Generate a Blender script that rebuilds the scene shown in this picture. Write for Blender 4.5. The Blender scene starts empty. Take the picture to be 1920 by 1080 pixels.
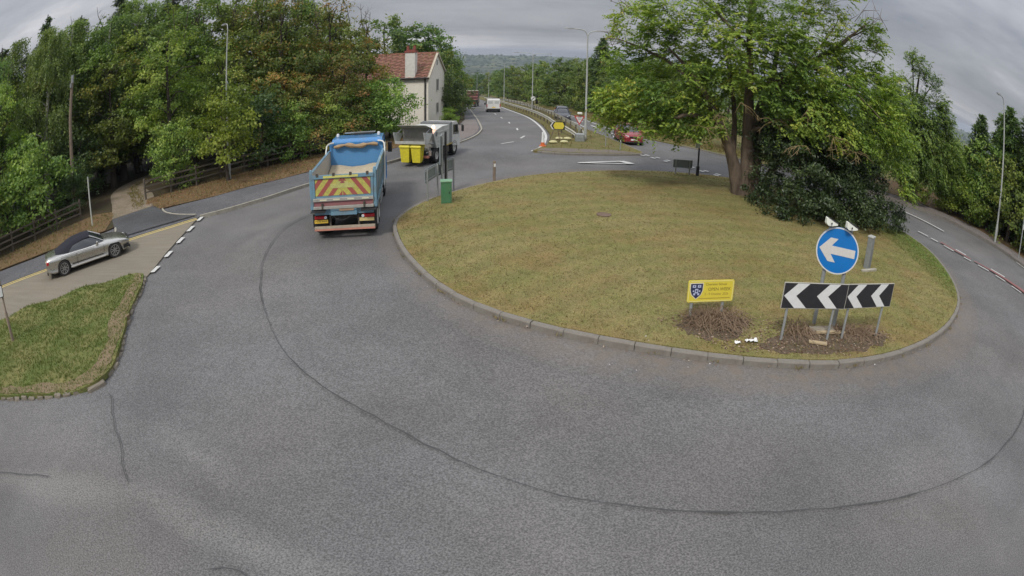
import bpy, math, random
import numpy as np
from mathutils import Vector, Matrix
from mathutils.geometry import delaunay_2d_cdt

SC = bpy.context.scene
COL = SC.collection
R = math.radians
random.seed(7)
RNG = np.random.default_rng(11)

# ------------------------------------------------------------------ camera
CAM_H = 6.83
cam = bpy.data.cameras.new('camera')
cam.type = 'PANO'
cam.panorama_type = 'FISHEYE_LENS_POLYNOMIAL'
cam.sensor_width = 36.0
cam.sensor_fit = 'HORIZONTAL'
cam.fisheye_fov = R(180)
cam.fisheye_polynomial_k0 = 0.0
cam.fisheye_polynomial_k1 = -4.41103678e-02
cam.fisheye_polynomial_k2 = -4.31600631e-04
cam.fisheye_polynomial_k3 = 3.96656013e-05
cam.fisheye_polynomial_k4 = -2.19212867e-06
cam.clip_start = 0.05
cam.clip_end = 20000
camo = bpy.data.objects.new('camera', cam)
COL.objects.link(camo)
_r = Vector((0.9998580, 0.0063410, 0.0156153)); _u = Vector((-0.0168537, 0.3761841, 0.9263916)); _f = Vector((0, 0.9265232, -0.3762375))
camo.matrix_world = Matrix(((_r.x, _u.x, -_f.x, 0), (_r.y, _u.y, -_f.y, 0), (_r.z, _u.z, -_f.z, CAM_H), (0, 0, 0, 1)))
SC.camera = camo

# ------------------------------------------------------------------ render + colour management
SC.render.engine = 'CYCLES'
SC.view_settings.view_transform = 'Standard'
SC.view_settings.look = 'None'
SC.view_settings.exposure = 0.58
SC.view_settings.gamma = 1.0
SC.view_settings.use_curve_mapping = False
SC.cycles.use_denoising = True
SC.cycles.max_bounces = 6
SC.cycles.diffuse_bounces = 3
SC.cycles.glossy_bounces = 3
SC.cycles.transmission_bounces = 4
SC.cycles.transparent_max_bounces = 6
SC.cycles.volume_bounces = 0
SC.cycles.caustics_reflective = False
SC.cycles.caustics_refractive = False

# ------------------------------------------------------------------ world: overcast sky
SUN_EL, SUN_ROT = R(48), R(205)
world = bpy.data.worlds.new('World'); SC.world = world
world.use_nodes = True
nt = world.node_tree; N = nt.nodes; L = nt.links
N.clear()
w_out = N.new('ShaderNodeOutputWorld'); w_bg = N.new('ShaderNodeBackground')
sky = N.new('ShaderNodeTexSky'); sky.sky_type = 'NISHITA'; sky.sun_disc = False
sky.sun_elevation = SUN_EL; sky.sun_rotation = SUN_ROT; sky.air_density = 1.0; sky.dust_density = 3.0
tc = N.new('ShaderNodeTexCoord')
sep = N.new('ShaderNodeSeparateXYZ'); L.new(tc.outputs['Generated'], sep.inputs[0])
# cloud sheet projected on a plane overhead: p = d.xy / (d.z + 0.12)
addz = N.new('ShaderNodeMath'); addz.operation = 'ADD'; addz.inputs[1].default_value = 0.10
mx = N.new('ShaderNodeMath'); mx.operation = 'MAXIMUM'; mx.inputs[1].default_value = 0.0
L.new(sep.outputs['Z'], mx.inputs[0]); L.new(mx.outputs[0], addz.inputs[0])
dx = N.new('ShaderNodeMath'); dx.operation = 'DIVIDE'; L.new(sep.outputs['X'], dx.inputs[0]); L.new(addz.outputs[0], dx.inputs[1])
dy = N.new('ShaderNodeMath'); dy.operation = 'DIVIDE'; L.new(sep.outputs['Y'], dy.inputs[0]); L.new(addz.outputs[0], dy.inputs[1])
cmb = N.new('ShaderNodeCombineXYZ'); L.new(dx.outputs[0], cmb.inputs[0]); L.new(dy.outputs[0], cmb.inputs[1])
mp = N.new('ShaderNodeMapping'); mp.inputs['Rotation'].default_value = (0, 0, R(-28)); mp.inputs['Scale'].default_value = (0.20, 0.40, 1)
L.new(cmb.outputs[0], mp.inputs[0])
nz = N.new('ShaderNodeTexNoise'); nz.inputs['Scale'].default_value = 1.0; nz.inputs['Detail'].default_value = 6; nz.inputs['Roughness'].default_value = 0.52; nz.inputs['Distortion'].default_value = 0.9
L.new(mp.outputs[0], nz.inputs['Vector'])
rp = N.new('ShaderNodeValToRGB'); e = rp.color_ramp.elements
e[0].position = 0.36; e[0].color = (0.165, 0.175, 0.198, 1)
e[1].position = 0.66; e[1].color = (0.50, 0.495, 0.51, 1)
m_ = rp.color_ramp.elements.new(0.52); m_.color = (0.275, 0.281, 0.302, 1)
nz2 = N.new('ShaderNodeTexNoise'); nz2.inputs['Scale'].default_value = 1.5; nz2.inputs['Detail'].default_value = 8; nz2.inputs['Roughness'].default_value = 0.6; nz2.inputs['Distortion'].default_value = 0.4
sq = N.new('ShaderNodeMapping'); sq.inputs['Scale'].default_value = (1.4, 1.4, 4.5); L.new(tc.outputs['Generated'], sq.inputs[0]); L.new(sq.outputs[0], nz2.inputs['Vector'])
nm = N.new('ShaderNodeMix'); nm.data_type = 'FLOAT'; nm.inputs['Factor'].default_value = 0.5; L.new(nz.outputs['Fac'], nm.inputs['A']); L.new(nz2.outputs['Fac'], nm.inputs['B'])
L.new(nm.outputs['Result'], rp.inputs[0])
# overcast sky: zenith about three times the horizon
gain = N.new('ShaderNodeMapRange'); gain.inputs['From Min'].default_value = 0.12; gain.inputs['From Max'].default_value = 0.95
gain.inputs['To Min'].default_value = 1.0; gain.inputs['To Max'].default_value = 3.3
L.new(sep.outputs['Z'], gain.inputs['Value'])
cl = N.new('ShaderNodeVectorMath'); cl.operation = 'SCALE'; L.new(rp.outputs[0], cl.inputs[0]); L.new(gain.outputs[0], cl.inputs['Scale'])
SKY_STRENGTH = 0.1
cl2 = N.new('ShaderNodeVectorMath'); cl2.operation = 'SCALE'; cl2.inputs['Scale'].default_value = 1.0 / SKY_STRENGTH; L.new(cl.outputs[0], cl2.inputs[0])
mixs = N.new('ShaderNodeMix'); mixs.data_type = 'RGBA'; mixs.inputs['Factor'].default_value = 0.94
L.new(sky.outputs[0], mixs.inputs['A']); L.new(cl2.outputs[0], mixs.inputs['B'])
L.new(mixs.outputs['Result'], w_bg.inputs['Color']); w_bg.inputs['Strength'].default_value = SKY_STRENGTH
L.new(w_bg.outputs[0], w_out.inputs[0])

# ------------------------------------------------------------------ sun behind the cloud
sun = bpy.data.lights.new('sun', 'SUN'); sun.energy = 1.5; sun.angle = R(10); sun.color = (1.0, 0.95, 0.88)
suno = bpy.data.objects.new('sun', sun); COL.objects.link(suno)
sd = Vector((math.sin(SUN_ROT) * math.cos(SUN_EL), math.cos(SUN_ROT) * math.cos(SUN_EL), math.sin(SUN_EL)))
suno.rotation_euler = sd.to_track_quat('Z', 'Y').to_euler()

# ------------------------------------------------------------------ terrain
def sp6(v):
    a = v / 6.0
    return 6.0 * (math.log1p(math.exp(-abs(a))) + max(a, 0))
def zt(x, y):
    """Ground height: level at the roundabout, falling away along the dual carriageway."""
    return -0.065 * sp6(y - 53)
IC = (7.94, 23.40)
def smooth_closed(pts, n):
    P = np.array(pts); m = len(P); out = []
    for i in range(m):
        p0, p1, p2, p3 = P[i - 1], P[i], P[(i + 1) % m], P[(i + 2) % m]
        for t in np.linspace(0, 1, n, endpoint=False):
            out.append(0.5 * ((2 * p1) + (-p0 + p2) * t + (2 * p0 - 5 * p1 + 4 * p2 - p3) * t * t + (-p0 + 3 * p1 - 3 * p2 + p3) * t ** 3))
    return np.array(out)
def resample(pts, step, closed=False):
    P = np.array(pts, float)
    if closed: P = np.vstack([P, P[:1]])
    s = np.r_[0, np.cumsum(np.hypot(*(np.diff(P[:, :2], axis=0).T)))]
    k = max(2, int(round(s[-1] / step)) + 1)
    q = np.linspace(0, s[-1], k)
    out = np.stack([np.interp(q, s, P[:, i]) for i in range(P.shape[1])], 1)
    return out[:-1] if closed else out
def smooth_open(pts, step):
    P = np.array(pts, float); Q = np.vstack([2 * P[0] - P[1], P, 2 * P[-1] - P[-2]]); out = []
    for i in range(1, len(Q) - 2):
        p0, p1, p2, p3 = Q[i - 1:i + 3]
        for t in np.linspace(0, 1, 10, endpoint=False):
            out.append(0.5 * ((2 * p1) + (-p0 + p2) * t + (2 * p0 - 5 * p1 + 4 * p2 - p3) * t * t + (-p0 + 3 * p1 - 3 * p2 + p3) * t ** 3))
    out.append(P[-1])
    return resample(out, step)
ISL = smooth_closed([(-4.62, 23.6), (-4.05, 20.9), (-3.05, 18.45), (-1.98, 16.6), (-0.84, 15.3), (0.55, 14.3), (1.84, 13.62), (3.59, 12.92), (5.26, 12.41), (7.11, 12.05), (8.86, 11.98), (11.32, 12.46), (14.24, 13.73), (17.12, 15.96), (19.03, 18.91), (20.3, 22.62), (20.2, 26.2), (18.9, 29.6), (16.3, 32.6), (12.8, 34.5), (10.0, 34.95), (7.18, 34.7), (4.7, 34.0), (1.2, 32.4), (-0.95, 30.6), (-2.6, 28.6), (-3.95, 26.4)], 8)
def zi(x, y):
    """Height of the island lawn."""
    r = math.hypot(x - IC[0], y - IC[1]) / 11.8
    return 0.13 + 0.22 * max(0.0, 1 - r * r)

# ------------------------------------------------------------------ object helpers
def obj(name, data, parent=None, loc=None, rot=None, **props):
    o = bpy.data.objects.new(name, data); COL.objects.link(o)
    if parent is not None: o.parent = parent
    if loc is not None: o.location = loc
    if rot is not None: o.rotation_euler = rot
    for k, v in props.items(): o[k] = v
    return o
def thing(name, label, cat, loc=(0, 0, 0), rz=0.0, group=None):
    o = bpy.data.objects.new(name, None); COL.objects.link(o)
    o.empty_display_size = 0.2; o.location = loc; o.rotation_euler = (0, 0, rz)
    o['label'] = label; o['category'] = cat
    if group: o['group'] = group
    return o
def tag(o, label=None, cat=None, group=None, kind=None):
    if label: o['label'] = label
    if cat: o['category'] = cat
    if group: o['group'] = group
    if kind: o['kind'] = kind
    return o
def copy_tree(o, parent=None):
    c = o.copy(); COL.objects.link(c)
    if parent is not None: c.parent = parent
    for ch in list(o.children): copy_tree(ch, c)
    return c

class MB:
    """Collects faces, then links them as one mesh object."""
    def __init__(s): s.v = []; s.f = []; s.m = []; s.mi = 0; s.ch = []
    def add(s, vs, fs):
        b = len(s.v); s.ch.append((b, len(s.f))); s.v += [tuple(map(float, p)) for p in vs]
        for f in fs: s.f.append(tuple(b + i for i in f)); s.m.append(s.mi)
        return s
    def box(s, c, d, rz=0.0, M=None, ch=0.0):
        x, y, z = d[0] / 2, d[1] / 2, d[2] / 2
        if ch > 0:
            pr = [(-x + ch, -y), (x - ch, -y), (x, -y + ch), (x, y - ch), (x - ch, y), (-x + ch, y), (-x, y - ch), (-x, -y + ch)]
            vs = [(px, py, -z) for px, py in pr] + [(px, py, z - ch * .8) for px, py in pr] + [(px * (x - ch) / x, py * (y - ch) / y, z) for px, py in pr]
            fs = [tuple(range(7, -1, -1)), tuple(range(16, 24))]
            for k in (0, 8):
                for i in range(8): fs.append((k + i, k + (i + 1) % 8, k + 8 + (i + 1) % 8, k + 8 + i))
        else:
            vs = [(-x, -y, -z), (x, -y, -z), (x, y, -z), (-x, y, -z), (-x, -y, z), (x, -y, z), (x, y, z), (-x, y, z)]
            fs = [(0, 3, 2, 1), (4, 5, 6, 7), (0, 1, 5, 4), (1, 2, 6, 5), (2, 3, 7, 6), (3, 0, 4, 7)]
        if M is not None: vs = [M @ Vector(p) for p in vs]
        elif rz: vs = [(p[0] * math.cos(rz) - p[1] * math.sin(rz), p[0] * math.sin(rz) + p[1] * math.cos(rz), p[2]) for p in vs]
        return s.add([(p[0] + c[0], p[1] + c[1], p[2] + c[2]) for p in vs], fs)
    def tube(s, pts, r, n=8, caps=True, flat=1.0):
        P = [Vector(p) for p in pts]; rs = r if hasattr(r, '__len__') else [r] * len(P)
        vs = []; fs = []
        t0 = (P[1] - P[0]).normalized(); ref = Vector((0, 0, 1)) if abs(t0.z) < .9 else Vector((1, 0, 0))
        a = t0.cross(ref).normalized()
        for i, p in enumerate(P):
            t = ((P[min(i + 1, len(P) - 1)] - P[i]).normalized() + (P[i] - P[max(i - 1, 0)]).normalized())
            t = t.normalized() if t.length > 1e-6 else t0
            a = (a - t * a.dot(t)).normalized(); b = t.cross(a)
            for k in range(n):
                an = 2 * math.pi * k / n
                vs.append(p + a * (math.cos(an) * rs[i]) + b * (math.sin(an) * rs[i] * flat))
        for i in range(len(P) - 1):
            for k in range(n): fs.append((i * n + k, i * n + (k + 1) % n, (i + 1) * n + (k + 1) % n, (i + 1) * n + k))
        if caps: fs.append(tuple(range(n - 1, -1, -1))); fs.append(tuple(range((len(P) - 1) * n, len(P) * n)))
        return s.add(vs, fs)
    def prism(s, poly, z0, z1, M=None):
        n = len(poly); vs = [(p[0], p[1], z0) for p in poly] + [(p[0], p[1], z1) for p in poly]
        fs = [tuple(range(n - 1, -1, -1)), tuple(range(n, 2 * n))] + [(i, (i + 1) % n, n + (i + 1) % n, n + i) for i in range(n)]
        if M is not None: vs = [tuple(M @ Vector(p)) for p in vs]
        return s.add(vs, fs)
    def side(s, poly, y0, y1):
        """poly in (x, z), extruded across y."""
        n = len(poly); vs = [(p[0], y0, p[1]) for p in poly] + [(p[0], y1, p[1]) for p in poly]
        fs = [tuple(range(n)), tuple(range(2 * n - 1, n - 1, -1))] + [(i, n + i, n + (i + 1) % n, (i + 1) % n) for i in range(n)]
        return s.add(vs, fs)
    def lathe_y(s, prof, c, n=24):
        """prof (r, y) rings about the y axis through c."""
        vs = []; fs = []
        for r, y in prof:
            for k in range(n):
                a = 2 * math.pi * k / n; vs.append((c[0] + r * math.cos(a), c[1] + y, c[2] + r * math.sin(a)))
        for i in range(len(prof) - 1):
            for k in range(n): fs.append((i * n + k, (i + 1) * n + k, (i + 1) * n + (k + 1) % n, i * n + (k + 1) % n))
        return s.add(vs, fs)
    def lathe_z(s, prof, c, n=20):
        vs = []; fs = []
        for r, z in prof:
            for k in range(n):
                a = 2 * math.pi * k / n; vs.append((c[0] + r * math.cos(a), c[1] + r * math.sin(a), c[2] + z))
        for i in range(len(prof) - 1):
            for k in range(n): fs.append((i * n + k, i * n + (k + 1) % n, (i + 1) * n + (k + 1) % n, (i + 1) * n + k))
        fs.append(tuple(range((len(prof) - 1) * n, len(prof) * n)))
        return s.add(vs, fs)
    def loft(s, rings, caps=True, closed=True):
        n = len(rings[0]); vs = [p for r in rings for p in r]; fs = []
        for i in range(len(rings) - 1):
            for k in range(n if closed else n - 1):
                fs.append((i * n + k, i * n + (k + 1) % n, (i + 1) * n + (k + 1) % n, (i + 1) * n + k))
        if caps: fs.append(tuple(range(n - 1, -1, -1))); fs.append(tuple(range((len(rings) - 1) * n, len(rings) * n)))
        return s.add(vs, fs)
    def mesh(s, name, mats, smooth=False):
        me = bpy.data.meshes.new(name); me.from_pydata(s.v, [], s.f)
        for m in (mats if isinstance(mats, (list, tuple)) else [mats]): me.materials.append(m)
        if any(s.m): me.polygons.foreach_set('material_index', s.m)
        if smooth:
            me.polygons.foreach_set('use_smooth', [True] * len(s.f))
            if smooth != 'all': me.set_sharp_from_angle(angle=R(smooth if smooth is not True else 35))
        me.update(); return me
    def pieces(s, name, mats, parent=None, smooth=False, **props):
        """One object for every piece added."""
        out = []; C_ = s.ch + [(len(s.v), len(s.f))]
        for (v0, f0), (v1, f1) in zip(C_[:-1], C_[1:]):
            q = MB(); P = s.v[v0:v1]; c = [sum(p[i] for p in P) / len(P) for i in range(3)]
            q.v = [(p[0] - c[0], p[1] - c[1], p[2] - c[2]) for p in P]; q.f = [tuple(i - v0 for i in f) for f in s.f[f0:f1]]; q.m = [0] * len(q.f)
            out.append(q.build(name, mats, parent, smooth, loc=c, **props))
        return out
    def build(s, name, mats, parent=None, smooth=False, loc=None, rot=None, **props):
        return obj(name, s.mesh(name, mats, smooth), parent, loc, rot, **props)

def sheet(name, poly, zoff, mat, zf=zt, step=0.0, parent=None, jitter=0.0):
    """A flat ground surface with an outline in plan, draped on zf."""
    P = [Vector((p[0], p[1])) for p in poly]; n = len(P)
    pts = list(P); edges = [(i, (i + 1) % n) for i in range(n)]
    if step:
        xs = [p.x for p in P]; ys = [p.y for p in P]
        for x in np.arange(min(xs) + step / 2, max(xs), step):
            for y in np.arange(min(ys) + step / 2, max(ys), step): pts.append(Vector((x + .013 * y % .3, y)))
    v, e_, f, *_ = delaunay_2d_cdt(pts, edges, [list(range(n))], 1, 1e-4)
    me = bpy.data.meshes.new(name)
    me.from_pydata([(p.x, p.y, zf(p.x, p.y) + zoff + (random.uniform(-jitter, jitter) if jitter else 0)) for p in v], [], [list(q) for q in f])
    me.update()
    up = not me.polygons or sum(p.normal.z for p in me.polygons) >= 0
    V = [tuple(q.co) for q in me.vertices]; F = [tuple(p.vertices) if up else tuple(p.vertices)[::-1] for p in me.polygons]; nf = len(F)
    use = {}
    for q in F:
        for i in range(len(q)):
            k = (q[i], q[(i + 1) % len(q)]); use[tuple(sorted(k))] = None if tuple(sorted(k)) in use else k
    for k in use.values():      # a skirt closes the edge of the sheet down to what lies below
        if k is None: continue
        a, b = V[k[0]], V[k[1]]; m = len(V); V += [a, b, (b[0], b[1], b[2] - .16), (a[0], a[1], a[2] - .16)]; F.append((m + 1, m, m + 3, m + 2))
    bpy.data.meshes.remove(me); me = bpy.data.meshes.new(name); me.from_pydata(V, [], F); me.materials.append(mat)
    me.polygons.foreach_set('use_smooth', [i < nf for i in range(len(F))]); me.update()
    return obj(name, me, parent)
def ribbon(mb, pts, w, zoff, zf=zt, step=1.5):
    P = resample(pts, step); T = np.gradient(P[:, :2], axis=0); T /= np.linalg.norm(T, axis=1)[:, None] + 1e-9
    Nn = np.stack([-T[:, 1], T[:, 0]], 1); vs = []
    ww = w if hasattr(w, '__len__') else [w] * len(P)
    if len(ww) != len(P): ww = np.interp(np.linspace(0, 1, len(P)), np.linspace(0, 1, len(ww)), ww)
    for p, nn, q in zip(P, Nn, ww):
        for sgn in (1, -1):
            x, y = p[0] + nn[0] * q / 2 * sgn, p[1] + nn[1] * q / 2 * sgn; vs.append((x, y, zf(x, y) + zoff))
    mb.add(vs, [(2 * i + 1, 2 * i + 3, 2 * i + 2, 2 * i) for i in range(len(P) - 1)])
    return mb

# ------------------------------------------------------------------ materials
def sock(nt_, node, name, val):
    s_ = node.inputs[name]
    if hasattr(val, 'is_output'): nt_.links.new(val, s_)
    elif isinstance(val, tuple) and len(val) == 3: s_.default_value = (*val, 1)
    else: s_.default_value = val
class MT:
    def __init__(s, name):
        s.m = bpy.data.materials.new(name); s.m.use_nodes = True; s.nt = s.m.node_tree; s.N = s.nt.nodes; s.L = s.nt.links
        s.b = s.N['Principled BSDF']; s.out = s.N['Material Output']
        s.tc = s.N.new('ShaderNodeTexCoord')
    def coord(s, kind='Object', scale=(1, 1, 1), rot=(0, 0, 0)):
        m = s.N.new('ShaderNodeMapping'); m.inputs['Scale'].default_value = scale; m.inputs['Rotation'].default_value = rot
        s.L.new(s.tc.outputs[kind], m.inputs[0]); return m.outputs[0]
    def noise(s, scale, detail=4, rough=.55, vec=None, dist=0.0):
        n = s.N.new('ShaderNodeTexNoise'); n.inputs['Scale'].default_value = scale; n.inputs['Detail'].default_value = detail
        n.inputs['Roughness'].default_value = rough; n.inputs['Distortion'].default_value = dist
        s.L.new(vec if vec is not None else s.tc.outputs['Object'], n.inputs['Vector']); return n.outputs['Fac']
    def voro(s, scale, vec=None, feat='F1'):
        n = s.N.new('ShaderNodeTexVoronoi'); n.inputs['Scale'].default_value = scale; n.feature = feat
        s.L.new(vec if vec is not None else s.tc.outputs['Object'], n.inputs['Vector']); return n
    def ramp(s, fac, stops, interp='LINEAR'):
        r = s.N.new('ShaderNodeValToRGB'); r.color_ramp.interpolation = interp; E = r.color_ramp.elements
        while len(E) < len(stops): E.new(0.5)
        for el, (p, c) in zip(E, stops):
            el.position = p; el.color = (*c, 1) if isinstance(c, tuple) else (c, c, c, 1)
        s.L.new(fac, r.inputs[0]); return r.outputs[0]
    def mix(s, fac, a, b, mode='MIX'):
        m = s.N.new('ShaderNodeMix'); m.data_type = 'RGBA'; m.blend_type = mode
        sock(s.nt, m, 'Factor', fac)
        for k, v in (('A', a), ('B', b)):
            t = [i for i in m.inputs if i.name == k and i.type == 'RGBA'][0]
            if hasattr(v, 'is_output'): s.L.new(v, t)
            else: t.default_value = (*v, 1)
        return [o for o in m.outputs if o.type == 'RGBA'][0]
    def math(s, op, a, b=None, clamp=False):
        m = s.N.new('ShaderNodeMath'); m.operation = op; m.use_clamp = clamp
        for i, v in enumerate((a, b)):
            if v is None: continue
            if hasattr(v, 'is_output'): s.L.new(v, m.inputs[i])
            else: m.inputs[i].default_value = v
        return m.outputs[0]
    def bump(s, h, strength=.5, dist=.02):
        b = s.N.new('ShaderNodeBump'); b.inputs['Strength'].default_value = strength; b.inputs['Distance'].default_value = dist
        s.L.new(h, b.inputs['Height']); s.L.new(b.outputs[0], s.b.inputs['Normal'])
    def set(s, **k):
        for n, v in k.items(): sock(s.nt, s.b, n.replace('_', ' '), v)
        return s
def simple(name, col, rough=.6, metal=0.0, var=.18, scale=3.0, dirt=0.0, dirtcol=(.16, .13, .09), coat=0.0, bump=0.0, spec=.5):
    t = MT(name); n = t.noise(scale, 5)
    c = t.mix(n, tuple(max(0, x * (1 - var)) for x in col), tuple(min(1, x * (1 + var)) for x in col))
    if dirt:
        d = t.math('MULTIPLY', t.ramp(t.noise(scale * 2.3, 6, .65), [(.38, 0.0), (.75, 1.0)]), dirt)
        c = t.mix(d, c, dirtcol)
    t.set(Base_Color=c, Roughness=rough, Metallic=metal)
    t.b.inputs['Specular IOR Level'].default_value = spec
    if coat: t.b.inputs['Coat Weight'].default_value = coat; t.b.inputs['Coat Roughness'].default_value = .06
    if bump: t.bump(t.noise(scale * 9, 4), bump, .01)
    return t.m
# ------------------------------------------------------------------ ground materials
def asphalt(name, lo, hi, tint=(1, 1, 1.02), chip=26.0, patch=.25, worn=None, rings=False):
    t = MT(name)
    a = t.noise(chip, 3, .6); b = t.noise(chip * 3.1, 2, .5); big = t.noise(.22, 5, .6)
    f = t.math('ADD', t.math('MULTIPLY', a, .7), t.math('MULTIPLY', b, .3))
    c = t.ramp(f, [(.38, tuple(lo * .8 * x for x in tint)), (.5, tuple((lo * .45 + hi * .55) * x for x in tint)), (.62, tuple(hi * 1.22 * x for x in tint))])
    g = t.ramp(big, [(.3, 1 - patch), (.7, 1 + patch * .6)])
    c = t.mix(1.0, c, g, 'MULTIPLY')
    warm = t.ramp(t.noise(.13, 3), [(.42, 0.0), (.62, .55)])
    c = t.mix(warm, c, t.mix(1.0, c, (1.07, .985, .92), 'MULTIPLY'))
    if rings:   # tyre paths polished darker and lighter round the island
        dd = t.N.new('ShaderNodeVectorMath'); dd.operation = 'DISTANCE'; dd.inputs[1].default_value = (IC[0], IC[1], 0); t.L.new(t.tc.outputs['Object'], dd.inputs[0])
        r_ = t.math('ADD', dd.outputs['Value'], t.math('MULTIPLY', big, 1.6)); s_ = t.math('SINE', t.math('MULTIPLY', r_, 3.3))
        near = t.ramp(t.math('DIVIDE', dd.outputs['Value'], 30.0, True), [(.40, 1.0), (.72, .25)])
        c = t.mix(t.math('MULTIPLY', t.ramp(s_, [(.25, 0.0), (1.0, .24)]), near), c, t.mix(1.0, c, (.78, .78, .79), 'MULTIPLY'))
        oil = t.ramp(t.noise(1.7, 5, .7), [(.60, 0.0), (.74, .5)]); c = t.mix(oil, c, t.mix(1.0, c, (.70, .70, .70), 'MULTIPLY'))
        edge = t.ramp(t.math('DIVIDE', dd.outputs['Value'], 30.0, True), [(.395, .75), (.44, 0.0)]); c = t.mix(t.math('MULTIPLY', edge, t.ramp(t.noise(2.2, 4), [(.35, .3), (.65, 1.0)])), c, (.165, .135, .105))
    if worn:
        # pale dusty streaks where wheels have scrubbed the surface: (x0, y0, dx, dy, half width, strength)
        for (x0, y0, x1, y1, hw, st) in worn:
            ang = math.atan2(y1 - y0, x1 - x0); ln = math.hypot(x1 - x0, y1 - y0)
            m = t.N.new('ShaderNodeMapping'); m.vector_type = 'TEXTURE'
            m.inputs['Location'].default_value = ((x0 + x1) / 2, (y0 + y1) / 2, 0); m.inputs['Rotation'].default_value = (0, 0, ang); m.inputs['Scale'].default_value = (ln / 2, hw, 1)
            wn = t.N.new('ShaderNodeVectorMath'); wn.operation = 'ADD'
            nn = t.N.new('ShaderNodeTexNoise'); nn.inputs['Scale'].default_value = .9; nn.inputs['Detail'].default_value = 5; t.L.new(t.tc.outputs['Object'], nn.inputs['Vector'])
            sc_ = t.N.new('ShaderNodeVectorMath'); sc_.operation = 'SCALE'; sc_.inputs['Scale'].default_value = .9; t.L.new(nn.outputs['Color'], sc_.inputs[0])
            t.L.new(t.tc.outputs['Object'], wn.inputs[0]); t.L.new(sc_.outputs[0], wn.inputs[1])
            sb = t.N.new('ShaderNodeVectorMath'); sb.operation = 'SUBTRACT'; sb.inputs[1].default_value = (.45, .45, .45); t.L.new(wn.outputs[0], sb.inputs[0])
            t.L.new(sb.outputs[0], m.inputs[0])
            ln_ = t.N.new('ShaderNodeVectorMath'); ln_.operation = 'LENGTH'; t.L.new(m.outputs[0], ln_.inputs[0])
            k = t.ramp(ln_.outputs['Value'], [(.25, st), (1.0, 0.0)])
            k = t.math('MULTIPLY', k, t.ramp(a, [(.35, .15), (.6, 1.0)]))
            c = t.mix(k, c, (hi * 1.75, hi * 1.72, hi * 1.6))
    t.set(Base_Color=c, Roughness=.88); t.b.inputs['Specular IOR Level'].default_value = .35
    t.bump(f, .45, .01)
    return t.m
M_road = asphalt('road_asphalt', .094, .160, (1.005, 1.0, 1.0), chip=27.0, rings=True, worn=[(-12.5, 4.9, -6.2, 6.7, .75, .42), (-7.6, 6.9, -1.5, 5.2, .6, .36), (-7.8, 9.0, -4.4, 7.3, .5, .28), (-11.8, 21.5, -8.5, 27.0, .9, .35), (-10.5, 19.2, -9.6, 24.5, .5, .2)])
M_pave = asphalt('pavement_asphalt', .070, .13, (1.0, 1.02, 1.08), 20, .3)
M_apron = asphalt('apron_asphalt', .05, .10, (1.0, 1.02, 1.06), 22, .4)
M_footway = asphalt('footway_asphalt', .12, .19, (1.1, .98, .93), 18, .15)
M_seam = simple('joint_tar', (.055, .055, .055), .8, var=.4, scale=8)
def mk_buff():
    t = MT('buff_surfacing'); a = t.noise(30, 3, .6); g = t.noise(.35, 5, .6); v = t.coord('Object', (.5, 5, 1), (0, 0, R(-47)))
    st = t.noise(.8, 3, .5, v)
    c = t.ramp(a, [(.35, (.14, .12, .087)), (.65, (.235, .205, .155))]); c = t.mix(t.ramp(g, [(.35, 0.0), (.7, .45)]), c, (.125, .112, .092)); c = t.mix(t.ramp(st, [(.4, 0.0), (.7, .35)]), c, (.25, .225, .18))
    t.set(Base_Color=c, Roughness=.9); t.bump(a, .4, .01); return t.m
M_buff = mk_buff()
def mk_paint(name, col, wear=.5):
    t = MT(name); n = t.noise(9, 6, .7); m = t.noise(40, 2)
    c = t.mix(t.ramp(n, [(.50, 0.0), (.72, wear)]), col, (.13, .13, .135)); c = t.mix(t.math('MULTIPLY', m, .25), c, tuple(x * .7 for x in col))
    t.set(Base_Color=c, Roughness=.7); return t.m
M_white = mk_paint('road_paint_white', (.58, .58, .555), .9)
M_yline = mk_paint('road_paint_yellow', (.60, .47, .16), .45)
M_redpaint = mk_paint('road_paint_red', (.24, .095, .088), 1.0)
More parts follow.
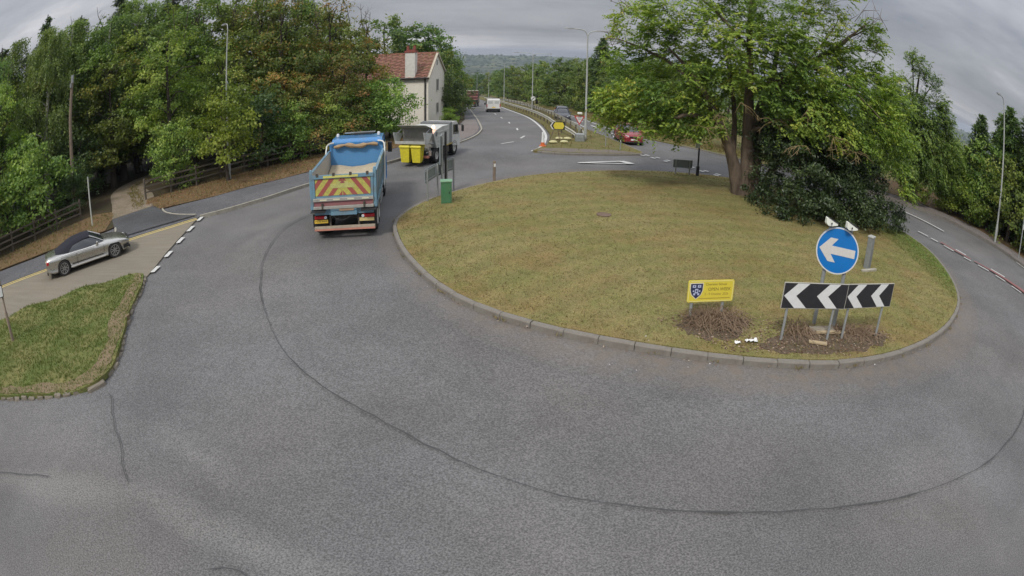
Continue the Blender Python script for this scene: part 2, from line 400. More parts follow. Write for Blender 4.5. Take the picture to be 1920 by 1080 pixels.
def mk_lawn():
    """Dry mown lawn: straw over thin green, greener rim on the right-hand side of the island and in patches."""
    t = MT('island_lawn'); fine = t.noise(26, 4, .7); mid = t.noise(2.6, 5, .65); big = t.noise(.28, 4, .6)
    sepn = t.N.new('ShaderNodeSeparateXYZ'); t.L.new(t.tc.outputs['Object'], sepn.inputs[0])
    straw = t.ramp(fine, [(.32, (.126, .108, .046)), (.55, (.255, .218, .095)), (.75, (.385, .33, .155))])
    green = t.ramp(fine, [(.3, (.06, .085, .02)), (.6, (.155, .19, .048)), (.8, (.23, .25, .085))])
    k = t.math('ADD', t.math('MULTIPLY', mid, .8), t.math('MULTIPLY', big, .7))
    k = t.ramp(k, [(.64, 0.0), (.92, .55)])
    # distance from the far left of the island: grass is lusher towards the right kerb
    gx = t.math('SUBTRACT', sepn.outputs['X'], t.math('MULTIPLY', sepn.outputs['Y'], .12))
    rim = t.math('MULTIPLY', t.ramp(t.math('DIVIDE', gx, 20.0, True), [(.70, 0.0), (.82, 1.0)]), t.ramp(mid, [(.25, .4), (.6, 1.0)]))
    k = t.math('MAXIMUM', k, rim)
    c = t.mix(k, straw, t.mix(t.math('MULTIPLY', rim, .75), green, t.ramp(fine, [(.3, (.045, .095, .018)), (.6, (.11, .20, .04)), (.8, (.17, .26, .07))])))
    bare = t.ramp(t.noise(.42, 5, .62), [(.47, 0.0), (.66, .8)]); c = t.mix(t.math('MULTIPLY', bare, t.math('SUBTRACT', 1.0, rim)), c, t.mix(1.0, c, (.98, .80, .80), 'MULTIPLY'))
    # mowing passes run round the island
    dd = t.N.new('ShaderNodeVectorMath'); dd.operation = 'DISTANCE'; dd.inputs[1].default_value = (IC[0], IC[1] - 14, .2); t.L.new(t.tc.outputs['Object'], dd.inputs[0])
    sw = t.math('SINE', t.math('ADD', t.math('MULTIPLY', dd.outputs['Value'], 5.2), t.math('MULTIPLY', big, 6.0)))
    c = t.mix(t.math('MULTIPLY', t.math('ADD', sw, 1.0), .20), c, t.mix(1.0, c, (1.35, 1.3, 1.25), 'MULTIPLY'))
    t.set(Base_Color=c, Roughness=.95); t.b.inputs['Specular IOR Level'].default_value = .15; t.bump(t.math('ADD', fine, t.math('MULTIPLY', mid, .8)), .9, .05); return t.m
M_lawn = mk_lawn()
def mk_ground(name, a, b, c2, s1=18, s2=1.4, k=.5):
    t = MT(name); f = t.noise(s1, 4, .7); m = t.noise(s2, 5, .6)
    c = t.ramp(f, [(.3, a), (.7, b)]); c = t.mix(t.ramp(m, [(.42, 0.0), (.66, k)]), c, c2)
    t.set(Base_Color=c, Roughness=.95); t.b.inputs['Specular IOR Level'].default_value = .15; t.bump(f, .8, .05); return t.m
M_green = mk_ground('splitter_grass', (.055, .078, .022), (.165, .20, .06), (.27, .225, .10), 22, .8, .7)
M_verge = mk_ground('rough_verge', (.09, .075, .03), (.22, .185, .08), (.09, .11, .03), 12, .9, .7)
M_litter = mk_ground('leaf_litter_soil', (.075, .05, .03), (.24, .15, .08), (.13, .115, .05), 16, 1.2, .6)
M_soil = mk_ground('bare_soil', (.06, .045, .032), (.19, .14, .10), (.10, .085, .05), 20, 2.5, .6)
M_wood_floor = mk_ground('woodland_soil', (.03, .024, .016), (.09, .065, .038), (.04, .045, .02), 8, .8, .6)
M_edge = mk_ground('worn_verge_edge', (.13, .095, .06), (.30, .235, .15), (.16, .15, .06), 18, 1.6, .6)
M_track = mk_ground('dirt_track_soil', (.15, .12, .09), (.32, .265, .20), (.12, .105, .05), 14, 1.0, .45)
M_kerb = simple('kerb_concrete', (.205, .19, .165), .9, var=.25, scale=2.2, dirt=.65, dirtcol=(.11, .095, .075), bump=.4)
M_kerb2 = simple('kerb_concrete_pale', (.36, .34, .28), .9, var=.2, scale=2.0, dirt=.5, dirtcol=(.14, .12, .09), bump=.4)

# ------------------------------------------------------------------ far country: falling ground, valley, ridges
def ridge(az, seed):
    return sum(math.sin(az * k + seed * k * 1.7) / k ** .8 for k in (3.1, 7.3, 15.7, 33.0)) / 2.2
def far_z(x, y):
    s = max(sp6(y - 53), sp6(x - 64) * 1.1)
    z = max(-0.065 * s, -62.0) if y < 500 and x < 500 else -62.0 if s > 950 else -0.065 * s
    z = max(z, -62.0)
    d = math.hypot(x, y); az = math.atan2(x, y)
    def bump_(d0, w, h): return h * math.exp(-((d - d0) / w) ** 2)
    if d > 700:
        z += bump_(1250, 170, 9 + 6 * ridge(az, 1)) + bump_(1800, 260, 16 + 5 * ridge(az, 2.3)) + bump_(2750, 480, 46 + 3.0 * ridge(az, 4.1))
    return z
def far_ground():
    g = lambda n, lo, hi: np.sinh(np.linspace(np.arcsinh(lo / 40), np.arcsinh(hi / 40), n)) * 40
    xs = g(150, -3300, 3300); ys = g(170, -400, 3300)
    vs = [(x, y, far_z(x, y) - .25) for y in ys for x in xs]; nx = len(xs)
    fs = [(j * nx + i, j * nx + i + 1, (j + 1) * nx + i + 1, (j + 1) * nx + i) for j in range(len(ys) - 1) for i in range(nx - 1)]
    me = bpy.data.meshes.new('terrain'); me.from_pydata(vs, [], fs)
    t = MT('country'); v = t.voro(.0075); v2 = t.noise(.004, 5); sp = t.noise(.05, 5, .7)
    hu = t.N.new('ShaderNodeSeparateColor'); t.L.new(v.outputs['Color'], hu.inputs[0])
    c = t.ramp(hu.outputs[0], [(.0, (.09, .115, .035)), (.35, (.13, .135, .045)), (.6, (.07, .095, .03)), (.85, (.26, .22, .11))], 'CONSTANT')
    c = t.mix(t.ramp(sp, [(.47, 0.0), (.56, 1.0)]), c, (.028, .042, .018)); c = t.mix(t.ramp(v2, [(.48, 0.0), (.55, .9)]), c, (.03, .045, .02))
    t.set(Base_Color=c, Roughness=1.0); me.materials.append(t.m); me.polygons.foreach_set('use_smooth', [True] * len(fs))
    obj('terrain', me, kind='structure')
far_ground()

# ------------------------------------------------------------------ roads
kerbL = [(-14.75, 25.05), (-13.60, 26.21), (-12.28, 28.14), (-11.23, 30.26), (-9.4, 33.6), (-7.35, 37.1), (-6.75, 38.5), (-5.2, 41.8), (-3.75, 45.2), (-3.05, 48.6), (-2.85, 52.0), (-2.96, 55.0), (-3.94, 65.69), (-7.1, 98.3), (-11.6, 150), (-18.5, 215), (-29, 300), (-43, 420)]
rcR = [(13.2, 47.2), (11.0, 50.6), (10.18, 53.0), (9.3, 60.4), (7.6, 87.5), (4.2, 117.5), (-1.6, 178), (-8.5, 240), (-17, 310), (-31, 420)]
whiteE = [(1.15, 40.95), (1.75, 42.6), (2.15, 45.0), (2.5, 50.2), (2.30, 58.85), (1.35, 75.3), (-1.1, 99.3), (-6.0, 148), (-12.4, 205), (-22, 290), (-37, 420)]
rcL = [(8.95, 42.1), (8.35, 45.4), (7.7, 48.6), (6.35, 57.4), (4.75, 91.6), (2.2, 125), (-1.7, 163.9), (-11, 245), (-18, 300), (-33, 420)]
def xat(pl, y):
    P = np.array(pl); return float(np.interp(y, P[:, 1], P[:, 0]))
def road_mesh():
    ys = [-22, 46] + list(np.arange(48, 112, 2.5)) + list(np.arange(112, 421, 10)); vs = []; fs = []
    for i, y in enumerate(ys):
        xa, xb = (-52, 52) if i < 2 else (xat(kerbL, y) - 6, xat(rcR, y) + 8)
        if i == 1: b = len(vs)
        for k in range(9): x = xa + (xb - xa) * k / 8; vs.append((x, y, zt(x, y)))
        if i: fs += [((i - 1) * 9 + k, (i - 1) * 9 + k + 1, i * 9 + k + 1, i * 9 + k) for k in range(8)]
    me = bpy.data.meshes.new('road'); me.from_pydata(vs, [], fs); me.materials.append(M_road); return obj('road', me, kind='structure')
road_mesh()
BACK_L = [(-46, -2), (-36, 8.0), (-29, 14.8), (-25.70, 17.81), (-23.70, 19.47), (-21.88, 21.44), (-20.2, 23.2)]
BACK_R = [(-18.56, 26.80), (-15.92, 28.76), (-14.44, 30.84), (-13.27, 32.16), (-11.68, 34.46), (-9.6, 38.2), (-8.0, 42.5), (-6.6, 46.5), (-6.0, 50.5), (-5.6, 55.0), (-5.2, 60), (-5.3, 66), (-8.0, 98), (-12.4, 150), (-19.3, 215), (-30, 300), (-44, 420)]
YEL = [(-46, -6.4), (-30, 9.3), (-23.38, 15.97), (-20.76, 18.24), (-18.72, 20.45), (-17.42, 22.05), (-16.06, 23.51), (-14.95, 24.9)]
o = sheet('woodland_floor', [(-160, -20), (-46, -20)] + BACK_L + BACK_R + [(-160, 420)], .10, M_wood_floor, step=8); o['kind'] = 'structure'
pave_z = lambda x, y: zt(x, y) - .06 * min(1, max(0, (-13.6 - x) / 1.4)) * (1 if y < 28 else 0)
pv = sheet('pavement', YEL + kerbL[:14] + [(-8.0, 98.0)] + BACK_R[1:12][::-1] + [BACK_R[0], (-20.2, 23.2)] + BACK_L[::-1][1:], .085, M_pave, zf=pave_z, step=2); pv['kind'] = 'structure'
fw = sheet('footway', [(-5.9, 44.0), (-4.0, 45.4), (-3.25, 48.6), (-3.05, 52.0), (-3.16, 55.0), (-4.1, 65.6), (-5.25, 66), (-5.1, 60), (-5.5, 55.0), (-5.9, 50.5), (-6.5, 46.5)], .092, M_footway); fw['kind'] = 'structure'
ap = sheet('track_apron', [(-21.3, 25.3), (-19.5, 27.6), (-18.3, 26.6), (-16.3, 25.5), (-15.1, 25.1), (-18.05, 22.05), (-19.6, 23.4)], .104, M_apron, step=.8, jitter=.004); ap['kind'] = 'structure'
tk = sheet('dirt_track', smooth_open([(-21.3, 25.3), (-23.6, 28.2), (-26.4, 31.6), (-27.4, 34.5), (-26.8, 37.5), (-24.5, 42)], .8).tolist() + smooth_open([(-22.3, 42), (-24.6, 36.2), (-24.4, 33.5), (-21.6, 30.6), (-19.5, 27.6)], .8).tolist(), .112, M_track, step=.7, jitter=.012); tk['kind'] = 'structure'
vl = sheet('leaf_verge', BACK_R[:9] + [(-9.4, 46.0), (-11.3, 43.5), (-14.3, 38.4), (-16.6, 35.2), (-18.7, 32.2), (-21.2, 29.3), (-20.4, 27.9), (-19.5, 27.6)], .118, M_litter, step=.7, jitter=.02); vl['kind'] = 'structure'
vl = sheet('leaf_verge', BACK_L[::-1] + [(-47, 1), (-37, 11), (-30, 17.6), (-28.1, 19.5), (-26.4, 21.9), (-25.3, 24.2), (-23.9, 26.6), (-22.4, 27.0), (-21.3, 25.3)], .118, M_litter, step=.7, jitter=.02); vl['kind'] = 'structure'
bs = sheet('buff_lane', [(-46, -6.4)] + YEL[1:] + [(-14.85, 25.0), (-14.35, 22.8), (-13.75, 20.0), (-13.25, 18.0), (-13.10, 17.2), (-13.48, 17.4), (-14.33, 17.12), (-15.51, 16.13), (-16.74, 15.02), (-18.34, 13.61), (-19.9, 12.0), (-30, 2.0), (-36, -4)], .004, M_buff, step=3); bs['kind'] = 'structure'
LISL = smooth_closed([(-13.35, 17.3), (-13.06, 17.0), (-12.54, 16.02), (-11.96, 14.50), (-11.42, 13.36), (-10.61, 11.73), (-10.24, 10.71), (-10.22, 10.05), (-10.57, 9.58), (-11.24, 9.17), (-12.51, 8.65), (-14.08, 8.09), (-18, 6.5), (-25, 3.0), (-31, -0.5), (-31, 1.6), (-24, 8.1), (-19.3, 12.55), (-18.34, 13.61), (-16.74, 15.02), (-15.51, 16.13), (-14.33, 17.12)], 4)
li = sheet('splitter_lawn', LISL.tolist(), .0, M_green, zf=lambda x, y: .09 + .035 * math.sin(x * 2.1 + y) + .03 * math.sin(y * 3.3), step=.45); li['kind'] = 'structure'
il = sheet('island_lawn', [(IC[0] + (p[0] - IC[0]) * .992, IC[1] + (p[1] - IC[1]) * .992) for p in ISL], 0, M_lawn, zf=zi, step=.6); il['kind'] = 'structure'
def ragged(pts, amp, seed):
    q = smooth_closed(pts, 8); g_ = np.random.default_rng(seed); n_ = g_.normal(0, amp, (len(q), 2)); return (q + (n_ + np.roll(n_, 1, 0)) * .7).tolist()
for k, pts in enumerate([[(4.35, 14.1), (4.9, 14.75), (5.7, 14.6), (6.2, 14.1), (5.8, 13.4), (5.0, 13.2), (4.5, 13.5)], [(6.3, 12.95), (7.0, 13.35), (8.0, 13.6), (9.2, 13.85), (10.2, 13.65), (10.8, 13.2), (10.2, 12.7), (9.0, 12.35), (7.4, 12.4), (6.4, 12.6)]]):
    sb_ = sheet('soil_bed', ragged(pts, .07, k), .006, M_soil, zf=zi, step=.25, jitter=.006); sb_['kind'] = 'structure'
se = sheet('worn_edge', ragged([(-13.5, 17.2), (-13.12, 16.98), (-12.6, 16.0), (-12.03, 14.5), (-11.5, 13.35), (-10.69, 11.73), (-10.32, 10.71), (-10.30, 10.08), (-10.63, 9.66), (-11.26, 9.26), (-12.51, 8.75), (-14.08, 8.2), (-14.1, 8.65), (-12.6, 9.2), (-11.4, 9.75), (-11.0, 10.4), (-11.2, 11.7), (-12.2, 13.3), (-12.6, 14.6), (-13.1, 16.1)], .05, 5), .012, M_edge, zf=lambda x, y: .09 + .035 * math.sin(x * 2.1 + y) + .03 * math.sin(y * 3.3), step=.3, jitter=.01); se['kind'] = 'structure'
# far splitter island, central reserve, right-hand verge
FS = [(1.25, 40.75), (2.96, 40.2), (4.72, 40.3), (6.8, 40.75), (8.6, 41.5), (8.85, 42.1), (8.15, 45.4), (7.5, 48.6), (6.15, 57.4), (5.5, 70), (4.5, 91.6), (1.9, 125), (-2.0, 163.9), (-11.3, 245), (-18.3, 300), (-33.3, 420), (-36.7, 420), (-21.7, 290), (-12.1, 205), (-5.7, 148), (-.75, 99.3), (1.7, 75.3), (2.65, 58.85), (2.85, 50.2), (2.5, 45.0), (2.1, 42.8), (1.5, 41.5)]
cr = sheet('central_reserve', FS, .11, M_verge, step=2.0, jitter=.01); cr['kind'] = 'structure'
def mk_brick_pave():
    t = MT('brick_paving'); b = t.N.new('ShaderNodeTexBrick'); b.inputs['Scale'].default_value = 4.5; b.inputs['Mortar Size'].default_value = .03
    b.inputs['Color1'].default_value = (.14, .115, .105, 1); b.inputs['Color2'].default_value = (.19, .155, .14, 1); b.inputs['Mortar'].default_value = (.08, .075, .065, 1)
    t.L.new(t.tc.outputs['Object'], b.inputs['Vector']); c = t.mix(t.ramp(t.noise(1.1, 5), [(.5, 0.0), (.65, .7)]), b.outputs['Color'], (.15, .14, .05)); t.set(Base_Color=c, Roughness=.9); return t.m
bp_ = sheet('brick_apron', [(1.5, 40.9), (2.96, 40.35), (4.72, 40.45), (6.8, 40.9), (8.3, 41.5), (6.6, 42.2), (4.6, 42.0), (2.9, 42.0), (1.8, 41.7)], .122, mk_brick_pave(), step=1.0); bp_['kind'] = 'structure'
RK = [(30.6, 4), (30.7, 12), (30.36, 21.55), (30.3, 24.35), (29.6, 27.6), (28.4, 31.0), (26.44, 32.9), (24.61, 34.9), (21.5, 37.6), (18.2, 40.6), (15.6, 44.0), (13.2, 47.2)]
RKS = smooth_open(RK, .8).tolist()
rv = sheet('right_verge', [(52, -22), (31, -22)] + RKS + rcR[1:] + [(60, 420), (90, 140), (64, 60), (62, -22)], .09, M_verge, step=6, jitter=.01); rv['kind'] = 'structure'
rf = sheet('right_footway', [p for p in RKS if p[1] < 40.7] + [(19.4, 41.9), (22.6, 39.1), (25.7, 36.4), (27.8, 34.2), (29.9, 31.9), (31.3, 28.2), (32.0, 24.6), (32.1, 21.5), (32.4, 12), (32.3, 4)], .128, M_footway, step=2); rf['kind'] = 'structure'
rs_ = sheet('hedge_soil', [(32.4, 4), (32.5, 12), (32.2, 21.5), (32.1, 24.6), (31.4, 28.3), (30.0, 32.0), (27.9, 34.4), (25.8, 36.6), (22.7, 39.3), (19.5, 42.1), (23, 46), (40, 38), (42, 4)], .114, M_litter, step=1.5, jitter=.006); rs_['kind'] = 'structure'

# ------------------------------------------------------------------ kerbs: every stone its own piece
def stone_mesh(name, ln, w, h, mat, top_in=.03):
    mb = MB(); a = ln / 2 - .006; y0, y1 = -w / 2, w / 2; c = .012
    prof = [(y0, -.12), (y1, -.12), (y1, h), (y0 + top_in, h), (y0, h - top_in * 1.4)]
    mb.loft([[(-a, p[0], p[1] - (c if i > 1 else 0)) for i, p in enumerate(prof)], [(-a + c, p[0], p[1]) for p in prof], [(a - c, p[0], p[1]) for p in prof], [(a, p[0], p[1] - (c if i > 1 else 0)) for i, p in enumerate(prof)]])
    return mb.mesh(name, mat)
def kerb_line(name, pts, step, me, label=None, closed=False, zf=zt, flip=False, jig=.006, zo=0.0, skip=()):
    root = bpy.data.objects.new(name, None); COL.objects.link(root); root['kind'] = 'structure'; root.empty_display_size = .1
    P = resample(pts, step, closed); n = len(P)
    for i in range(n if closed else n - 1):
        if i in skip: continue
        a, b = P[i], P[(i + 1) % n]; c = (a + b) / 2; an = math.atan2(b[1] - a[1], b[0] - a[0]) + (math.pi if flip else 0)
        dz = zf(b[0], b[1]) - zf(a[0], a[1])
        k = obj('kerb_stone', me, root, (c[0] + random.uniform(-jig, jig), c[1] + random.uniform(-jig, jig), zf(c[0], c[1]) + zo + random.uniform(-jig, jig)), (random.uniform(-.02, .02), -math.atan2(dz, step) * (-1 if flip else 1), an + random.uniform(-.012, .012)))
        s = math.hypot(*(b - a)[:2]) / step; k.scale = (s, 1, 1)
    return root
kerb_line('island_kerb', ISL.tolist(), .915, stone_mesh('kerb_stone', .915, .15, .13, M_kerb), closed=True)
kmL = stone_mesh('kerb_stone', .915, .14, .105, M_kerb2)
kerb_line('pavement_kerb', smooth_open(kerbL[:14], .5).tolist(), .915, kmL, flip=True)
kerb_line('apron_kerb', smooth_open([(-18.3, 26.75), (-17.6, 26.0), (-16.5, 25.45), (-15.1, 25.2)], .2).tolist(), .6, stone_mesh('kerb_stone', .6, .12, .12, M_kerb2), flip=True, zo=.01)
kerb_line('apron_kerb', smooth_open([(-19.7, 23.6), (-19.0, 22.7), (-18.8, 21.9)], .2).tolist(), .6, stone_mesh('kerb_stone', .6, .12, .12, M_kerb2), zo=.01)
kerb_line('reserve_kerb', smooth_open([(2.05, 42.6), (1.35, 41.1), (1.25, 40.75), (2.96, 40.2), (4.72, 40.3), (6.8, 40.75), (8.6, 41.5), (8.9, 42.0), (8.3, 45.4), (7.65, 48.6), (6.3, 57.4)], .4).tolist(), .915, stone_mesh('kerb_stone', .915, .12, .10, M_kerb))
kerb_line('right_kerb', RKS[8:], .915, stone_mesh('kerb_stone', .915, .13, .105, M_kerb))
M_kerb_old = simple('kerb_concrete_mossy', (.20, .175, .14), .95, var=.35, scale=5, dirt=.5, dirtcol=(.15, .125, .08), bump=.5)
rough = []
for q in range(4):
    mb = MB(); mb.box((0, 0, .03), (.34, .17, .15), M=Matrix.Rotation(.1 * q, 3, 'X'), ch=.03)
    for i in range(len(mb.v)): mb.v[i] = tuple(c + random.uniform(-.022, .022) for c in mb.v[i])
    rough.append(mb.mesh('kerb_stone', M_kerb_old))
root = bpy.data.objects.new('broken_kerb', None); COL.objects.link(root); root['kind'] = 'structure'
RKP = resample(smooth_open([(-13.06, 17.0), (-12.54, 16.02), (-11.96, 14.50), (-11.42, 13.36), (-10.61, 11.73), (-10.24, 10.71), (-10.22, 10.05), (-10.57, 9.58), (-11.24, 9.17), (-12.51, 8.65), (-14.08, 8.09), (-17, 6.95)], .2), .37); RK_T = np.gradient(RKP, axis=0)
for i, p in enumerate(RKP):
    if random.random() < .86:
        k = obj('kerb_stone', rough[i % 4], root, (p[0] + random.uniform(-.03, .03), p[1] + random.uniform(-.03, .03), random.uniform(-.09, -.035)), (random.uniform(-.1, .1), random.uniform(-.1, .1), math.atan2(RK_T[i][1], RK_T[i][0]) + random.uniform(-.25, .25)))
        k.scale = (random.uniform(.7, 1.15), random.uniform(.6, 1.0), random.uniform(.7, 1.0))
        if i == 21: k.scale = (1.9, 1.4, 1.3)

# ------------------------------------------------------------------ painted lines and joints
def lines(name, mat, specs, zf=zt):
    mb = MB()
    for s in specs: ribbon(mb, s[0], s[1], s[2] if len(s) > 2 else .010, zf)
    return mb.build(name, mat, kind='structure')
SEAM = smooth_open([(-8.2, 26.2), (-8.98, 24.64), (-9.28, 22.69), (-8.89, 19.74), (-7.94, 16.91), (-6.99, 14.91), (-5.85, 13.01), (-4.84, 11.75), (-3.79, 10.81), (-2.68, 10.01), (-1.51, 9.13), (-0.5, 8.47), (.41, 7.98), (1.28, 7.65), (2.15, 7.41), (3.04, 7.22), (3.99, 7.04), (5.02, 6.87), (6.2, 6.72), (7.63, 6.58), (9.53, 6.6), (11.11, 6.8), (12.84, 7.35), (14.2, 8.0), (17, 10)], .35)
SEAM = SEAM + np.c_[RNG.normal(0, .012, (len(SEAM), 2))]
wv = np.clip(.028 + .012 * np.sin(np.arange(len(SEAM)) * .37) * np.sin(np.arange(len(SEAM)) * .11 + 1) - .008 * (np.sin(np.arange(len(SEAM)) * .053) > .75) + RNG.normal(0, .009, len(SEAM)), .014, .06)
mb = MB(); ribbon(mb, SEAM.tolist(), wv, .004, step=.35); mb.build('road_joint', M_seam, kind='structure')
for pts in ([(-9.63, 9.73), (-9.1, 9.05), (-8.77, 8.59), (-7.95, 7.75), (-7.7, 7.3), (-7.18, 6.74)], [(-13.5, 4.4), (-11.44, 5.34), (-9.53, 6.04)], [(-4.4, 38.0), (-1.0, 38.6), (1.2, 40.4)], [(-4.6, 5.2), (-4.05, 5.35), (-3.6, 5.0)], [(-11, 35.0), (-7.5, 36.3), (-4, 37.6)]):
    P = smooth_open(pts, .25); P = P + np.c_[RNG.normal(0, .02, (len(P), 2))]
    mb = MB(); ribbon(mb, P.tolist(), .024, .004, step=.25); mb.build('road_joint', M_seam, kind='structure')
lines('yellow_line', M_yline, [([(p[0] + .06, p[1] - .06) for p in YEL], .10, .0125)])
lines('yellow_line', M_yline, [([(p[0] + .24, p[1] - .25) for p in YEL], .11, .012)])
gw = [((-13.09, 17.68), (-13.18, 18.46)), ((-13.42, 19.35), (-13.58, 20.17)), ((-13.80, 21.05), (-13.98, 21.98)), ((-14.18, 22.69), (-14.36, 23.64)), ((-14.52, 24.35), (-14.66, 25.15))]
for a, b in gw: lines('give_way_dash', M_white, [([(a[0] * .92 + b[0] * .08, a[1] * .92 + b[1] * .08), (a[0] * .08 + b[0] * .92, a[1] * .08 + b[1] * .92)], .20)])
lines('edge_line', M_white, [(smooth_open(whiteE[:8], .8).tolist(), .2)])
# hollow give-way triangle on the entry
mb = MB(); A_, B_, C_ = (3.85, 37.12), (6.72, 38.36), (7.3, 37.62)
ribbon(mb, [A_, B_], .2, .010); ribbon(mb, [B_, C_], .5, .0104); ribbon(mb, [C_, A_], .15, .0108); mb.build('give_way_triangle', M_white, kind='structure')
gl = smooth_open([(8.94, 41.6), (9.81, 40.34), (10.85, 38.57), (11.87, 36.99), (12.95, 35.28)], .2)
for i in range(7):
    for off, ph in ((0, 0), (.42, .1)):
        s = int((i + ph) * len(gl) / 7); e_ = min(len(gl) - 1, s + int(len(gl) / 12)); P = gl[s:e_]
        if len(P) > 1: lines('give_way_dash', M_white, [([(p[0] - off * .86, p[1] - off * .5) for p in P], .2, .010)])
for i in range(9):   # lane line on the inbound carriageway
    y = 50.5 + i * 7.5 + i * i * .35; x = (xat(rcL, y) * .52 + xat(rcR, y) * .48); y2 = y + 3.6; x2 = (xat(rcL, y2) * .52 + xat(rcR, y2) * .48)
    lines('lane_dash', M_white, [([(x, y), (x2, y2)], .17)])
lines('edge_line', M_white, [([(xat(rcR, y) - .6, y) for y in np.arange(54, 140, 3)], .12)])
lines('edge_line', M_white, [([(xat(rcL, y) + .35, y) for y in np.arange(58, 140, 3)], .12)])
for (x, y, dx_, dy_) in [(-.95, 44.2, .9, 1.2), (.45, 47.5, .35, 1.6), (.25, 53.5, -.05, 1.8), (-.5, 61, -.1, 2), (-1.4, 70, -.25, 2.5), (-2.4, 80, -.3, 3)]:
    lines('lane_dash', M_white, [([(x, y), (x + dx_, y + dy_)], .14)])
# right-hand arm: red hatching strip with white edge lines
RM = smooth_open([(22.6, 26.2), (23.05, 24.61), (23.5, 22.71), (24.15, 21.03), (24.75, 19.6), (25.2, 17.8), (25.6, 15.8), (26.0, 13.5)], .3)
lines('red_strip', M_redpaint, [(RM[6:16].tolist(), .22), (RM[16:].tolist(), np.linspace(.18, .7, len(RM) - 16))])
for a, b in ((0, 3), (4, 6), (8, 11), (14, 16), (18, 21), (23, 26), (28, 31), (34, 38)):
    if b < len(RM): lines('white_dash', M_white, [([(p[0] - .22 - .012 * a, p[1] - .02) for p in RM[a:b + 1]], .13)])
for a, b in ((10, 13), (20, 24)): lines('white_dash', M_white, [([(p[0] + .3, p[1] + .05) for p in RM[a:b + 1]], .13)])
lines('white_dash', M_white, [(smooth_open([(22.1, 27.5), (23.2, 26.4), (24.4, 25.6)][::-1], .3).tolist(), .01)]) if False else None
lines('lane_dash', M_white, [([(25.6, 26.9), (25.2, 29.0), (24.6, 30.6)], .15)]); lines('lane_dash', M_white, [([(23.6, 32.0), (22.3, 33.4), (20.6, 34.9)], .15)])
lines('edge_line', M_white, [([(30.1, 22.3), (30.15, 19), (30.2, 14), (30.1, 8)], .1)])
lines('edge_line', M_white, [(smooth_open([(20.6, 29.2), (19.8, 31.6), (17.8, 34.0)], .4).tolist(), .08)])
# ------------------------------------------------------------------ foliage
def unit(a): return a / (np.linalg.norm(a, axis=-1, keepdims=True) + 1e-9)
def leaf_mesh(name, P, Nn, Ln, Wd, tint, mat, axis=None, rng=RNG):
    """One diamond-shaped leaf (4 vertices) per point."""
    n = len(P); Nn = unit(Nn)
    a = rng.normal(size=(n, 3)) if axis is None else axis
    a = unit(a - Nn * (a * Nn).sum(1, keepdims=True)); b = np.cross(Nn, a)
    l = (np.full(n, Ln) * rng.uniform(.7, 1.25, n))[:, None]; w = (np.full(n, Wd) * rng.uniform(.7, 1.25, n))[:, None]
    V = np.empty((n, 4, 3), np.float32)
    V[:, 0] = P - a * l * .5; V[:, 1] = P + b * w * .5 + a * l * .05; V[:, 2] = P + a * l * .5 - Nn * l * .12; V[:, 3] = P - b * w * .5 + a * l * .05
    me = bpy.data.meshes.new(name)
    me.vertices.add(4 * n); me.loops.add(4 * n); me.polygons.add(n)
    me.vertices.foreach_set('co', V.ravel()); me.loops.foreach_set('vertex_index', np.arange(4 * n, dtype=np.int32))
    me.polygons.foreach_set('loop_start', np.arange(0, 4 * n, 4, dtype=np.int32))
    at = me.attributes.new('tint', 'FLOAT', 'FACE'); at.data.foreach_set('value', np.clip(tint, 0, 1).astype(np.float32))
    me.materials.append(mat); me.update(calc_edges=True); me.validate()
    return me
def leaf_mat(name, stops, rough=.5, trans=.36, spec=.35, hue=.02, valr=(.82, 1.18)):
    t = MT(name); at = t.N.new('ShaderNodeAttribute'); at.attribute_name = 'tint'
    c = t.ramp(at.outputs['Fac'], stops)
    oi = t.N.new('ShaderNodeObjectInfo'); hs = t.N.new('ShaderNodeHueSaturation')
    mr = t.N.new('ShaderNodeMapRange'); mr.inputs['To Min'].default_value = .5 - hue; mr.inputs['To Max'].default_value = .5 + hue; t.L.new(oi.outputs['Random'], mr.inputs['Value'])
    mv = t.N.new('ShaderNodeMapRange'); mv.inputs['To Min'].default_value = valr[0]; mv.inputs['To Max'].default_value = valr[1]
    t.L.new(t.math('FRACT', t.math('MULTIPLY', oi.outputs['Random'], 7.31)), mv.inputs['Value'])
    t.L.new(mr.outputs[0], hs.inputs['Hue']); t.L.new(mv.outputs[0], hs.inputs['Value']); t.L.new(c, hs.inputs['Color'])
    t.set(Base_Color=hs.outputs[0], Roughness=rough); t.b.inputs['Specular IOR Level'].default_value = spec
    tr = t.N.new('ShaderNodeBsdfTranslucent'); t.L.new(t.mix(1.0, hs.outputs[0], (1.25, 1.35, .6), 'MULTIPLY'), tr.inputs[0])
    ms = t.N.new('ShaderNodeMixShader'); ms.inputs[0].default_value = trans
    t.L.new(t.b.outputs[0], ms.inputs[1]); t.L.new(tr.outputs[0], ms.inputs[2]); t.L.new(ms.outputs[0], t.out.inputs[0]); return t.m
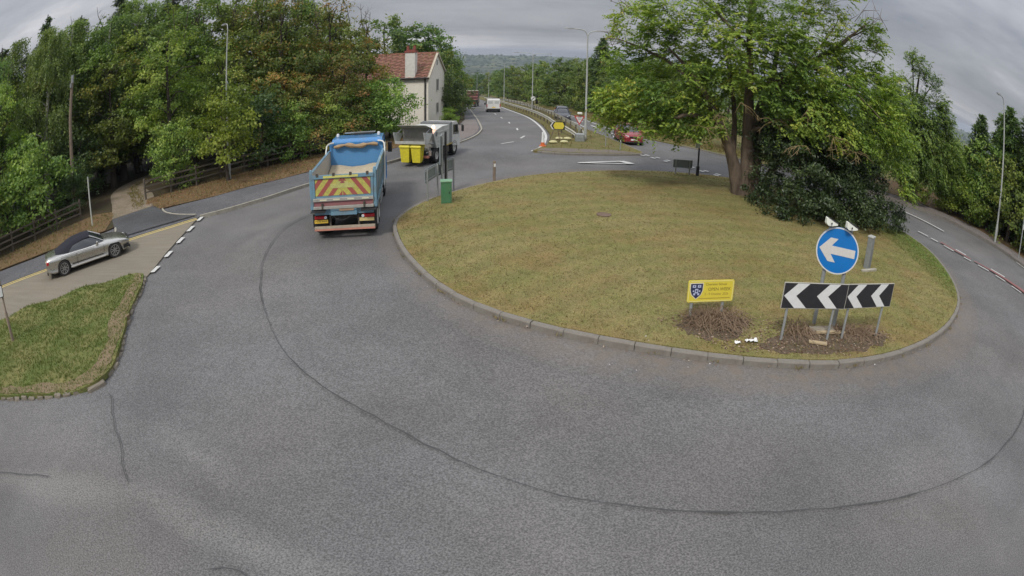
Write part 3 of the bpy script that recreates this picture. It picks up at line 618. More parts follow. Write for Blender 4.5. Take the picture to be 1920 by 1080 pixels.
LM = {
 'green': leaf_mat('leaf_green', [(0, (0.0582, 0.1060, 0.0252)), (.5, (0.1602, 0.2473, 0.0505)), (1, (0.3640, 0.4415, 0.0960))]),
 'yellow': leaf_mat('leaf_yellow_green', [(0, (0.0627, 0.1049, 0.0228)), (.45, (0.1425, 0.2029, 0.0410)), (.85, (0.2451, 0.2850, 0.0593)), (1, (0.3420, 0.3078, 0.0798))], hue=.02),
 'rust': leaf_mat('leaf_rust', [(0, (0.0678, 0.1035, 0.0235)), (.40, (0.1476, 0.1941, 0.0470)), (.62, (0.2187, 0.2234, 0.0588)), (.82, (0.3282, 0.2234, 0.0647)), (1, (0.4375, 0.2234, 0.0706))], hue=.015),
 'dark': leaf_mat('leaf_dark', [(0, (0.0335, 0.0660, 0.0254)), (.6, (0.0838, 0.1396, 0.0458)), (1, (0.1731, 0.2336, 0.0712))], rough=.4),
 'conifer': leaf_mat('needle_dark', [(0, (0.0382, 0.0751, 0.0347)), (.6, (0.0827, 0.1328, 0.0578)), (1, (0.1843, 0.2195, 0.0866))], trans=.12),
 'birch': leaf_mat('leaf_birch', [(0, (0.0783, 0.1335, 0.0446)), (.5, (0.1625, 0.2337, 0.0751)), (1, (0.2949, 0.3562, 0.1252))]),
 'lime': leaf_mat('leaf_lime', [(0, (0.0668, 0.1114, 0.0178)), (.5, (0.1708, 0.2451, 0.0372)), (1, (0.3416, 0.4010, 0.0668))]),
 'laurel': leaf_mat('leaf_laurel', [(0, (.012, .022, .008)), (.6, (.034, .056, .018)), (1, (.095, .13, .045))], rough=.42, trans=.06, spec=.32, hue=0, valr=(1, 1)),
 'ash': leaf_mat('leaf_ash', [(0, (0.0696, 0.1313, 0.0262)), (.45, (0.1857, 0.2801, 0.0482)), (.8, (0.3481, 0.4266, 0.0744)), (1, (0.4990, 0.4485, 0.0985))], hue=0, valr=(1, 1)),
 'willow': leaf_mat('leaf_willow', [(0, (0.0510, 0.0972, 0.0216)), (.5, (0.1389, 0.2133, 0.0432)), (1, (0.2693, 0.3375, 0.0743))], hue=0, valr=(1, 1)),
 'far': leaf_mat('leaf_far', [(0, (0.0592, 0.1080, 0.0329)), (.5, (0.1480, 0.2208, 0.0611)), (.9, (0.2713, 0.3335, 0.0846)), (1, (0.3699, 0.2702, 0.0939))], hue=.028),
}
def bark(name, c, c2, s=6):
    t = MT(name); n = t.noise(s, 6, .65, t.coord('Object', (1, 1, .22))); k = t.noise(1.3, 3)
    t.set(Base_Color=t.mix(t.ramp(k, [(.4, 0.0), (.7, .5)]), t.ramp(n, [(.3, c), (.7, c2)]), tuple(x * 1.4 for x in c2)), Roughness=.95); t.bump(n, .9, .05); return t.m
M_bark = bark('bark_brown', (.045, .033, .024), (.14, .105, .075))
M_bark_d = bark('bark_dark', (.022, .018, .014), (.07, .055, .042))
M_bark_b = bark('bark_birch', (.16, .15, .13), (.42, .40, .36))
M_twig = simple('dead_twig', (.24, .18, .09), .9, var=.35, scale=5)
M_twig_d = simple('bare_twig', (.12, .095, .08), .9, var=.35, scale=5)

def lobed(rng, lobes, per_area, leaf_r=.42, leaves_per=70, lo=-.55, up=.45):
    """Leaf clumps over the surface of overlapping lobes; returns points, normals, tint, clump centres."""
    P = []; Nn = []; T = []; CC = []
    for (x, y, z, r, sq) in lobes:
        k = max(4, int(per_area * r * r)); d = unit(rng.normal(size=(k * 2, 3))); d = d[d[:, 2] > lo][:k]
        rad = r * rng.uniform(.62, 1.08, len(d))[:, None]; c = np.array([x, y, z]) + d * rad * np.array([1, 1, sq])
        lobe_t = rng.normal(.5, .1)
        for q in range(len(c)):
            n = int(leaves_per * rng.uniform(.5, 1.4)); s = leaf_r * rng.uniform(.65, 1.35)
            p = c[q] + rng.normal(size=(n, 3)) * np.array([s, s, s * .6]) * .62
            P.append(p); Nn.append(unit(d[q] * .8 + np.array([0, 0, up]) + rng.normal(size=(n, 3)) * .75)); T.append(np.clip(lobe_t + rng.normal(0, .13) + rng.normal(0, .16, n), 0, 1)); CC.append(c[q])
    return np.concatenate(P), np.concatenate(Nn), np.concatenate(T), np.array(CC)
def trunk_mb(rng, H, r0, lean=.3, limbs=(), n=9, seg=7):
    mb = MB(); pts = []; x = y = 0.0
    for i in range(seg + 1):
        t = i / seg; pts.append((x + math.sin(t * 3 + r0 * 9) * lean * t, y + math.cos(t * 2.2 + H) * lean * t * .7, H * t))
    mb.tube(pts, [r0 * (1.25 if i == 0 else 1) * (1 - .82 * i / seg) for i in range(seg + 1)], n)
    for q in limbs:
        t = min(.85, max(.15, (q[2] - .35 * math.hypot(q[0], q[1])) / H)); i = int(t * seg); f = t * seg - i
        a = Vector(pts[i]).lerp(Vector(pts[i + 1]), f); b = Vector(q); m = a.lerp(b, .5) + Vector((0, 0, .18 * (b - a).length))
        mb.tube([a, a.lerp(m, .5) + Vector((0, 0, .05)), m, b], [r0 * .42 * (1 - .6 * t), r0 * .3 * (1 - .6 * t), r0 * .2, r0 * .06], 6, caps=False)
    return mb
TREES = {}
def template(key, crown, trunk): TREES[key] = (crown, trunk)
def mk_broad(key, seed, H, W, nl, mat, leafL=.22, per=5.5, lp=60, bark_=None, zlow=.16, wisps=0, shape=1.0):
    rng = np.random.default_rng(seed); lobes = []
    for i in range(nl):
        t = (i + rng.uniform(.2, .8)) / nl; z = H * (zlow + (.93 - zlow) * t); env = math.sin(math.pi * min(1, (.12 + t * .88) ** shape)) ** .6
        a = i * 2.4 + rng.uniform(-.5, .5); rr = W * .5 * env * rng.uniform(.35, .72); r = W * rng.uniform(.17, .27) * (1.12 - .42 * t)
        lobes.append((rr * math.cos(a), rr * math.sin(a), z, r, .82))
    lobes.append((0, 0, H * .55, W * .3, 1.3))
    P, Nn, T, CC = lobed(rng, lobes, per, leaf_r=.46, leaves_per=lp)
    cr = leaf_mesh('crown', P, Nn, leafL, leafL * .62, T, mat, rng=rng)
    tm = trunk_mb(rng, H * .86, H * .017 + .05, .35, [l[:3] for l in lobes[:-1]])
    if wisps:
        top = CC[CC[:, 2] > H * .72]
        for w in range(wisps):
            a = Vector(top[rng.integers(len(top))]); d = Vector((rng.normal(0, .35), rng.normal(0, .35), 1)).normalized()
            b = a + d * rng.uniform(.8, 1.7); tm.tube([a - d * .5, a.lerp(b, .5) + Vector((rng.normal(0, .08), 0, 0)), b], [.03, .02, .008], 4, caps=False)
            for j in range(4):
                c = a.lerp(b, rng.uniform(.3, .95)); tm.tube([c, c + Vector((rng.normal(0, .3), rng.normal(0, .3), .35))], [.012, .005], 3, caps=False)
    template(key, cr, tm.mesh('trunk', bark_ or M_bark_d, smooth=True))
def mk_conifer(key, seed, H, W, mat, gappy=.0, pw=.75):
    rng = np.random.default_rng(seed); P = []; Nn = []; T = []; A = []; tm = trunk_mb(rng, H, H * .016 + .05, .12)
    z = H * .1
    while z < H * .99:
        t = z / H; r = W * .5 * (1 - t) ** pw * rng.uniform(.75, 1.15) + .12
        for b in range(int(5 + 4 * (1 - t))):
            if rng.random() < gappy: continue
            a = rng.uniform(0, 2 * math.pi); rb = r * rng.uniform(.6, 1.1); k = int(18 + rb * 62); s = rng.uniform(.12, 1, k) ** .7
            dr = np.array([math.cos(a), math.sin(a), 0]); p = dr[None] * (s * rb)[:, None]; p[:, 2] = z + .10 * rb * s - .42 * rb * s ** 2
            p += rng.normal(size=(k, 3)) * np.array([.13, .13, .10]) * (1 + .6 * rb * (1 - s[:, None] * .5)) * .8
            P.append(p); A.append(np.tile(dr + np.array([0, 0, -.2]), (k, 1)) + rng.normal(0, .5, (k, 3))); Nn.append(np.array([0, 0, 1]) + rng.normal(0, .55, (k, 3))); T.append(np.clip(.25 + .5 * s + rng.normal(0, .17, k), 0, 1))
        z += H * .027 * rng.uniform(.7, 1.3)
    cr = leaf_mesh('crown', np.concatenate(P), np.concatenate(Nn), .34, .11, np.concatenate(T), mat, np.concatenate(A), rng)
    template(key, cr, tm.mesh('trunk', M_bark_d, smooth=True))
def strands(rng, starts, lmin, lmax, step, spread, out=None):
    P = []; A = []; T = []
    for c in starts:
        ln = rng.uniform(lmin, lmax); k = max(3, int(ln / step)); s = np.linspace(0, 1, k); tt = rng.normal(.5, .15)
        d = (np.array([rng.normal(0, .22), rng.normal(0, .22), 0]) if out is None else out(c) * .35 + np.array([rng.normal(0, .15), rng.normal(0, .15), 0]))
        p = c + d[None] * (s * ln)[:, None] * np.array([1, 1, 0]); p[:, 2] -= ln * (s ** 1.35)
        P.append(p + rng.normal(0, spread, (k, 3))); A.append(np.tile(np.array([d[0], d[1], -1.0]), (k, 1)) + rng.normal(0, .45, (k, 3))); T.append(np.clip(tt + rng.normal(0, .15, k), 0, 1))
    return np.concatenate(P), np.concatenate(A), np.concatenate(T)
def mk_birch(key, seed, H, W, mat, nst=900, leafL=.17, bark_=None):
    rng = np.random.default_rng(seed); lobes = []
    for i in range(13):
        t = (i + .5) / 13; a = i * 2.4; env = math.sin(math.pi * (.2 + .78 * t)) ** .7; rr = W * .5 * env * rng.uniform(.3, .75)
        lobes.append((rr * math.cos(a), rr * math.sin(a), H * (.3 + .68 * t), W * .17 * (1.15 - .5 * t), .8))
    st = []
    for q in range(nst):
        l = lobes[rng.integers(len(lobes))]; d = unit(rng.normal(size=3)); d[2] = abs(d[2]) * .6; st.append(np.array(l[:3]) + d * l[3] * rng.uniform(.4, 1.1))
    P, A, T = strands(rng, st, .7, 2.6, .075, .07)
    cr = leaf_mesh('crown', P, rng.normal(size=P.shape) + np.array([0, -.2, .4]), leafL, leafL * .5, T, mat, A, rng)
    template(key, cr, trunk_mb(rng, H * .95, H * .012 + .05, .5, [l[:3] for l in lobes]).mesh('trunk', bark_ or M_bark_b, smooth=True))
mk_broad('green_a', 21, 12, 7.6, 15, LM['green'], wisps=8)
mk_broad('yellow_a', 22, 12, 7.2, 14, LM['yellow'], wisps=16)
mk_broad('yellow_b', 23, 11, 7.6, 13, LM['yellow'], wisps=10)
mk_broad('rust_a', 24, 12, 7.0, 14, LM['rust'], wisps=30)
mk_broad('rust_b', 25, 8, 6.2, 11, LM['rust'], leafL=.2, zlow=.08)
mk_broad('bush_green', 26, 5, 5.4, 10, LM['green'], leafL=.2, zlow=.1, per=7)
mk_broad('bush_dark', 27, 5, 5.2, 10, LM['dark'], leafL=.2, zlow=.08, per=7)
mk_broad('bush_lime', 28, 4, 4.2, 9, LM['lime'], leafL=.19, zlow=.1, per=9)
mk_broad('round_a', 29, 11, 9.5, 17, LM['far'], leafL=.3, per=4.6, lp=54, zlow=.08)
mk_broad('round_b', 30, 10, 8.2, 13, LM['far'], leafL=.3, per=4.2, lp=54, zlow=.04)
mk_broad('belt_a', 31, 9, 8.4, 14, LM['far'], leafL=.3, per=4.8, lp=50, zlow=.03)
mk_conifer('conifer_a', 33, 15, 6.4, LM['conifer'], .05, .6)
mk_conifer('conifer_b', 34, 13, 5.4, LM['conifer'], .14, .6)
mk_conifer('spire', 35, 10, 5.0, LM['dark'], .05, .5)
mk_birch('birch', 36, 12, 6.4, LM['birch'])
def tree(name, key, x, y, h, label, group, cat='tree', rz=None, wide=1.0, zf=None, k=None):
    crown, trunk = TREES[key]; base_h = {'green_a': 12, 'yellow_a': 12, 'yellow_b': 11, 'rust_a': 12, 'rust_b': 8, 'bush_green': 5, 'bush_dark': 5, 'bush_lime': 4, 'round_a': 11, 'round_b': 10, 'belt_a': 9, 'conifer_a': 15, 'conifer_b': 13, 'spire': 10, 'birch': 12}[key]
    s = h / base_h
    t = thing(name, label, cat, (x, y, (zt if zf is None else zf)(x, y) + .05), random.uniform(0, 6.28) if rz is None else rz, group)
    t.scale = (s * wide, s * wide, s)
    obj('trunk', trunk, t); obj('crown', crown, t)
    return t
GW = 'trees and shrubs of the roadside wood'
W = [  # name, template, x, y, height, label, width
 ('broadleaf_shrub', 'bush_green', -28.3, 23.4, 6.0, 'bright green big-leaved shrub behind the post and rail fence beside the silver car', 1.15),
 ('broadleaf_shrub', 'bush_green', -31.6, 19.6, 7.6, 'bright green big-leaved shrub at the left edge of the photo', 1.2),
 ('broadleaf_shrub', 'bush_dark', -26.6, 27.2, 3.3, 'dark green shrub between the wooden utility pole and the slim white post', 1.05),
 ('broadleaf_shrub', 'bush_dark', -29.6, 31.0, 5.0, 'dark shrub just behind the wooden utility pole', 1.2),
 ('broadleaf_tree', 'green_a', -33.5, 24.6, 11.0, 'mid-green tree rising above the bright shrubs at the left edge of the wood', 1.0),
 ('birch_tree', 'birch', -32.0, 29.2, 14.0, 'drooping silver birch left of the wooden utility pole', 1.1),
 ('birch_tree', 'birch', -37.0, 26.0, 13.6, 'drooping silver birch nearest the left edge of the photo', 1.1),
 ('conifer_tree', 'conifer_a', -37.0, 33.2, 16.0, 'tall dark conifer with the highest tip, far left of the wood', 1.0),
 ('conifer_tree', 'conifer_b', -35.0, 36.5, 15.0, 'dark conifer rising just behind the top of the wooden utility pole', 1.1),
 ('conifer_tree', 'conifer_a', -32.0, 39.5, 16.6, 'tall dark conifer right of the wooden utility pole', 1.0),
 ('conifer_tree', 'conifer_b', -42.5, 31.0, 15.0, 'dark conifer at the far left of the skyline', 1.4),
 ('conifer_tree', 'conifer_b', -28.6, 44.0, 15.5, 'thin-topped conifer above the dirt track', 1.4),
 ('birch_tree', 'birch', -30.6, 36.6, 13.6, 'drooping birch at the bend of the dirt track', 1.3),
 ('broadleaf_tree', 'green_a', -29.0, 38.8, 12.5, 'dark green tree standing where the dirt track goes into the wood', 1.1),
 ('broadleaf_tree', 'green_a', -22.3, 34.4, 11.0, 'green tree at the corner of the dirt track and the right-hand fence', 1.05),
 ('broadleaf_tree', 'yellow_a', -23.6, 40.0, 13.2, 'tall yellow-green tree left of the tall single lamp column', 1.1),
 ('broadleaf_tree', 'yellow_b', -19.4, 36.8, 8.8, 'yellow-green tree close behind the tall single lamp column', 1.0),
 ('broadleaf_shrub', 'bush_green', -20.6, 31.9, 4.2, 'light green shrub hanging over the first fence bay beside the dirt track', .95),
 ('broadleaf_shrub', 'bush_lime', -16.9, 32.75, 4.7, 'yellow-green shrub wrapped round the foot of the tall lamp column', .95),
 ('broadleaf_shrub', 'bush_dark', -16.3, 36.9, 5.2, 'dark glossy shrub over the fence to the right of the lamp column', 1.1),
 ('broadleaf_tree', 'yellow_a', -19.8, 44.0, 13.4, 'tall yellow-green tree with thin twigs above the lamp column', 1.1),
 ('broadleaf_tree', 'rust_a', -16.6, 42.2, 12.6, 'tall rust-tinged tree standing above the blue tipper lorry, left one', 1.0),
 ('broadleaf_tree', 'rust_a', -13.9, 46.2, 12.2, 'tall rust-tinged tree standing above the blue tipper lorry, right one', 1.05),
 ('broadleaf_shrub', 'rust_b', -14.6, 40.0, 6.2, 'orange and green bushy tree by the road left of the blue tipper lorry', 1.05),
 ('broadleaf_shrub', 'rust_b', -12.5, 43.4, 7.0, 'orange and green bushy tree by the road behind the blue tipper lorry', 1.05),
 ('broadleaf_tree', 'rust_a', -11.9, 49.0, 8.8, 'rust-tinged tree between the blue tipper lorry and the cream house', .95),
 ('broadleaf_shrub', 'bush_green', -9.7, 47.6, 5.0, 'light green bush in front of the cream house behind the refuse lorry', .95),
 ('broadleaf_shrub', 'bush_green', -10.9, 45.2, 4.8, 'green bush between the blue tipper lorry and the refuse lorry', 1.1),
 ('broadleaf_tree', 'yellow_b', -24.5, 48.5, 14.2, 'tall yellow-green tree deep in the wood behind the lamp column', 1.15),
 ('broadleaf_tree', 'green_a', -19.0, 53.0, 13.4, 'dark green tree deep in the wood behind the rust-tinged trees', 1.2),
 ('broadleaf_tree', 'green_a', -36.5, 43.5, 14.0, 'green tree deep in the wood behind the conifers', 1.2),
 ('broadleaf_tree', 'green_a', -40.0, 24.5, 12.6, 'green tree at the left edge of the photo beyond the drooping birches', 1.25),
 ('broadleaf_tree', 'yellow_b', -35.2, 30.6, 12.6, 'olive-green tree between the two drooping birches', 1.2),
 ('broadleaf_tree', 'green_a', -33.6, 34.4, 13.6, 'green tree filling the gap behind the drooping birch and the wooden utility pole', 1.3),
 ('birch_tree', 'birch', -38.6, 30.4, 14.6, 'drooping birch in front of the tall far left conifer', 1.3),
 ('birch_tree', 'birch', -33.2, 33.0, 14.2, 'drooping birch directly behind the wooden utility pole', 1.3),
 ('birch_tree', 'birch', -29.5, 39.6, 15.2, 'tallest drooping birch above the dirt track', 1.35),
 ('broadleaf_tree', 'green_a', -42.0, 29.5, 13.8, 'dark green tree under the far left conifer tip', 1.3),
 ('broadleaf_tree', 'yellow_b', -28.2, 34.2, 10.4, 'olive-green tree right of the wooden utility pole above the dark shrub', 1.2),
 ('broadleaf_tree', 'green_a', -29.0, 36.8, 12.4, 'dense green tree on the left bank of the dirt track', 1.15),
 ('broadleaf_tree', 'green_a', -28.0, 42.0, 14.0, 'green tree below the thin-topped conifer above the dirt track', 1.3),
 ('broadleaf_tree', 'yellow_a', -26.2, 45.0, 14.2, 'yellow-green tree behind the corner of the dirt track', 1.2),
 ('broadleaf_tree', 'green_a', -34.5, 39.8, 14.4, 'green tree between the conifers deep in the wood', 1.3),
 ('broadleaf_tree', 'rust_a', -21.6, 47.4, 13.4, 'rust and olive tree showing between the two tall yellow-green trees', 1.15),
 ('broadleaf_tree', 'yellow_a', -18.0, 47.6, 12.8, 'olive tree with bare twig tops behind the left rust-tinged tree', 1.1),
 ('broadleaf_shrub', 'rust_b', -16.6, 38.9, 6.4, 'olive and orange bushy tree behind the dark glossy shrub', 1.1),
 ('broadleaf_shrub', 'bush_green', -14.7, 38.6, 4.0, 'green shrub at the verge left of the blue tipper lorry cab', 1.0),
 ('broadleaf_shrub', 'bush_green', -12.7, 41.9, 4.2, 'green shrub at the verge behind the blue tipper lorry cab', 1.0),
 ('broadleaf_tree', 'round_a', -22.0, 74.0, 12.6, 'large round green tree behind the left end of the red tiled roof', 1.15),
 ('broadleaf_tree', 'round_b', -16.2, 78.0, 13.6, 'largest round green tree behind the chimney of the cream house', 1.2),
 ('broadleaf_tree', 'round_a', -11.6, 80.0, 12.4, 'round green tree rising behind the gable of the cream house', 1.1),
 ('broadleaf_tree', 'round_b', -26.5, 66.0, 11.5, 'grey-green tree above the hidden end of the red tiled roof', 1.1),
]
for nm, key, x, y, h, lab, wd in W:
    t_ = tree(nm, key, x, y, h, lab, GW, 'shrub' if 'shrub' in nm else 'tree', wide=wd)
    if 'wrapped round' in lab:      # this one stands on a bare stem; the column shows below it
        for c_ in t_.children: c_.location.z = 1.0 if c_.name.startswith('crown') else 0.0
NTH = 'first second third fourth fifth sixth seventh eighth ninth tenth eleventh twelfth thirteenth fourteenth'.split()
G2 = 'trees along the left of the outgoing carriageway'
for i, (x, y, h, k) in enumerate([(-7.3, 66.5, 5.4, 'bush_dark'), (-8.6, 72, 8.2, 'round_b'), (-8.9, 79, 7.6, 'belt_a'), (-10.4, 88, 9.0, 'round_a'), (-11.2, 98, 9.2, 'belt_a'), (-12.8, 109, 9.6, 'round_b'), (-15.0, 122, 10, 'round_a'), (-17.4, 138, 10, 'belt_a'), (-20.5, 158, 10, 'round_a'), (-25, 185, 11, 'round_b'), (-31, 215, 11, 'belt_a')]):
    tree('broadleaf_tree', k, x, y, h, ['low dark bush beside the gable end of the cream house', 'bushy green tree right of the cream house gable'][i] if i < 2 else NTH[i - 2] + ' green tree past the house in the line left of the outgoing carriageway', G2, 'shrub' if i == 0 else 'tree')
tree('garden_hedge', 'bush_lime', -5.9, 60.5, 1.7, 'low yellow-green garden bush beside the cream house gable', None, 'bush', wide=1.1) if False else tree('garden_bush', 'bush_lime', -6.1, 58.6, 1.7, 'low yellow-green garden bush at the foot of the cream gable', 'garden bushes', 'bush', wide=1.1)
G3 = 'belt of trees beyond the incoming carriageway'
belt = [(13.6, 57, 6.6, 'belt_a'), (17.5, 60, 8.2, 'round_b'), (15.2, 66, 7.4, 'belt_a'), (13.5, 73, 7.6, 'round_a'), (17.5, 76, 8.8, 'belt_a'), (12.6, 82, 8.2, 'round_b'), (11.6, 91, 8.4, 'belt_a'), (14.5, 97, 9.2, 'round_a'), (10.2, 101, 8.6, 'round_b'), (8.8, 112, 9.2, 'belt_a'), (11.5, 120, 10, 'round_a'), (6.8, 125, 9.4, 'round_b'), (4.8, 140, 10, 'belt_a'), (2.8, 157, 10, 'round_a'), (.3, 176, 10.5, 'round_b'), (-2.5, 200, 11, 'belt_a'), (-6, 228, 11, 'round_a'), (-11, 262, 11, 'round_b'), (-17, 300, 11.5, 'belt_a'), (-23, 335, 11, 'round_a'), (-31, 385, 11, 'round_b'), (-38, 420, 11, 'belt_a')]
for i, (x, y, h, k) in enumerate(belt): tree('broadleaf_tree', k, x, y, h, (NTH[i] + ' tree from the roundabout in the green belt beyond the incoming carriageway') if i < 14 else 'distant green tree in the belt where the incoming carriageway comes over the hill', G3)
tree('conifer_tree', 'spire', 12.2, 88, 11.5, 'dark pointed conifer standing above the belt beyond the dark car', None)
tree('roadside_bush', 'bush_lime', 10.6, 70.5, 1.9, 'small bright green bush by the verge just right of the tall double lamp', None, 'bush')
G4 = 'trees and hedges behind the right-hand road'
for nm, k, x, y, h, lab, wd in [
 ('broadleaf_tree', 'green_a', 17.0, 47.5, 6.5, 'green tree behind the trunk of the large island tree', 1.1),
 ('broadleaf_tree', 'belt_a', 20.5, 46.0, 7.0, 'round green tree behind the dark laurel bush', 1.0),
 ('broadleaf_tree', 'round_b', 24.0, 42.5, 7.2, 'round green tree across the road behind the laurel bush, nearest the bend', 1.0),
 ('yellow_shrub', 'bush_lime', 27.55, 33.3, 2.7, 'vivid yellow-green shrub on the far side of the right-hand road', 1.0),
 ('hedge_shrub', 'bush_green', 25.0, 37.6, 2.6, 'green hedge shrub left of the vivid yellow-green shrub', 1.1),
 ('hedge_shrub', 'bush_lime', 30.6, 32.4, 2.7, 'pale green hedge shrub under the tall dark shrubs left of the right-hand lamp', 1.15),
 ('hedge_shrub', 'bush_lime', 31.6, 30.0, 3.6, 'green hedge shrub immediately left of the right-hand lamp column', 1.15),
 ('hedge_shrub', 'bush_green', 33.4, 26.4, 6.0, 'green hedge shrub right of the right-hand lamp column', 1.1),
 ('hedge_shrub', 'bush_green', 33.4, 29.2, 6.4, 'tall green shrub filling the hedge right behind the right-hand lamp column', 1.05),
 ('hedge_shrub', 'bush_green', 32.2, 32.4, 5.6, 'tall green shrub at the left end of the right-hand hedge', 1.0),
 ('hedge_shrub', 'bush_dark', 34.3, 21.4, 5.6, 'dark hedge shrub at the right edge of the photo', 1.2),
 ('spire_tree', 'spire', 33.4, 31.0, 8.2, 'pointed dark tree left of the right-hand lamp column', 1.15),
 ('spire_tree', 'spire', 35.0, 28.2, 9.7, 'pointed dark tree right behind the right-hand lamp column', 1.25),
 ('spire_tree', 'spire', 35.6, 25.4, 10.6, 'tallest pointed dark tree at the right edge of the photo', 1.35),
 ('spire_tree', 'spire', 36.6, 30.6, 9.0, 'pointed dark tree set back behind the right-hand hedge', 1.35),
 ('broadleaf_tree', 'green_a', 33.0, 34.2, 5.6, 'dark green tree filling the hedge left of the pointed trees', 1.3),
 ('broadleaf_tree', 'rust_a', 36.0, 38.5, 5.8, 'brownish tree in the gap of the skyline right of the willowy tree', 1.2)]:
    tree(nm, k, x, y, h, lab, G4, 'tree' if 'tree' in nm else 'shrub', wide=wd)

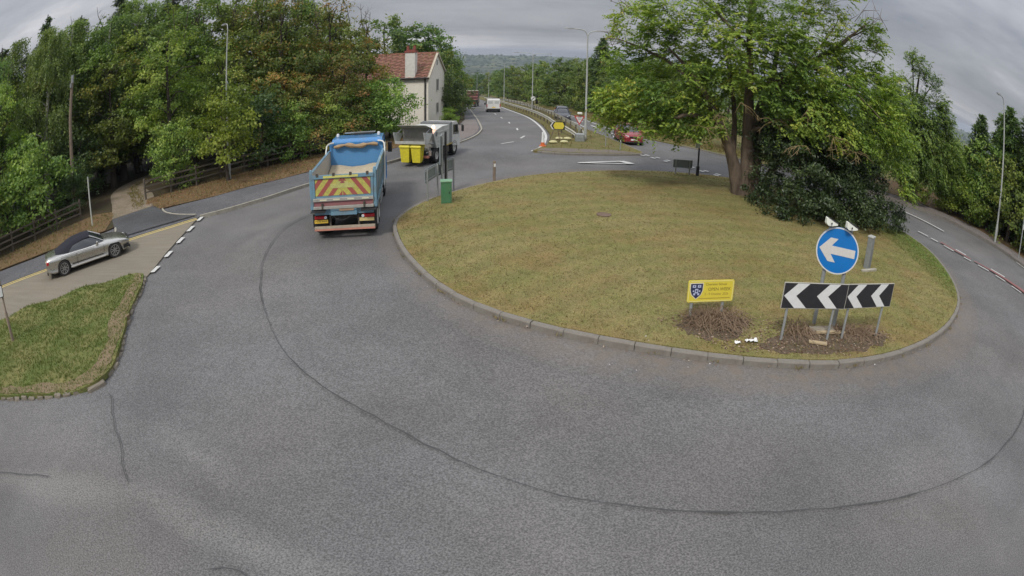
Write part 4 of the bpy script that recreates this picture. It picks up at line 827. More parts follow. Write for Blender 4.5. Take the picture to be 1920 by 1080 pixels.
# ------------------------------------------------------------------ the large tree on the island
def island_tree():
    rng = np.random.default_rng(77)
    t = thing('island_tree', 'large spreading green tree with a forked trunk standing on the roundabout island', 'tree', (11.8, 29.4, zi(11.8, 29.4) - .05))
    o = np.array([11.8, 29.4, zi(11.8, 29.4) - .05])
    limbs = [([(11.53, 29.42, 0.1), (11.34, 29.5, 1.2), (10.92, 29.44, 2.3), (10.11, 29.3, 3.77), (9.25, 29.06, 5.21), (8.31, 29.35, 6.45), (7.4, 29.6, 7.4)], [.38, .29, .24, .20, .15, .10, .05]),
             ([(12.05, 29.33, 0.1), (12.0, 29.45, 1.55), (11.79, 29.54, 3.49), (11.57, 29.41, 5.46), (11.62, 29.39, 8.04), (11.9, 29.49, 11.4), (12, 29.5, 13)], [.52, .37, .30, .23, .17, .11, .05]),
             ([(12.35, 29.5, .1), (12.35, 29.6, 1.4), (12.25, 29.7, 2.6), (12.5, 29.9, 4.4), (13.4, 30.2, 7.0), (14.0, 30.4, 9.5)], [.42, .32, .26, .2, .12, .05]),
             ([(11.86, 29.51, 3.22), (12.87, 29.51, 5.34), (14.58, 29.05, 7.4), (16.36, 28.43, 8.84), (18.46, 27.36, 11.1)], [.26, .22, .17, .11, .03]),
             ([(10.11, 29.3, 3.77), (8.56, 28.96, 4.2), (6.95, 28.98, 3.79), (5.48, 29.5, 3.49)], [.15, .11, .07, .03]),
             ([(9.38, 29.02, 4.96), (7.66, 30.04, 6.63), (5.64, 30.99, 7.55), (4.38, 31.3, 7.7)], [.13, .10, .06, .02]),
             ([(10.92, 29.44, 2.3), (11.36, 30.45, 3.88), (11.29, 31.01, 5.86), (11.0, 31.8, 8.2)], [.2, .16, .11, .05]),
             ([(12.9, 29.72, 0.12), (13.62, 29.62, 2.24), (14.21, 29.56, 4.36), (14.82, 29.49, 6.52), (15.2, 29.2, 9)], [.26, .22, .18, .12, .05]),
             ([(14.58, 29.05, 7.4), (15.6, 27.6, 7.6), (17.0, 26.2, 6.6), (18.2, 25.0, 5.4)], [.12, .09, .06, .02]),
             ([(14.58, 29.05, 7.4), (16.6, 29.4, 9.6), (17.8, 29.5, 11.4)], [.1, .06, .02]),
             ([(16.36, 28.43, 8.84), (17.8, 28.4, 9.3), (19.3, 28.0, 9.5)], [.07, .04, .012]),
             ([(17.4, 27.9, 9.9), (18.7, 27.9, 10.6), (19.6, 27.6, 10.3)], [.05, .03, .01]),
             ([(11.62, 29.39, 8.04), (9.8, 29.2, 9.6), (8.2, 29.6, 11.0)], [.12, .08, .03]),
             ([(11.57, 29.41, 5.46), (12.6, 27.6, 6.6), (12.7, 26.4, 7.0)], [.12, .08, .03]),
             ([(11.79, 29.54, 3.49), (12.6, 27.4, 4.6), (13.4, 26.0, 4.4)], [.12, .08, .03])]
    mb = MB(); mb.tube([(x - o[0], y - o[1], z - o[2] - .3 * (z < .2)) for x, y, z in limbs[1][0][:2]], [.72, .44], 12)
    mb.v = []; mb.f = []; mb.m = []
    for i, (pts, rad) in enumerate(limbs):
        P = smooth_open([(a - o[0], b - o[1], c - o[2]) for a, b, c in pts], .35); rr = np.interp(np.linspace(0, 1, len(P)), np.linspace(0, 1, len(rad)), rad)
        P = P + rng.normal(0, .02, P.shape); P[0, 2] -= .25 if pts[0][2] < .5 else 0
        mb.tube(P.tolist(), list(rr * (1 + .06 * np.sin(np.arange(len(P)) * 1.7))), 12 if rad[0] > .3 else 8, caps=False)
    mb.build('trunk', M_bark, t, smooth=True)
    PADS = [(5.69, 31.19, 6.69, 1.31), (6.26, 32.10, 8.67, 1.59), (7.61, 29.74, 9.32, 1.89), (7.00, 29.38, 4.82, 1.80), (5.56, 30.19, 4.63, 1.45), (5.07, 30.28, 3.77, 1.10), (6.64, 28.95, 3.75, 1.15), (8.90, 31.46, 6.72, 1.97), (8.5, 29.45, 4.7, 1.7), (9.50, 29.19, 8.57, 2.18), (10.77, 31.93, 5.57, 1.74), (10.6, 27.66, 8.1, 1.7), (11.92, 30.45, 10.05, 2.18), (12.59, 27.45, 9.68, 2.18), (12.8, 26.9, 7.5, 1.7), (12.3, 26.9, 5.7, 1.2), (15.44, 29.39, 8.60, 2.18), (15.31, 27.76, 10.44, 1.59), (15.58, 27.03, 6.33, 2.18), (13.95, 26.24, 5.0, 1.45), (12.8, 26.3, 4.2, .7), (17.65, 28.71, 8.65, 1.9), (19.2, 27.2, 8.2, 1.1), (19.4, 26.4, 6.8, 1.2), (19.0, 27.6, 9.9, .8), (17.95, 27.33, 7.18, 1.45), (18.13, 27.21, 10.56, .8), (17.98, 26.10, 5.8, 1.6), (15.4, 25.6, 4.6, 1.15), (16.6, 25.4, 4.3, .9), (9.4, 29.15, 3.9, 1.0), (7.97, 29.13, 3.45, .85), (7.07, 32.95, 5.56, 1.45), (10.80, 29.80, 11.81, 2.32), (13.96, 29.57, 12.85, 2.32), (8.90, 31.46, 11.63, 2.03), (15.95, 27.39, 12.63, 1.74), (18.45, 24.53, 5.28, 1.3), (13.2, 31.8, 6.5, 2.0), (15.5, 31.0, 5.5, 1.9), (17.2, 30.5, 6.8, 1.6), (18.6, 23.4, 2.6, 0.45), (18.5, 24.0, 3.6, .45), (18.9, 25.2, 4.6, .9), (4.6, 30.4, 4.6, .8), (11.2, 27.8, 6.7, 1.3), (12.4, 27.2, 8.7, 1.5), (13.9, 27.0, 7.2, 1.4), (9.0, 28.6, 6.2, 1.2), (7.0, 30.2, 7.8, 1.2)]
    P = []; Nn = []; T = []; A = []; DT = MB()
    for (x, y, z, r) in PADS:
        c = np.array([x, y, z]); ns = int(92 * r ** 2 * (1.35 if r < .6 else 1)); pt = rng.normal(.5, .13)
        d = unit(rng.normal(size=(ns, 3))); rad = r * rng.uniform(.25, 1.0, ns) ** .55
        s0 = c + d * rad[:, None] * np.array([1, 1, .72])
        # gaps: drop sprays inside random cavities
        for g_ in range(int(2 + r * 2)):
            hc = c + unit(rng.normal(size=3)) * r * rng.uniform(.3, .9); s0 = s0[np.linalg.norm(s0 - hc, axis=1) > r * .42]
        out = unit(s0 - np.array([11.8, 29.4, 6.5]))
        for q in range(len(s0)):
            n = rng.integers(10, 17); ln = rng.uniform(.45, .85); s = np.linspace(0, 1, n)
            ax = unit(out[q] * .9 + rng.normal(0, .6, 3) + np.array([0, 0, -.05])); p = s0[q] + ax[None] * (s * ln)[:, None]; p[:, 2] -= .2 * ln * s ** 2
            sd_ = unit(np.cross(ax, np.array([0, 0, 1.0]) + rng.normal(0, .3, 3))); sg = np.where(np.arange(n) % 2, 1, -1)[:, None]
            p += sd_[None] * sg * .085; P.append(p); A.append(sd_[None] * sg + ax[None] * .45 + np.array([0, 0, -.25])); Nn.append(np.array([0, 0, .9]) + out[q] * .35 + rng.normal(0, .38, (n, 3))); T.append(np.clip(pt + rng.normal(0, .12) + rng.normal(0, .12, n), 0, 1))
    cr = leaf_mesh('crown', np.concatenate(P) - o, np.concatenate(Nn), .215, .105, np.concatenate(T), LM['ash'], np.concatenate(A), rng)
    obj('crown', cr, t)
    # bare hanging branches and twigs, straw-coloured
    for (x, y, z, k) in [(12.0, 26.6, 4.6, 10), (12.9, 25.4, 3.7, 12), (14.6, 25.0, 4.4, 14), (15.8, 24.6, 3.9, 12), (9.6, 27.6, 4.4, 10), (10.4, 27.2, 5.2, 8), (13.4, 25.6, 5.6, 8), (9.0, 28.0, 3.7, 8)]:
        a = Vector((x, y, z)) - Vector(o)
        for q in range(int(k * .6)):
            d = Vector((rng.normal(0, .5), rng.normal(-.25, .3), rng.uniform(-1.1, .15))); ln = rng.uniform(.5, 1.25); b = a + d.normalized() * ln; m = a.lerp(b, .5) + Vector((rng.normal(0, .08), 0, .1))
            DT.tube([a, m, b], [.019, .013, .006], 4, caps=False)
            for j in range(2):
                c = m.lerp(b, rng.uniform(0, .9)); DT.tube([c, c + Vector((rng.normal(0, .2), rng.normal(0, .15), rng.uniform(-.35, .05)))], [.012, .005], 3, caps=False)
    DT.build('dead_branches', M_twig, t, kind='stuff')
    BT = MB()
    for (x, y, z, k, sp_) in [(18.4, 27.4, 10.9, 30, 1.3), (17.2, 28.2, 10.2, 20, 1.2), (15.3, 28.5, 12.2, 16, 1.3), (12, 29, 11.5, 14, 1.5), (5.0, 31.2, 7.6, 9, .7), (5.5, 31.6, 9.6, 9, .8), (18.8, 27.6, 9.3, 12, .9)]:
        for q in range(k):
            a = Vector((x + rng.normal(0, sp_ * .5), y + rng.normal(0, sp_ * .4), z + rng.normal(0, sp_ * .4))) - Vector(o)
            d = Vector((rng.normal(.25 if x > 11 else -.35, .5), rng.normal(0, .4), rng.uniform(-.1, .8))); b = a + d.normalized() * rng.uniform(.5, 1.2)
            BT.tube([a - d * .25, a.lerp(b, .5) + Vector((0, 0, rng.normal(0, .06))), b], [.02, .013, .005], 4, caps=False)
    BT.build('bare_twigs', M_twig_d, t, kind='stuff')
island_tree()
def laurel():
    rng = np.random.default_rng(5)
    t = thing('laurel_bush', 'broad dark glossy evergreen bush under the large tree on the roundabout island', 'bush', (15.2, 27.6, zi(15.2, 27.6)))
    o = np.array([15.2, 27.6, zi(15.2, 27.6)])
    lobes = [(12.3, 25.3, .7, .9, .9), (13.4, 24.6, .9, 1.2, .9), (14.6, 24.2, 1.0, 1.3, .9), (16.0, 24.2, 1.0, 1.4, .9), (17.3, 24.6, 1.1, 1.4, .9), (18.5, 25.0, .9, 1.2, .9), (13.6, 25.6, 2.1, 1.4, 1), (15.2, 25.4, 2.4, 1.5, 1), (16.8, 25.5, 2.4, 1.4, 1), (13.0, 28.2, 4.5, 1.2, 1), (14.4, 28.0, 5.0, 1.4, 1), (16.0, 27.9, 4.7, 1.4, 1), (17.3, 27.5, 3.7, 1.2, 1), (13.1, 26.6, 3.3, 1.3, 1), (14.6, 26.6, 3.9, 1.3, 1), (16.2, 26.6, 3.6, 1.3, 1), (17.8, 26.0, 2.4, 1.1, 1), (12.6, 27.9, 1.4, 1.25, 1), (12.9, 28.6, 2.9, 1.3, 1), (13.6, 27.0, 1.7, 1.7, 1), (14.0, 28.0, 3.6, 1.5, 1), (15.2, 26.6, 1.6, 1.9, 1), (15.6, 27.7, 3.4, 1.6, 1), (16.6, 26.3, 1.3, 1.7, 1), (17.0, 27.4, 2.7, 1.6, 1), (18.2, 26.6, 1.3, 1.4, 1), (18.0, 27.6, 2.4, 1.2, 1), (19.1, 25.7, .7, .9, .9), (19.7, 25.4, .45, .6, .8), (13.3, 30.0, 3.0, 1.7, 1.1), (15.3, 30.2, 2.8, 2.0, 1.1), (17.2, 29.2, 2.0, 1.8, 1), (12.2, 27.3, .5, .8, .8), (14.2, 25.5, .6, .8, .8), (16.0, 24.9, .5, .8, .8), (13.0, 26.2, .5, .7, .8), (17.6, 25.1, .5, .8, .8)]
    P, Nn, T, _ = lobed(rng, [(a - o[0], b - o[1], c - o[2], r, s) for a, b, c, r, s in lobes], 14, leaf_r=.3, leaves_per=68, lo=-.5, up=.35)
    k = P[:, 2] > .02; obj('crown', leaf_mesh('crown', P[k], Nn[k], .17, .075, T[k], LM['laurel'], rng=rng), t)
    mb = MB()
    for x, y in ((-.8, .2), (.3, .6), (1.2, -.2), (-1.6, .8)): mb.tube([(x, y, -.1), (x * 1.2, y * 1.1, 1.2), (x * 1.7, y * 1.3, 2.6)], [.12, .09, .03], 7, caps=False)
    mb.build('trunk', M_bark_d, t, smooth=True)
laurel()
def willow():
    rng = np.random.default_rng(9)
    t = thing('willowy_tree', 'feathery drooping tree across the road right of the island bush', 'tree', (27.6, 34.3, .08)); o = np.array([27.6, 34.3, .08])
    PW = [(25.38, 35.33, 5.57, 1.75), (26.42, 34.56, 7.66, 1.56), (26.85, 34.22, 5.06, 2.15), (28.24, 33.09, 6.90, 1.75), (28.55, 32.82, 3.89, 1.87), (27.01, 34.10, 3.0, 1.75), (29.51, 31.96, 3.4, 1.36), (28.19, 33.13, 2.4, 1.3), (25.20, 35.46, 2.9, 1.5), (29.56, 31.91, 5.24, 1.0), (27.71, 33.53, 10.0, 1.0), (28.59, 32.78, 9.2, .9), (29.13, 32.31, 7.7, .75), (27.19, 33.96, 10.6, .6), (24.6, 36.0, 4.2, 1.3)]
    PW += [(26.0, 34.6, 4.0, 1.7), (27.4, 33.2, 3.6, 1.6), (28.9, 32.3, 6.2, 1.1), (24.4, 35.6, 5.6, 1.3), (26.2, 33.6, 6.4, 1.6), (27.9, 32.9, 5.4, 1.5), (23.6, 35.4, 4.6, 1.4), (23.9, 35.0, 6.4, 1.2), (24.8, 34.4, 7.4, 1.2), (29.9, 31.3, 4.4, 1.1), (30.0, 31.1, 2.7, .9), (28.6, 32.0, 2.2, 1.2), (26.3, 33.4, 2.6, 1.3), (24.6, 34.6, 3.0, 1.3), (29.3, 31.9, 6.9, .8)]
    P = []; A = []; T = []; Nn = []
    for x, y, z, r in PW:
        c = np.array([x, y, z]); pt = rng.normal(.5, .11)
        for q in range(int(78 * r * r) + 10):
            d = unit(rng.normal(size=3)); s0 = c + d * r * rng.uniform(.25, 1.0) ** .6 * np.array([1, 1, .85]); n = rng.integers(10, 18); ln = rng.uniform(.5, 1.0); s = np.linspace(0, 1, n)
            out = unit(s0 - np.array([27.4, 34.0, 5.0])); ax = unit(out * .8 + rng.normal(0, .5, 3) + np.array([0, 0, -.28])); p = s0 + ax[None] * (s * ln)[:, None]; p[:, 2] -= .35 * ln * s ** 2
            sd_ = unit(np.cross(ax, rng.normal(size=3))); sg = np.where(np.arange(n) % 2, 1, -1)[:, None]; p += sd_[None] * sg * .075
            P.append(p); A.append(sd_[None] * sg * .8 + ax[None] * .8); Nn.append(out * .5 + np.array([0, -.2, .7]) + rng.normal(0, .45, (n, 3))); T.append(np.clip(pt + rng.normal(0, .12) + rng.normal(0, .12, n), 0, 1))
    P = np.concatenate(P) - o; k = P[:, 2] > 1.25 + .5 * np.sin(P[:, 0] * 2.3) + .4 * np.sin(P[:, 1] * 3.1)
    obj('crown', leaf_mesh('crown', P[k], np.concatenate(Nn)[k], .22, .10, np.concatenate(T)[k], LM['willow'], np.concatenate(A)[k], rng), t)
    mb = MB(); mb.tube([(0, 0, -.2), (.1, -.1, 1.6), (-.2, 0, 3.4), (0, 0, 6), (.2, -.6, 9.5)], [.26, .2, .17, .11, .03], 9, caps=False)
    for q in PW: mb.tube([(-.1, 0, min(q[2] * .55, 5)), tuple((np.array(q[:3]) - o) * np.array([.5, .5, .85])), tuple(np.array(q[:3]) - o)], [.08, .06, .02], 5, caps=False)
    mb.build('trunk', M_bark_d, t, smooth=True)
willow()

# ------------------------------------------------------------------ grass, fallen leaves, dry growth
def inside(poly, X, Y):
    P = np.array(poly); n = len(P); r = np.zeros(len(X), bool); j = n - 1
    for i in range(n):
        c = ((P[i, 1] > Y) != (P[j, 1] > Y)) & (X < (P[j, 0] - P[i, 0]) * (Y - P[i, 1]) / (P[j, 1] - P[i, 1] + 1e-12) + P[i, 0]); r ^= c; j = i
    return r
def grass(name, poly, n, h, zf, mat, blades=3, wid=.012, keep=None, rng=RNG, parent=None, lean=.5, clump=0):
    P = np.array(poly); X = rng.uniform(P[:, 0].min(), P[:, 0].max(), n); Y = rng.uniform(P[:, 1].min(), P[:, 1].max(), n)
    if clump: X = X + rng.normal(0, .1, n); 
    k = inside(poly, X, Y)
    if keep is not None: k &= keep(X, Y, rng)
    X, Y = X[k], Y[k]; Z = np.array([zf(x, y) for x, y in zip(X, Y)])
    X = np.repeat(X, blades); Y = np.repeat(Y, blades); Z = np.repeat(Z, blades); m = len(X)
    hh = h * rng.uniform(.5, 1.3, m); a = rng.uniform(0, 2 * np.pi, m); bx, by = rng.normal(0, .03, m), rng.normal(0, .03, m); w = wid * rng.uniform(.7, 1.4, m)
    V = np.empty((m, 3, 3), np.float32); lx, ly = rng.normal(0, lean, m) * hh, rng.normal(0, lean, m) * hh
    V[:, 0] = np.stack([X + bx - np.cos(a) * w, Y + by - np.sin(a) * w, Z - .01], 1); V[:, 1] = np.stack([X + bx + np.cos(a) * w, Y + by + np.sin(a) * w, Z - .01], 1); V[:, 2] = np.stack([X + bx + lx, Y + by + ly, Z + hh], 1)
    me = bpy.data.meshes.new(name); me.vertices.add(3 * m); me.loops.add(3 * m); me.polygons.add(m)
    me.vertices.foreach_set('co', V.ravel()); me.loops.foreach_set('vertex_index', np.arange(3 * m, dtype=np.int32)); me.polygons.foreach_set('loop_start', np.arange(0, 3 * m, 3, dtype=np.int32))
    at = me.attributes.new('tint', 'FLOAT', 'FACE'); at.data.foreach_set('value', rng.uniform(0, 1, m).astype(np.float32)); me.materials.append(mat); me.update(calc_edges=True)
    return obj(name, me, parent, kind='stuff')
def grass_mat(name, stops):
    t = MT(name); at = t.N.new('ShaderNodeAttribute'); at.attribute_name = 'tint'; c = t.ramp(at.outputs['Fac'], stops)
    t.set(Base_Color=c, Roughness=.85); t.b.inputs['Specular IOR Level'].default_value = .2
    tr = t.N.new('ShaderNodeBsdfTranslucent'); t.L.new(c, tr.inputs[0]); ms = t.N.new('ShaderNodeMixShader'); ms.inputs[0].default_value = .3
    t.L.new(t.b.outputs[0], ms.inputs[1]); t.L.new(tr.outputs[0], ms.inputs[2]); t.L.new(ms.outputs[0], t.out.inputs[0]); return t.m
MG_dry = grass_mat('grass_dry', [(0, (.17, .135, .062)), (.45, (.27, .222, .10)), (.75, (.21, .19, .075)), (1, (.14, .155, .048))])
MG_green = grass_mat('grass_green', [(0, (.075, .115, .024)), (.6, (.145, .19, .042)), (1, (.24, .22, .08))])
MG_tall = grass_mat('grass_tall_dry', [(0, (.20, .155, .07)), (.5, (.33, .26, .12)), (1, (.13, .15, .045))])
isl_in = [(IC[0] + (p[0] - IC[0]) * .985, IC[1] + (p[1] - IC[1]) * .985) for p in ISL]
bedc = lambda X, Y, r: ~((X > 4.2) & (X < 10.8) & (Y < 14.2) & (Y > 12.6) & (r.random(len(X)) < .6))
grass('lawn_grass', isl_in, 40000, .038, zi, MG_dry, keep=lambda X, Y, r: bedc(X, Y, r) & (r.random(len(X)) < np.clip(1.25 - (Y - 12) / 24, .25, 1)), rng=np.random.default_rng(1))
grass('lawn_grass', isl_in, 60000, .05, zi, MG_green, keep=lambda X, Y, r: (X - .12 * Y > 15.0) & (X - .12 * Y < 18.3) & (Y < 26), rng=np.random.default_rng(2))
MG_olive = grass_mat('grass_olive_tuft', [(0, (.14, .145, .05)), (.6, (.22, .205, .08)), (1, (.28, .24, .105))])
grass('lawn_tufts', isl_in, 5000, .05, zi, MG_olive, blades=6, wid=.010, keep=lambda X, Y, r: np.sin(X * 1.7 + 2 * np.sin(Y * .6)) * np.sin(Y * 1.3 + 1.5 * np.sin(X * .5)) + r.normal(0, .5, len(X)) > .55, rng=np.random.default_rng(15))
grass('kerbside_weeds', isl_in, 30000, .09, zi, MG_tall, keep=lambda X, Y, r: (np.hypot(X - IC[0], Y - IC[1]) > 10.4) & (r.random(len(X)) < .18), rng=np.random.default_rng(3))
grass('splitter_grass', LISL.tolist(), 60000, .07, lambda x, y: .09 + .035 * math.sin(x * 2.1 + y) + .03 * math.sin(y * 3.3), MG_green, keep=lambda X, Y, r: X > -20, rng=np.random.default_rng(4))
grass('reserve_grass', FS, 42000, .30, lambda x, y: zt(x, y) + .11, MG_tall, keep=lambda X, Y, r: (Y < 100) & ((Y > 42.3) | (r.random(len(X)) < .1)) & (r.random(len(X)) < .8), wid=.02, rng=np.random.default_rng(6))
grass('verge_grass', [(13.6, 47.4), (11.5, 50.8), (10.6, 53), (9.7, 60.4), (8.1, 87.5), (4.7, 117.5), (6.5, 118), (10.4, 88), (12.6, 60), (14.5, 54), (17, 48), (20, 43.5), (19, 42), (15.8, 45)], 26000, .35, lambda x, y: zt(x, y) + .09, MG_tall, wid=.022, rng=np.random.default_rng(7))
grass('verge_grass', BACK_R[:9] + [(-9.4, 46.0), (-11.3, 43.5), (-14.3, 38.4), (-16.6, 35.2), (-18.7, 32.2), (-21.2, 29.3), (-20.4, 27.9)], 9000, .16, lambda x, y: zt(x, y) + .12, MG_tall, keep=lambda X, Y, r: r.random(len(X)) < .35, wid=.02, rng=np.random.default_rng(8))
grass('verge_grass', BACK_L[::-1] + [(-47, 1), (-37, 11), (-30, 17.6), (-28.1, 19.5), (-26.4, 21.9), (-25.3, 24.2), (-22.4, 27.0), (-21.3, 25.3)], 16000, .18, lambda x, y: .12, MG_tall, keep=lambda X, Y, r: r.random(len(X)) < .5, wid=.02, rng=np.random.default_rng(9))
grass('track_grass', smooth_open([(-20.9, 27.0), (-22.9, 29.6), (-25.3, 32.4), (-25.9, 34.8), (-25.4, 38.5)], .6).tolist() + smooth_open([(-24.6, 38.5), (-25.2, 34.6), (-24.6, 32.8), (-22.2, 30.2), (-20.2, 27.4)], .6).tolist(), 2600, .12, lambda x, y: .115, MG_tall, wid=.02, rng=np.random.default_rng(10))
grass('gutter_weeds', [(IC[0] + (p[0] - IC[0]) * 1.014, IC[1] + (p[1] - IC[1]) * 1.014) for p in ISL], 60000, .075, lambda x, y: .0, MG_tall, keep=lambda X, Y, r: ~inside([(IC[0] + (p[0] - IC[0]) * 1.006, IC[1] + (p[1] - IC[1]) * 1.006) for p in ISL], X, Y) & (np.sin(np.arctan2(Y - IC[1], X - IC[0]) * 37) + np.sin(np.arctan2(Y - IC[1], X - IC[0]) * 91) > .9), rng=np.random.default_rng(14))
def fallen(name, poly, n, zf, L, stops, seed, keep=None):
    rng = np.random.default_rng(seed); P = np.array(poly); X = rng.uniform(P[:, 0].min(), P[:, 0].max(), n); Y = rng.uniform(P[:, 1].min(), P[:, 1].max(), n); k = inside(poly, X, Y)
    if keep is not None: k &= keep(X, Y, rng)
    X, Y = X[k], Y[k]; Z = np.array([zf(x, y) for x, y in zip(X, Y)]) + .02
    return obj(name, leaf_mesh(name, np.stack([X, Y, Z], 1), np.array([0, 0, 1.0]) + rng.normal(0, .25, (len(X), 3)), L, L * .7, rng.uniform(0, 1, len(X)), grass_mat(name, stops), rng=rng), kind='stuff')
BR = [(0, (.11, .055, .025)), (.5, (.26, .13, .055)), (1, (.36, .22, .10))]
fallen('fallen_leaves', BACK_R[:9] + [(-9.4, 46.0), (-11.3, 43.5), (-14.3, 38.4), (-16.6, 35.2), (-18.7, 32.2), (-21.2, 29.3), (-20.4, 27.9)], 16000, lambda x, y: zt(x, y) + .12, .10, BR, 31)
fallen('fallen_leaves', BACK_L[::-1] + [(-47, 1), (-37, 11), (-30, 17.6), (-28.1, 19.5), (-26.4, 21.9), (-25.3, 24.2), (-22.4, 27.0), (-21.3, 25.3)], 9000, lambda x, y: .12, .09, BR, 32)
fallen('fallen_leaves', [(3.7, 14.4), (6, 15.0), (7.6, 13.9), (10.6, 13.9), (11.3, 13.0), (8.8, 12.15), (5.2, 12.6)], 2600, zi, .07, [(0, (.10, .06, .04)), (.6, (.26, .17, .11)), (1, (.45, .36, .27))], 33)
gut = [(IC[0] + (p[0] - IC[0]) * 1.03, IC[1] + (p[1] - IC[1]) * 1.03) for p in ISL]
fallen('gutter_leaves', gut, 16000, lambda x, y: .0, .055, [(0, (.12, .07, .04)), (.7, (.30, .19, .11)), (1, (.5, .42, .33))], 34, keep=lambda X, Y, r: ~inside([(IC[0] + (p[0] - IC[0]) * 1.008, IC[1] + (p[1] - IC[1]) * 1.008) for p in ISL], X, Y) & (Y < 18) & (r.random(len(X)) < .35))
fallen('white_litter', [(2, 12), (10, 11.6), (10, 15), (3, 15)], 26, lambda x, y: zi(x, y) if math.hypot(x - IC[0], y - IC[1]) < 11.4 else 0.0, .045, [(0, (.5, .5, .5)), (1, (.75, .75, .75))], 35)
def dry_stems(name, cx, cy, rx, ry, n, h, seed):
    rng = np.random.default_rng(seed); mb = MB()
    for q in range(n):
        a = rng.uniform(0, 6.28); r = rng.uniform(0, 1) ** .6; x, y = cx + rx * r * math.cos(a), cy + ry * r * math.sin(a); z = zi(x, y); d = rng.uniform(0, 6.28); ln = rng.uniform(.25, .8)
        hp = h * rng.uniform(.3, 1.2) * (1.1 - .7 * r)
        mb.tube([(x, y, z), (x + math.cos(d) * ln * .45, y + math.sin(d) * ln * .45, z + hp), (x + math.cos(d) * ln, y + math.sin(d) * ln, z + hp * rng.uniform(.1, .7))], [.011, .008, .004], 3, caps=False)
    return mb.build(name, M_stem, kind='stuff')
M_stem = simple('dry_stem', (.20, .14, .09), .95, var=.5, scale=2)
dry_stems('dry_stems', 5.35, 14.15, .85, .5, 330, .42, 41)
dry_stems('dry_stems', 7.6, 13.55, .55, .3, 110, .34, 42)
dry_stems('dry_stems', 10.0, 13.35, .6, .3, 100, .25, 43)
dry_stems('dry_stems', 9.1, 13.5, .5, .25, 60, .3, 44)
# ------------------------------------------------------------------ vehicle materials
def car_paint(name, col, metal=.0, rough=.28, dirt=.15):
    t = MT(name); n = t.noise(2.5, 6, .65); c = t.mix(t.math('MULTIPLY', t.ramp(n, [(.45, 0.0), (.75, 1.0)]), dirt), col, (.17, .145, .11))
    t.set(Base_Color=c, Roughness=t.ramp(n, [(.3, rough), (.8, rough + .2)]), Metallic=metal); t.b.inputs['Coat Weight'].default_value = .6; t.b.inputs['Coat Roughness'].default_value = .08; return t.m
M_silver = car_paint('paint_silver', (.50, .49, .46), .9, .2, .10)
M_trim_highlight = simple('trim_and_highlight', (.72, .72, .70), .25, .3, var=.05)  # near-white, for the car's trim and its painted highlights
M_fabric = simple('soft_top_fabric', (.007, .007, .015), .85, var=.2, scale=20)
M_redcar = car_paint('paint_red', (.24, .02, .03), .1, .3, .1)
M_greycar = car_paint('paint_dark_grey', (.055, .058, .07), .3, .3, .1)
M_whitevan = car_paint('paint_white', (.66, .66, .64), 0, .35, .2)
M_maroon = car_paint('paint_maroon', (.10, .026, .03), 0, .45, .35)
M_blue = car_paint('paint_blue', (.03, .19, .44), 0, .42, .4)
M_bluegrey = car_paint('paint_worn_blue', (.13, .26, .35), 0, .55, .75)
M_refuse = simple('refuse_white', (.54, .56, .53), .5, var=.12, scale=2, dirt=.45, dirtcol=(.22, .20, .17))
M_glass = MT('vehicle_glass').set(Base_Color=(.02, .025, .03), Roughness=.05, Metallic=0.0).m; M_glass.node_tree.nodes['Principled BSDF'].inputs['Specular IOR Level'].default_value = .9
M_tyre = simple('tyre_rubber', (.018, .018, .018), .85, var=.3, scale=6, dirt=.4, dirtcol=(.07, .06, .05))
M_rim = simple('alloy_rim', (.36, .36, .36), .35, .7, var=.1)
M_rimw = simple('steel_rim_pale', (.5, .5, .48), .5, .2, var=.15, dirt=.3)
M_black = simple('black_plastic', (.016, .016, .017), .6, var=.3, scale=5)
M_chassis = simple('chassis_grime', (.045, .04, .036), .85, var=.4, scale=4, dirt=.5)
M_chrome = simple('chrome', (.6, .6, .6), .2, .95, var=.05)
M_lampred = simple('tail_lamp_red', (.42, .015, .02), .25, var=.1)
M_lampclear = simple('headlamp_clear', (.62, .64, .66), .15, var=.1)
M_amber = simple('lamp_amber', (.75, .25, .03), .3, var=.1)
M_platew = simple('plate_white', (.72, .72, .70), .5, var=.05); M_platey = simple('plate_yellow', (.75, .50, .06), .5, var=.06)
M_ink = simple('ink_black', (.01, .01, .012), .6, var=.1)
M_steel = simple('galvanised_steel', (.34, .36, .37), .5, .55, var=.15, scale=4, dirt=.2)
M_interior = simple('cabin_trim', (.03, .028, .027), .8)

def text(name, s, size, mat, parent, loc, rot, extrude=.002, align='CENTER', spacing=1.0, xs=1.0):
    cu = bpy.data.curves.new(name, 'FONT'); cu.body = s; cu.size = size; cu.extrude = extrude; cu.align_x = align; cu.align_y = 'CENTER'; cu.space_character = spacing; cu.resolution_u = 3
    cu.materials.append(mat); tmp = bpy.data.objects.new('tmp_text', cu); COL.objects.link(tmp); dg = bpy.context.evaluated_depsgraph_get(); dg.update()
    me = bpy.data.meshes.new_from_object(tmp.evaluated_get(dg)); bpy.data.objects.remove(tmp); me.materials.clear(); me.materials.append(mat)
    o = obj(name, me, parent, loc, rot); o.scale = (xs, 1, 1); return o

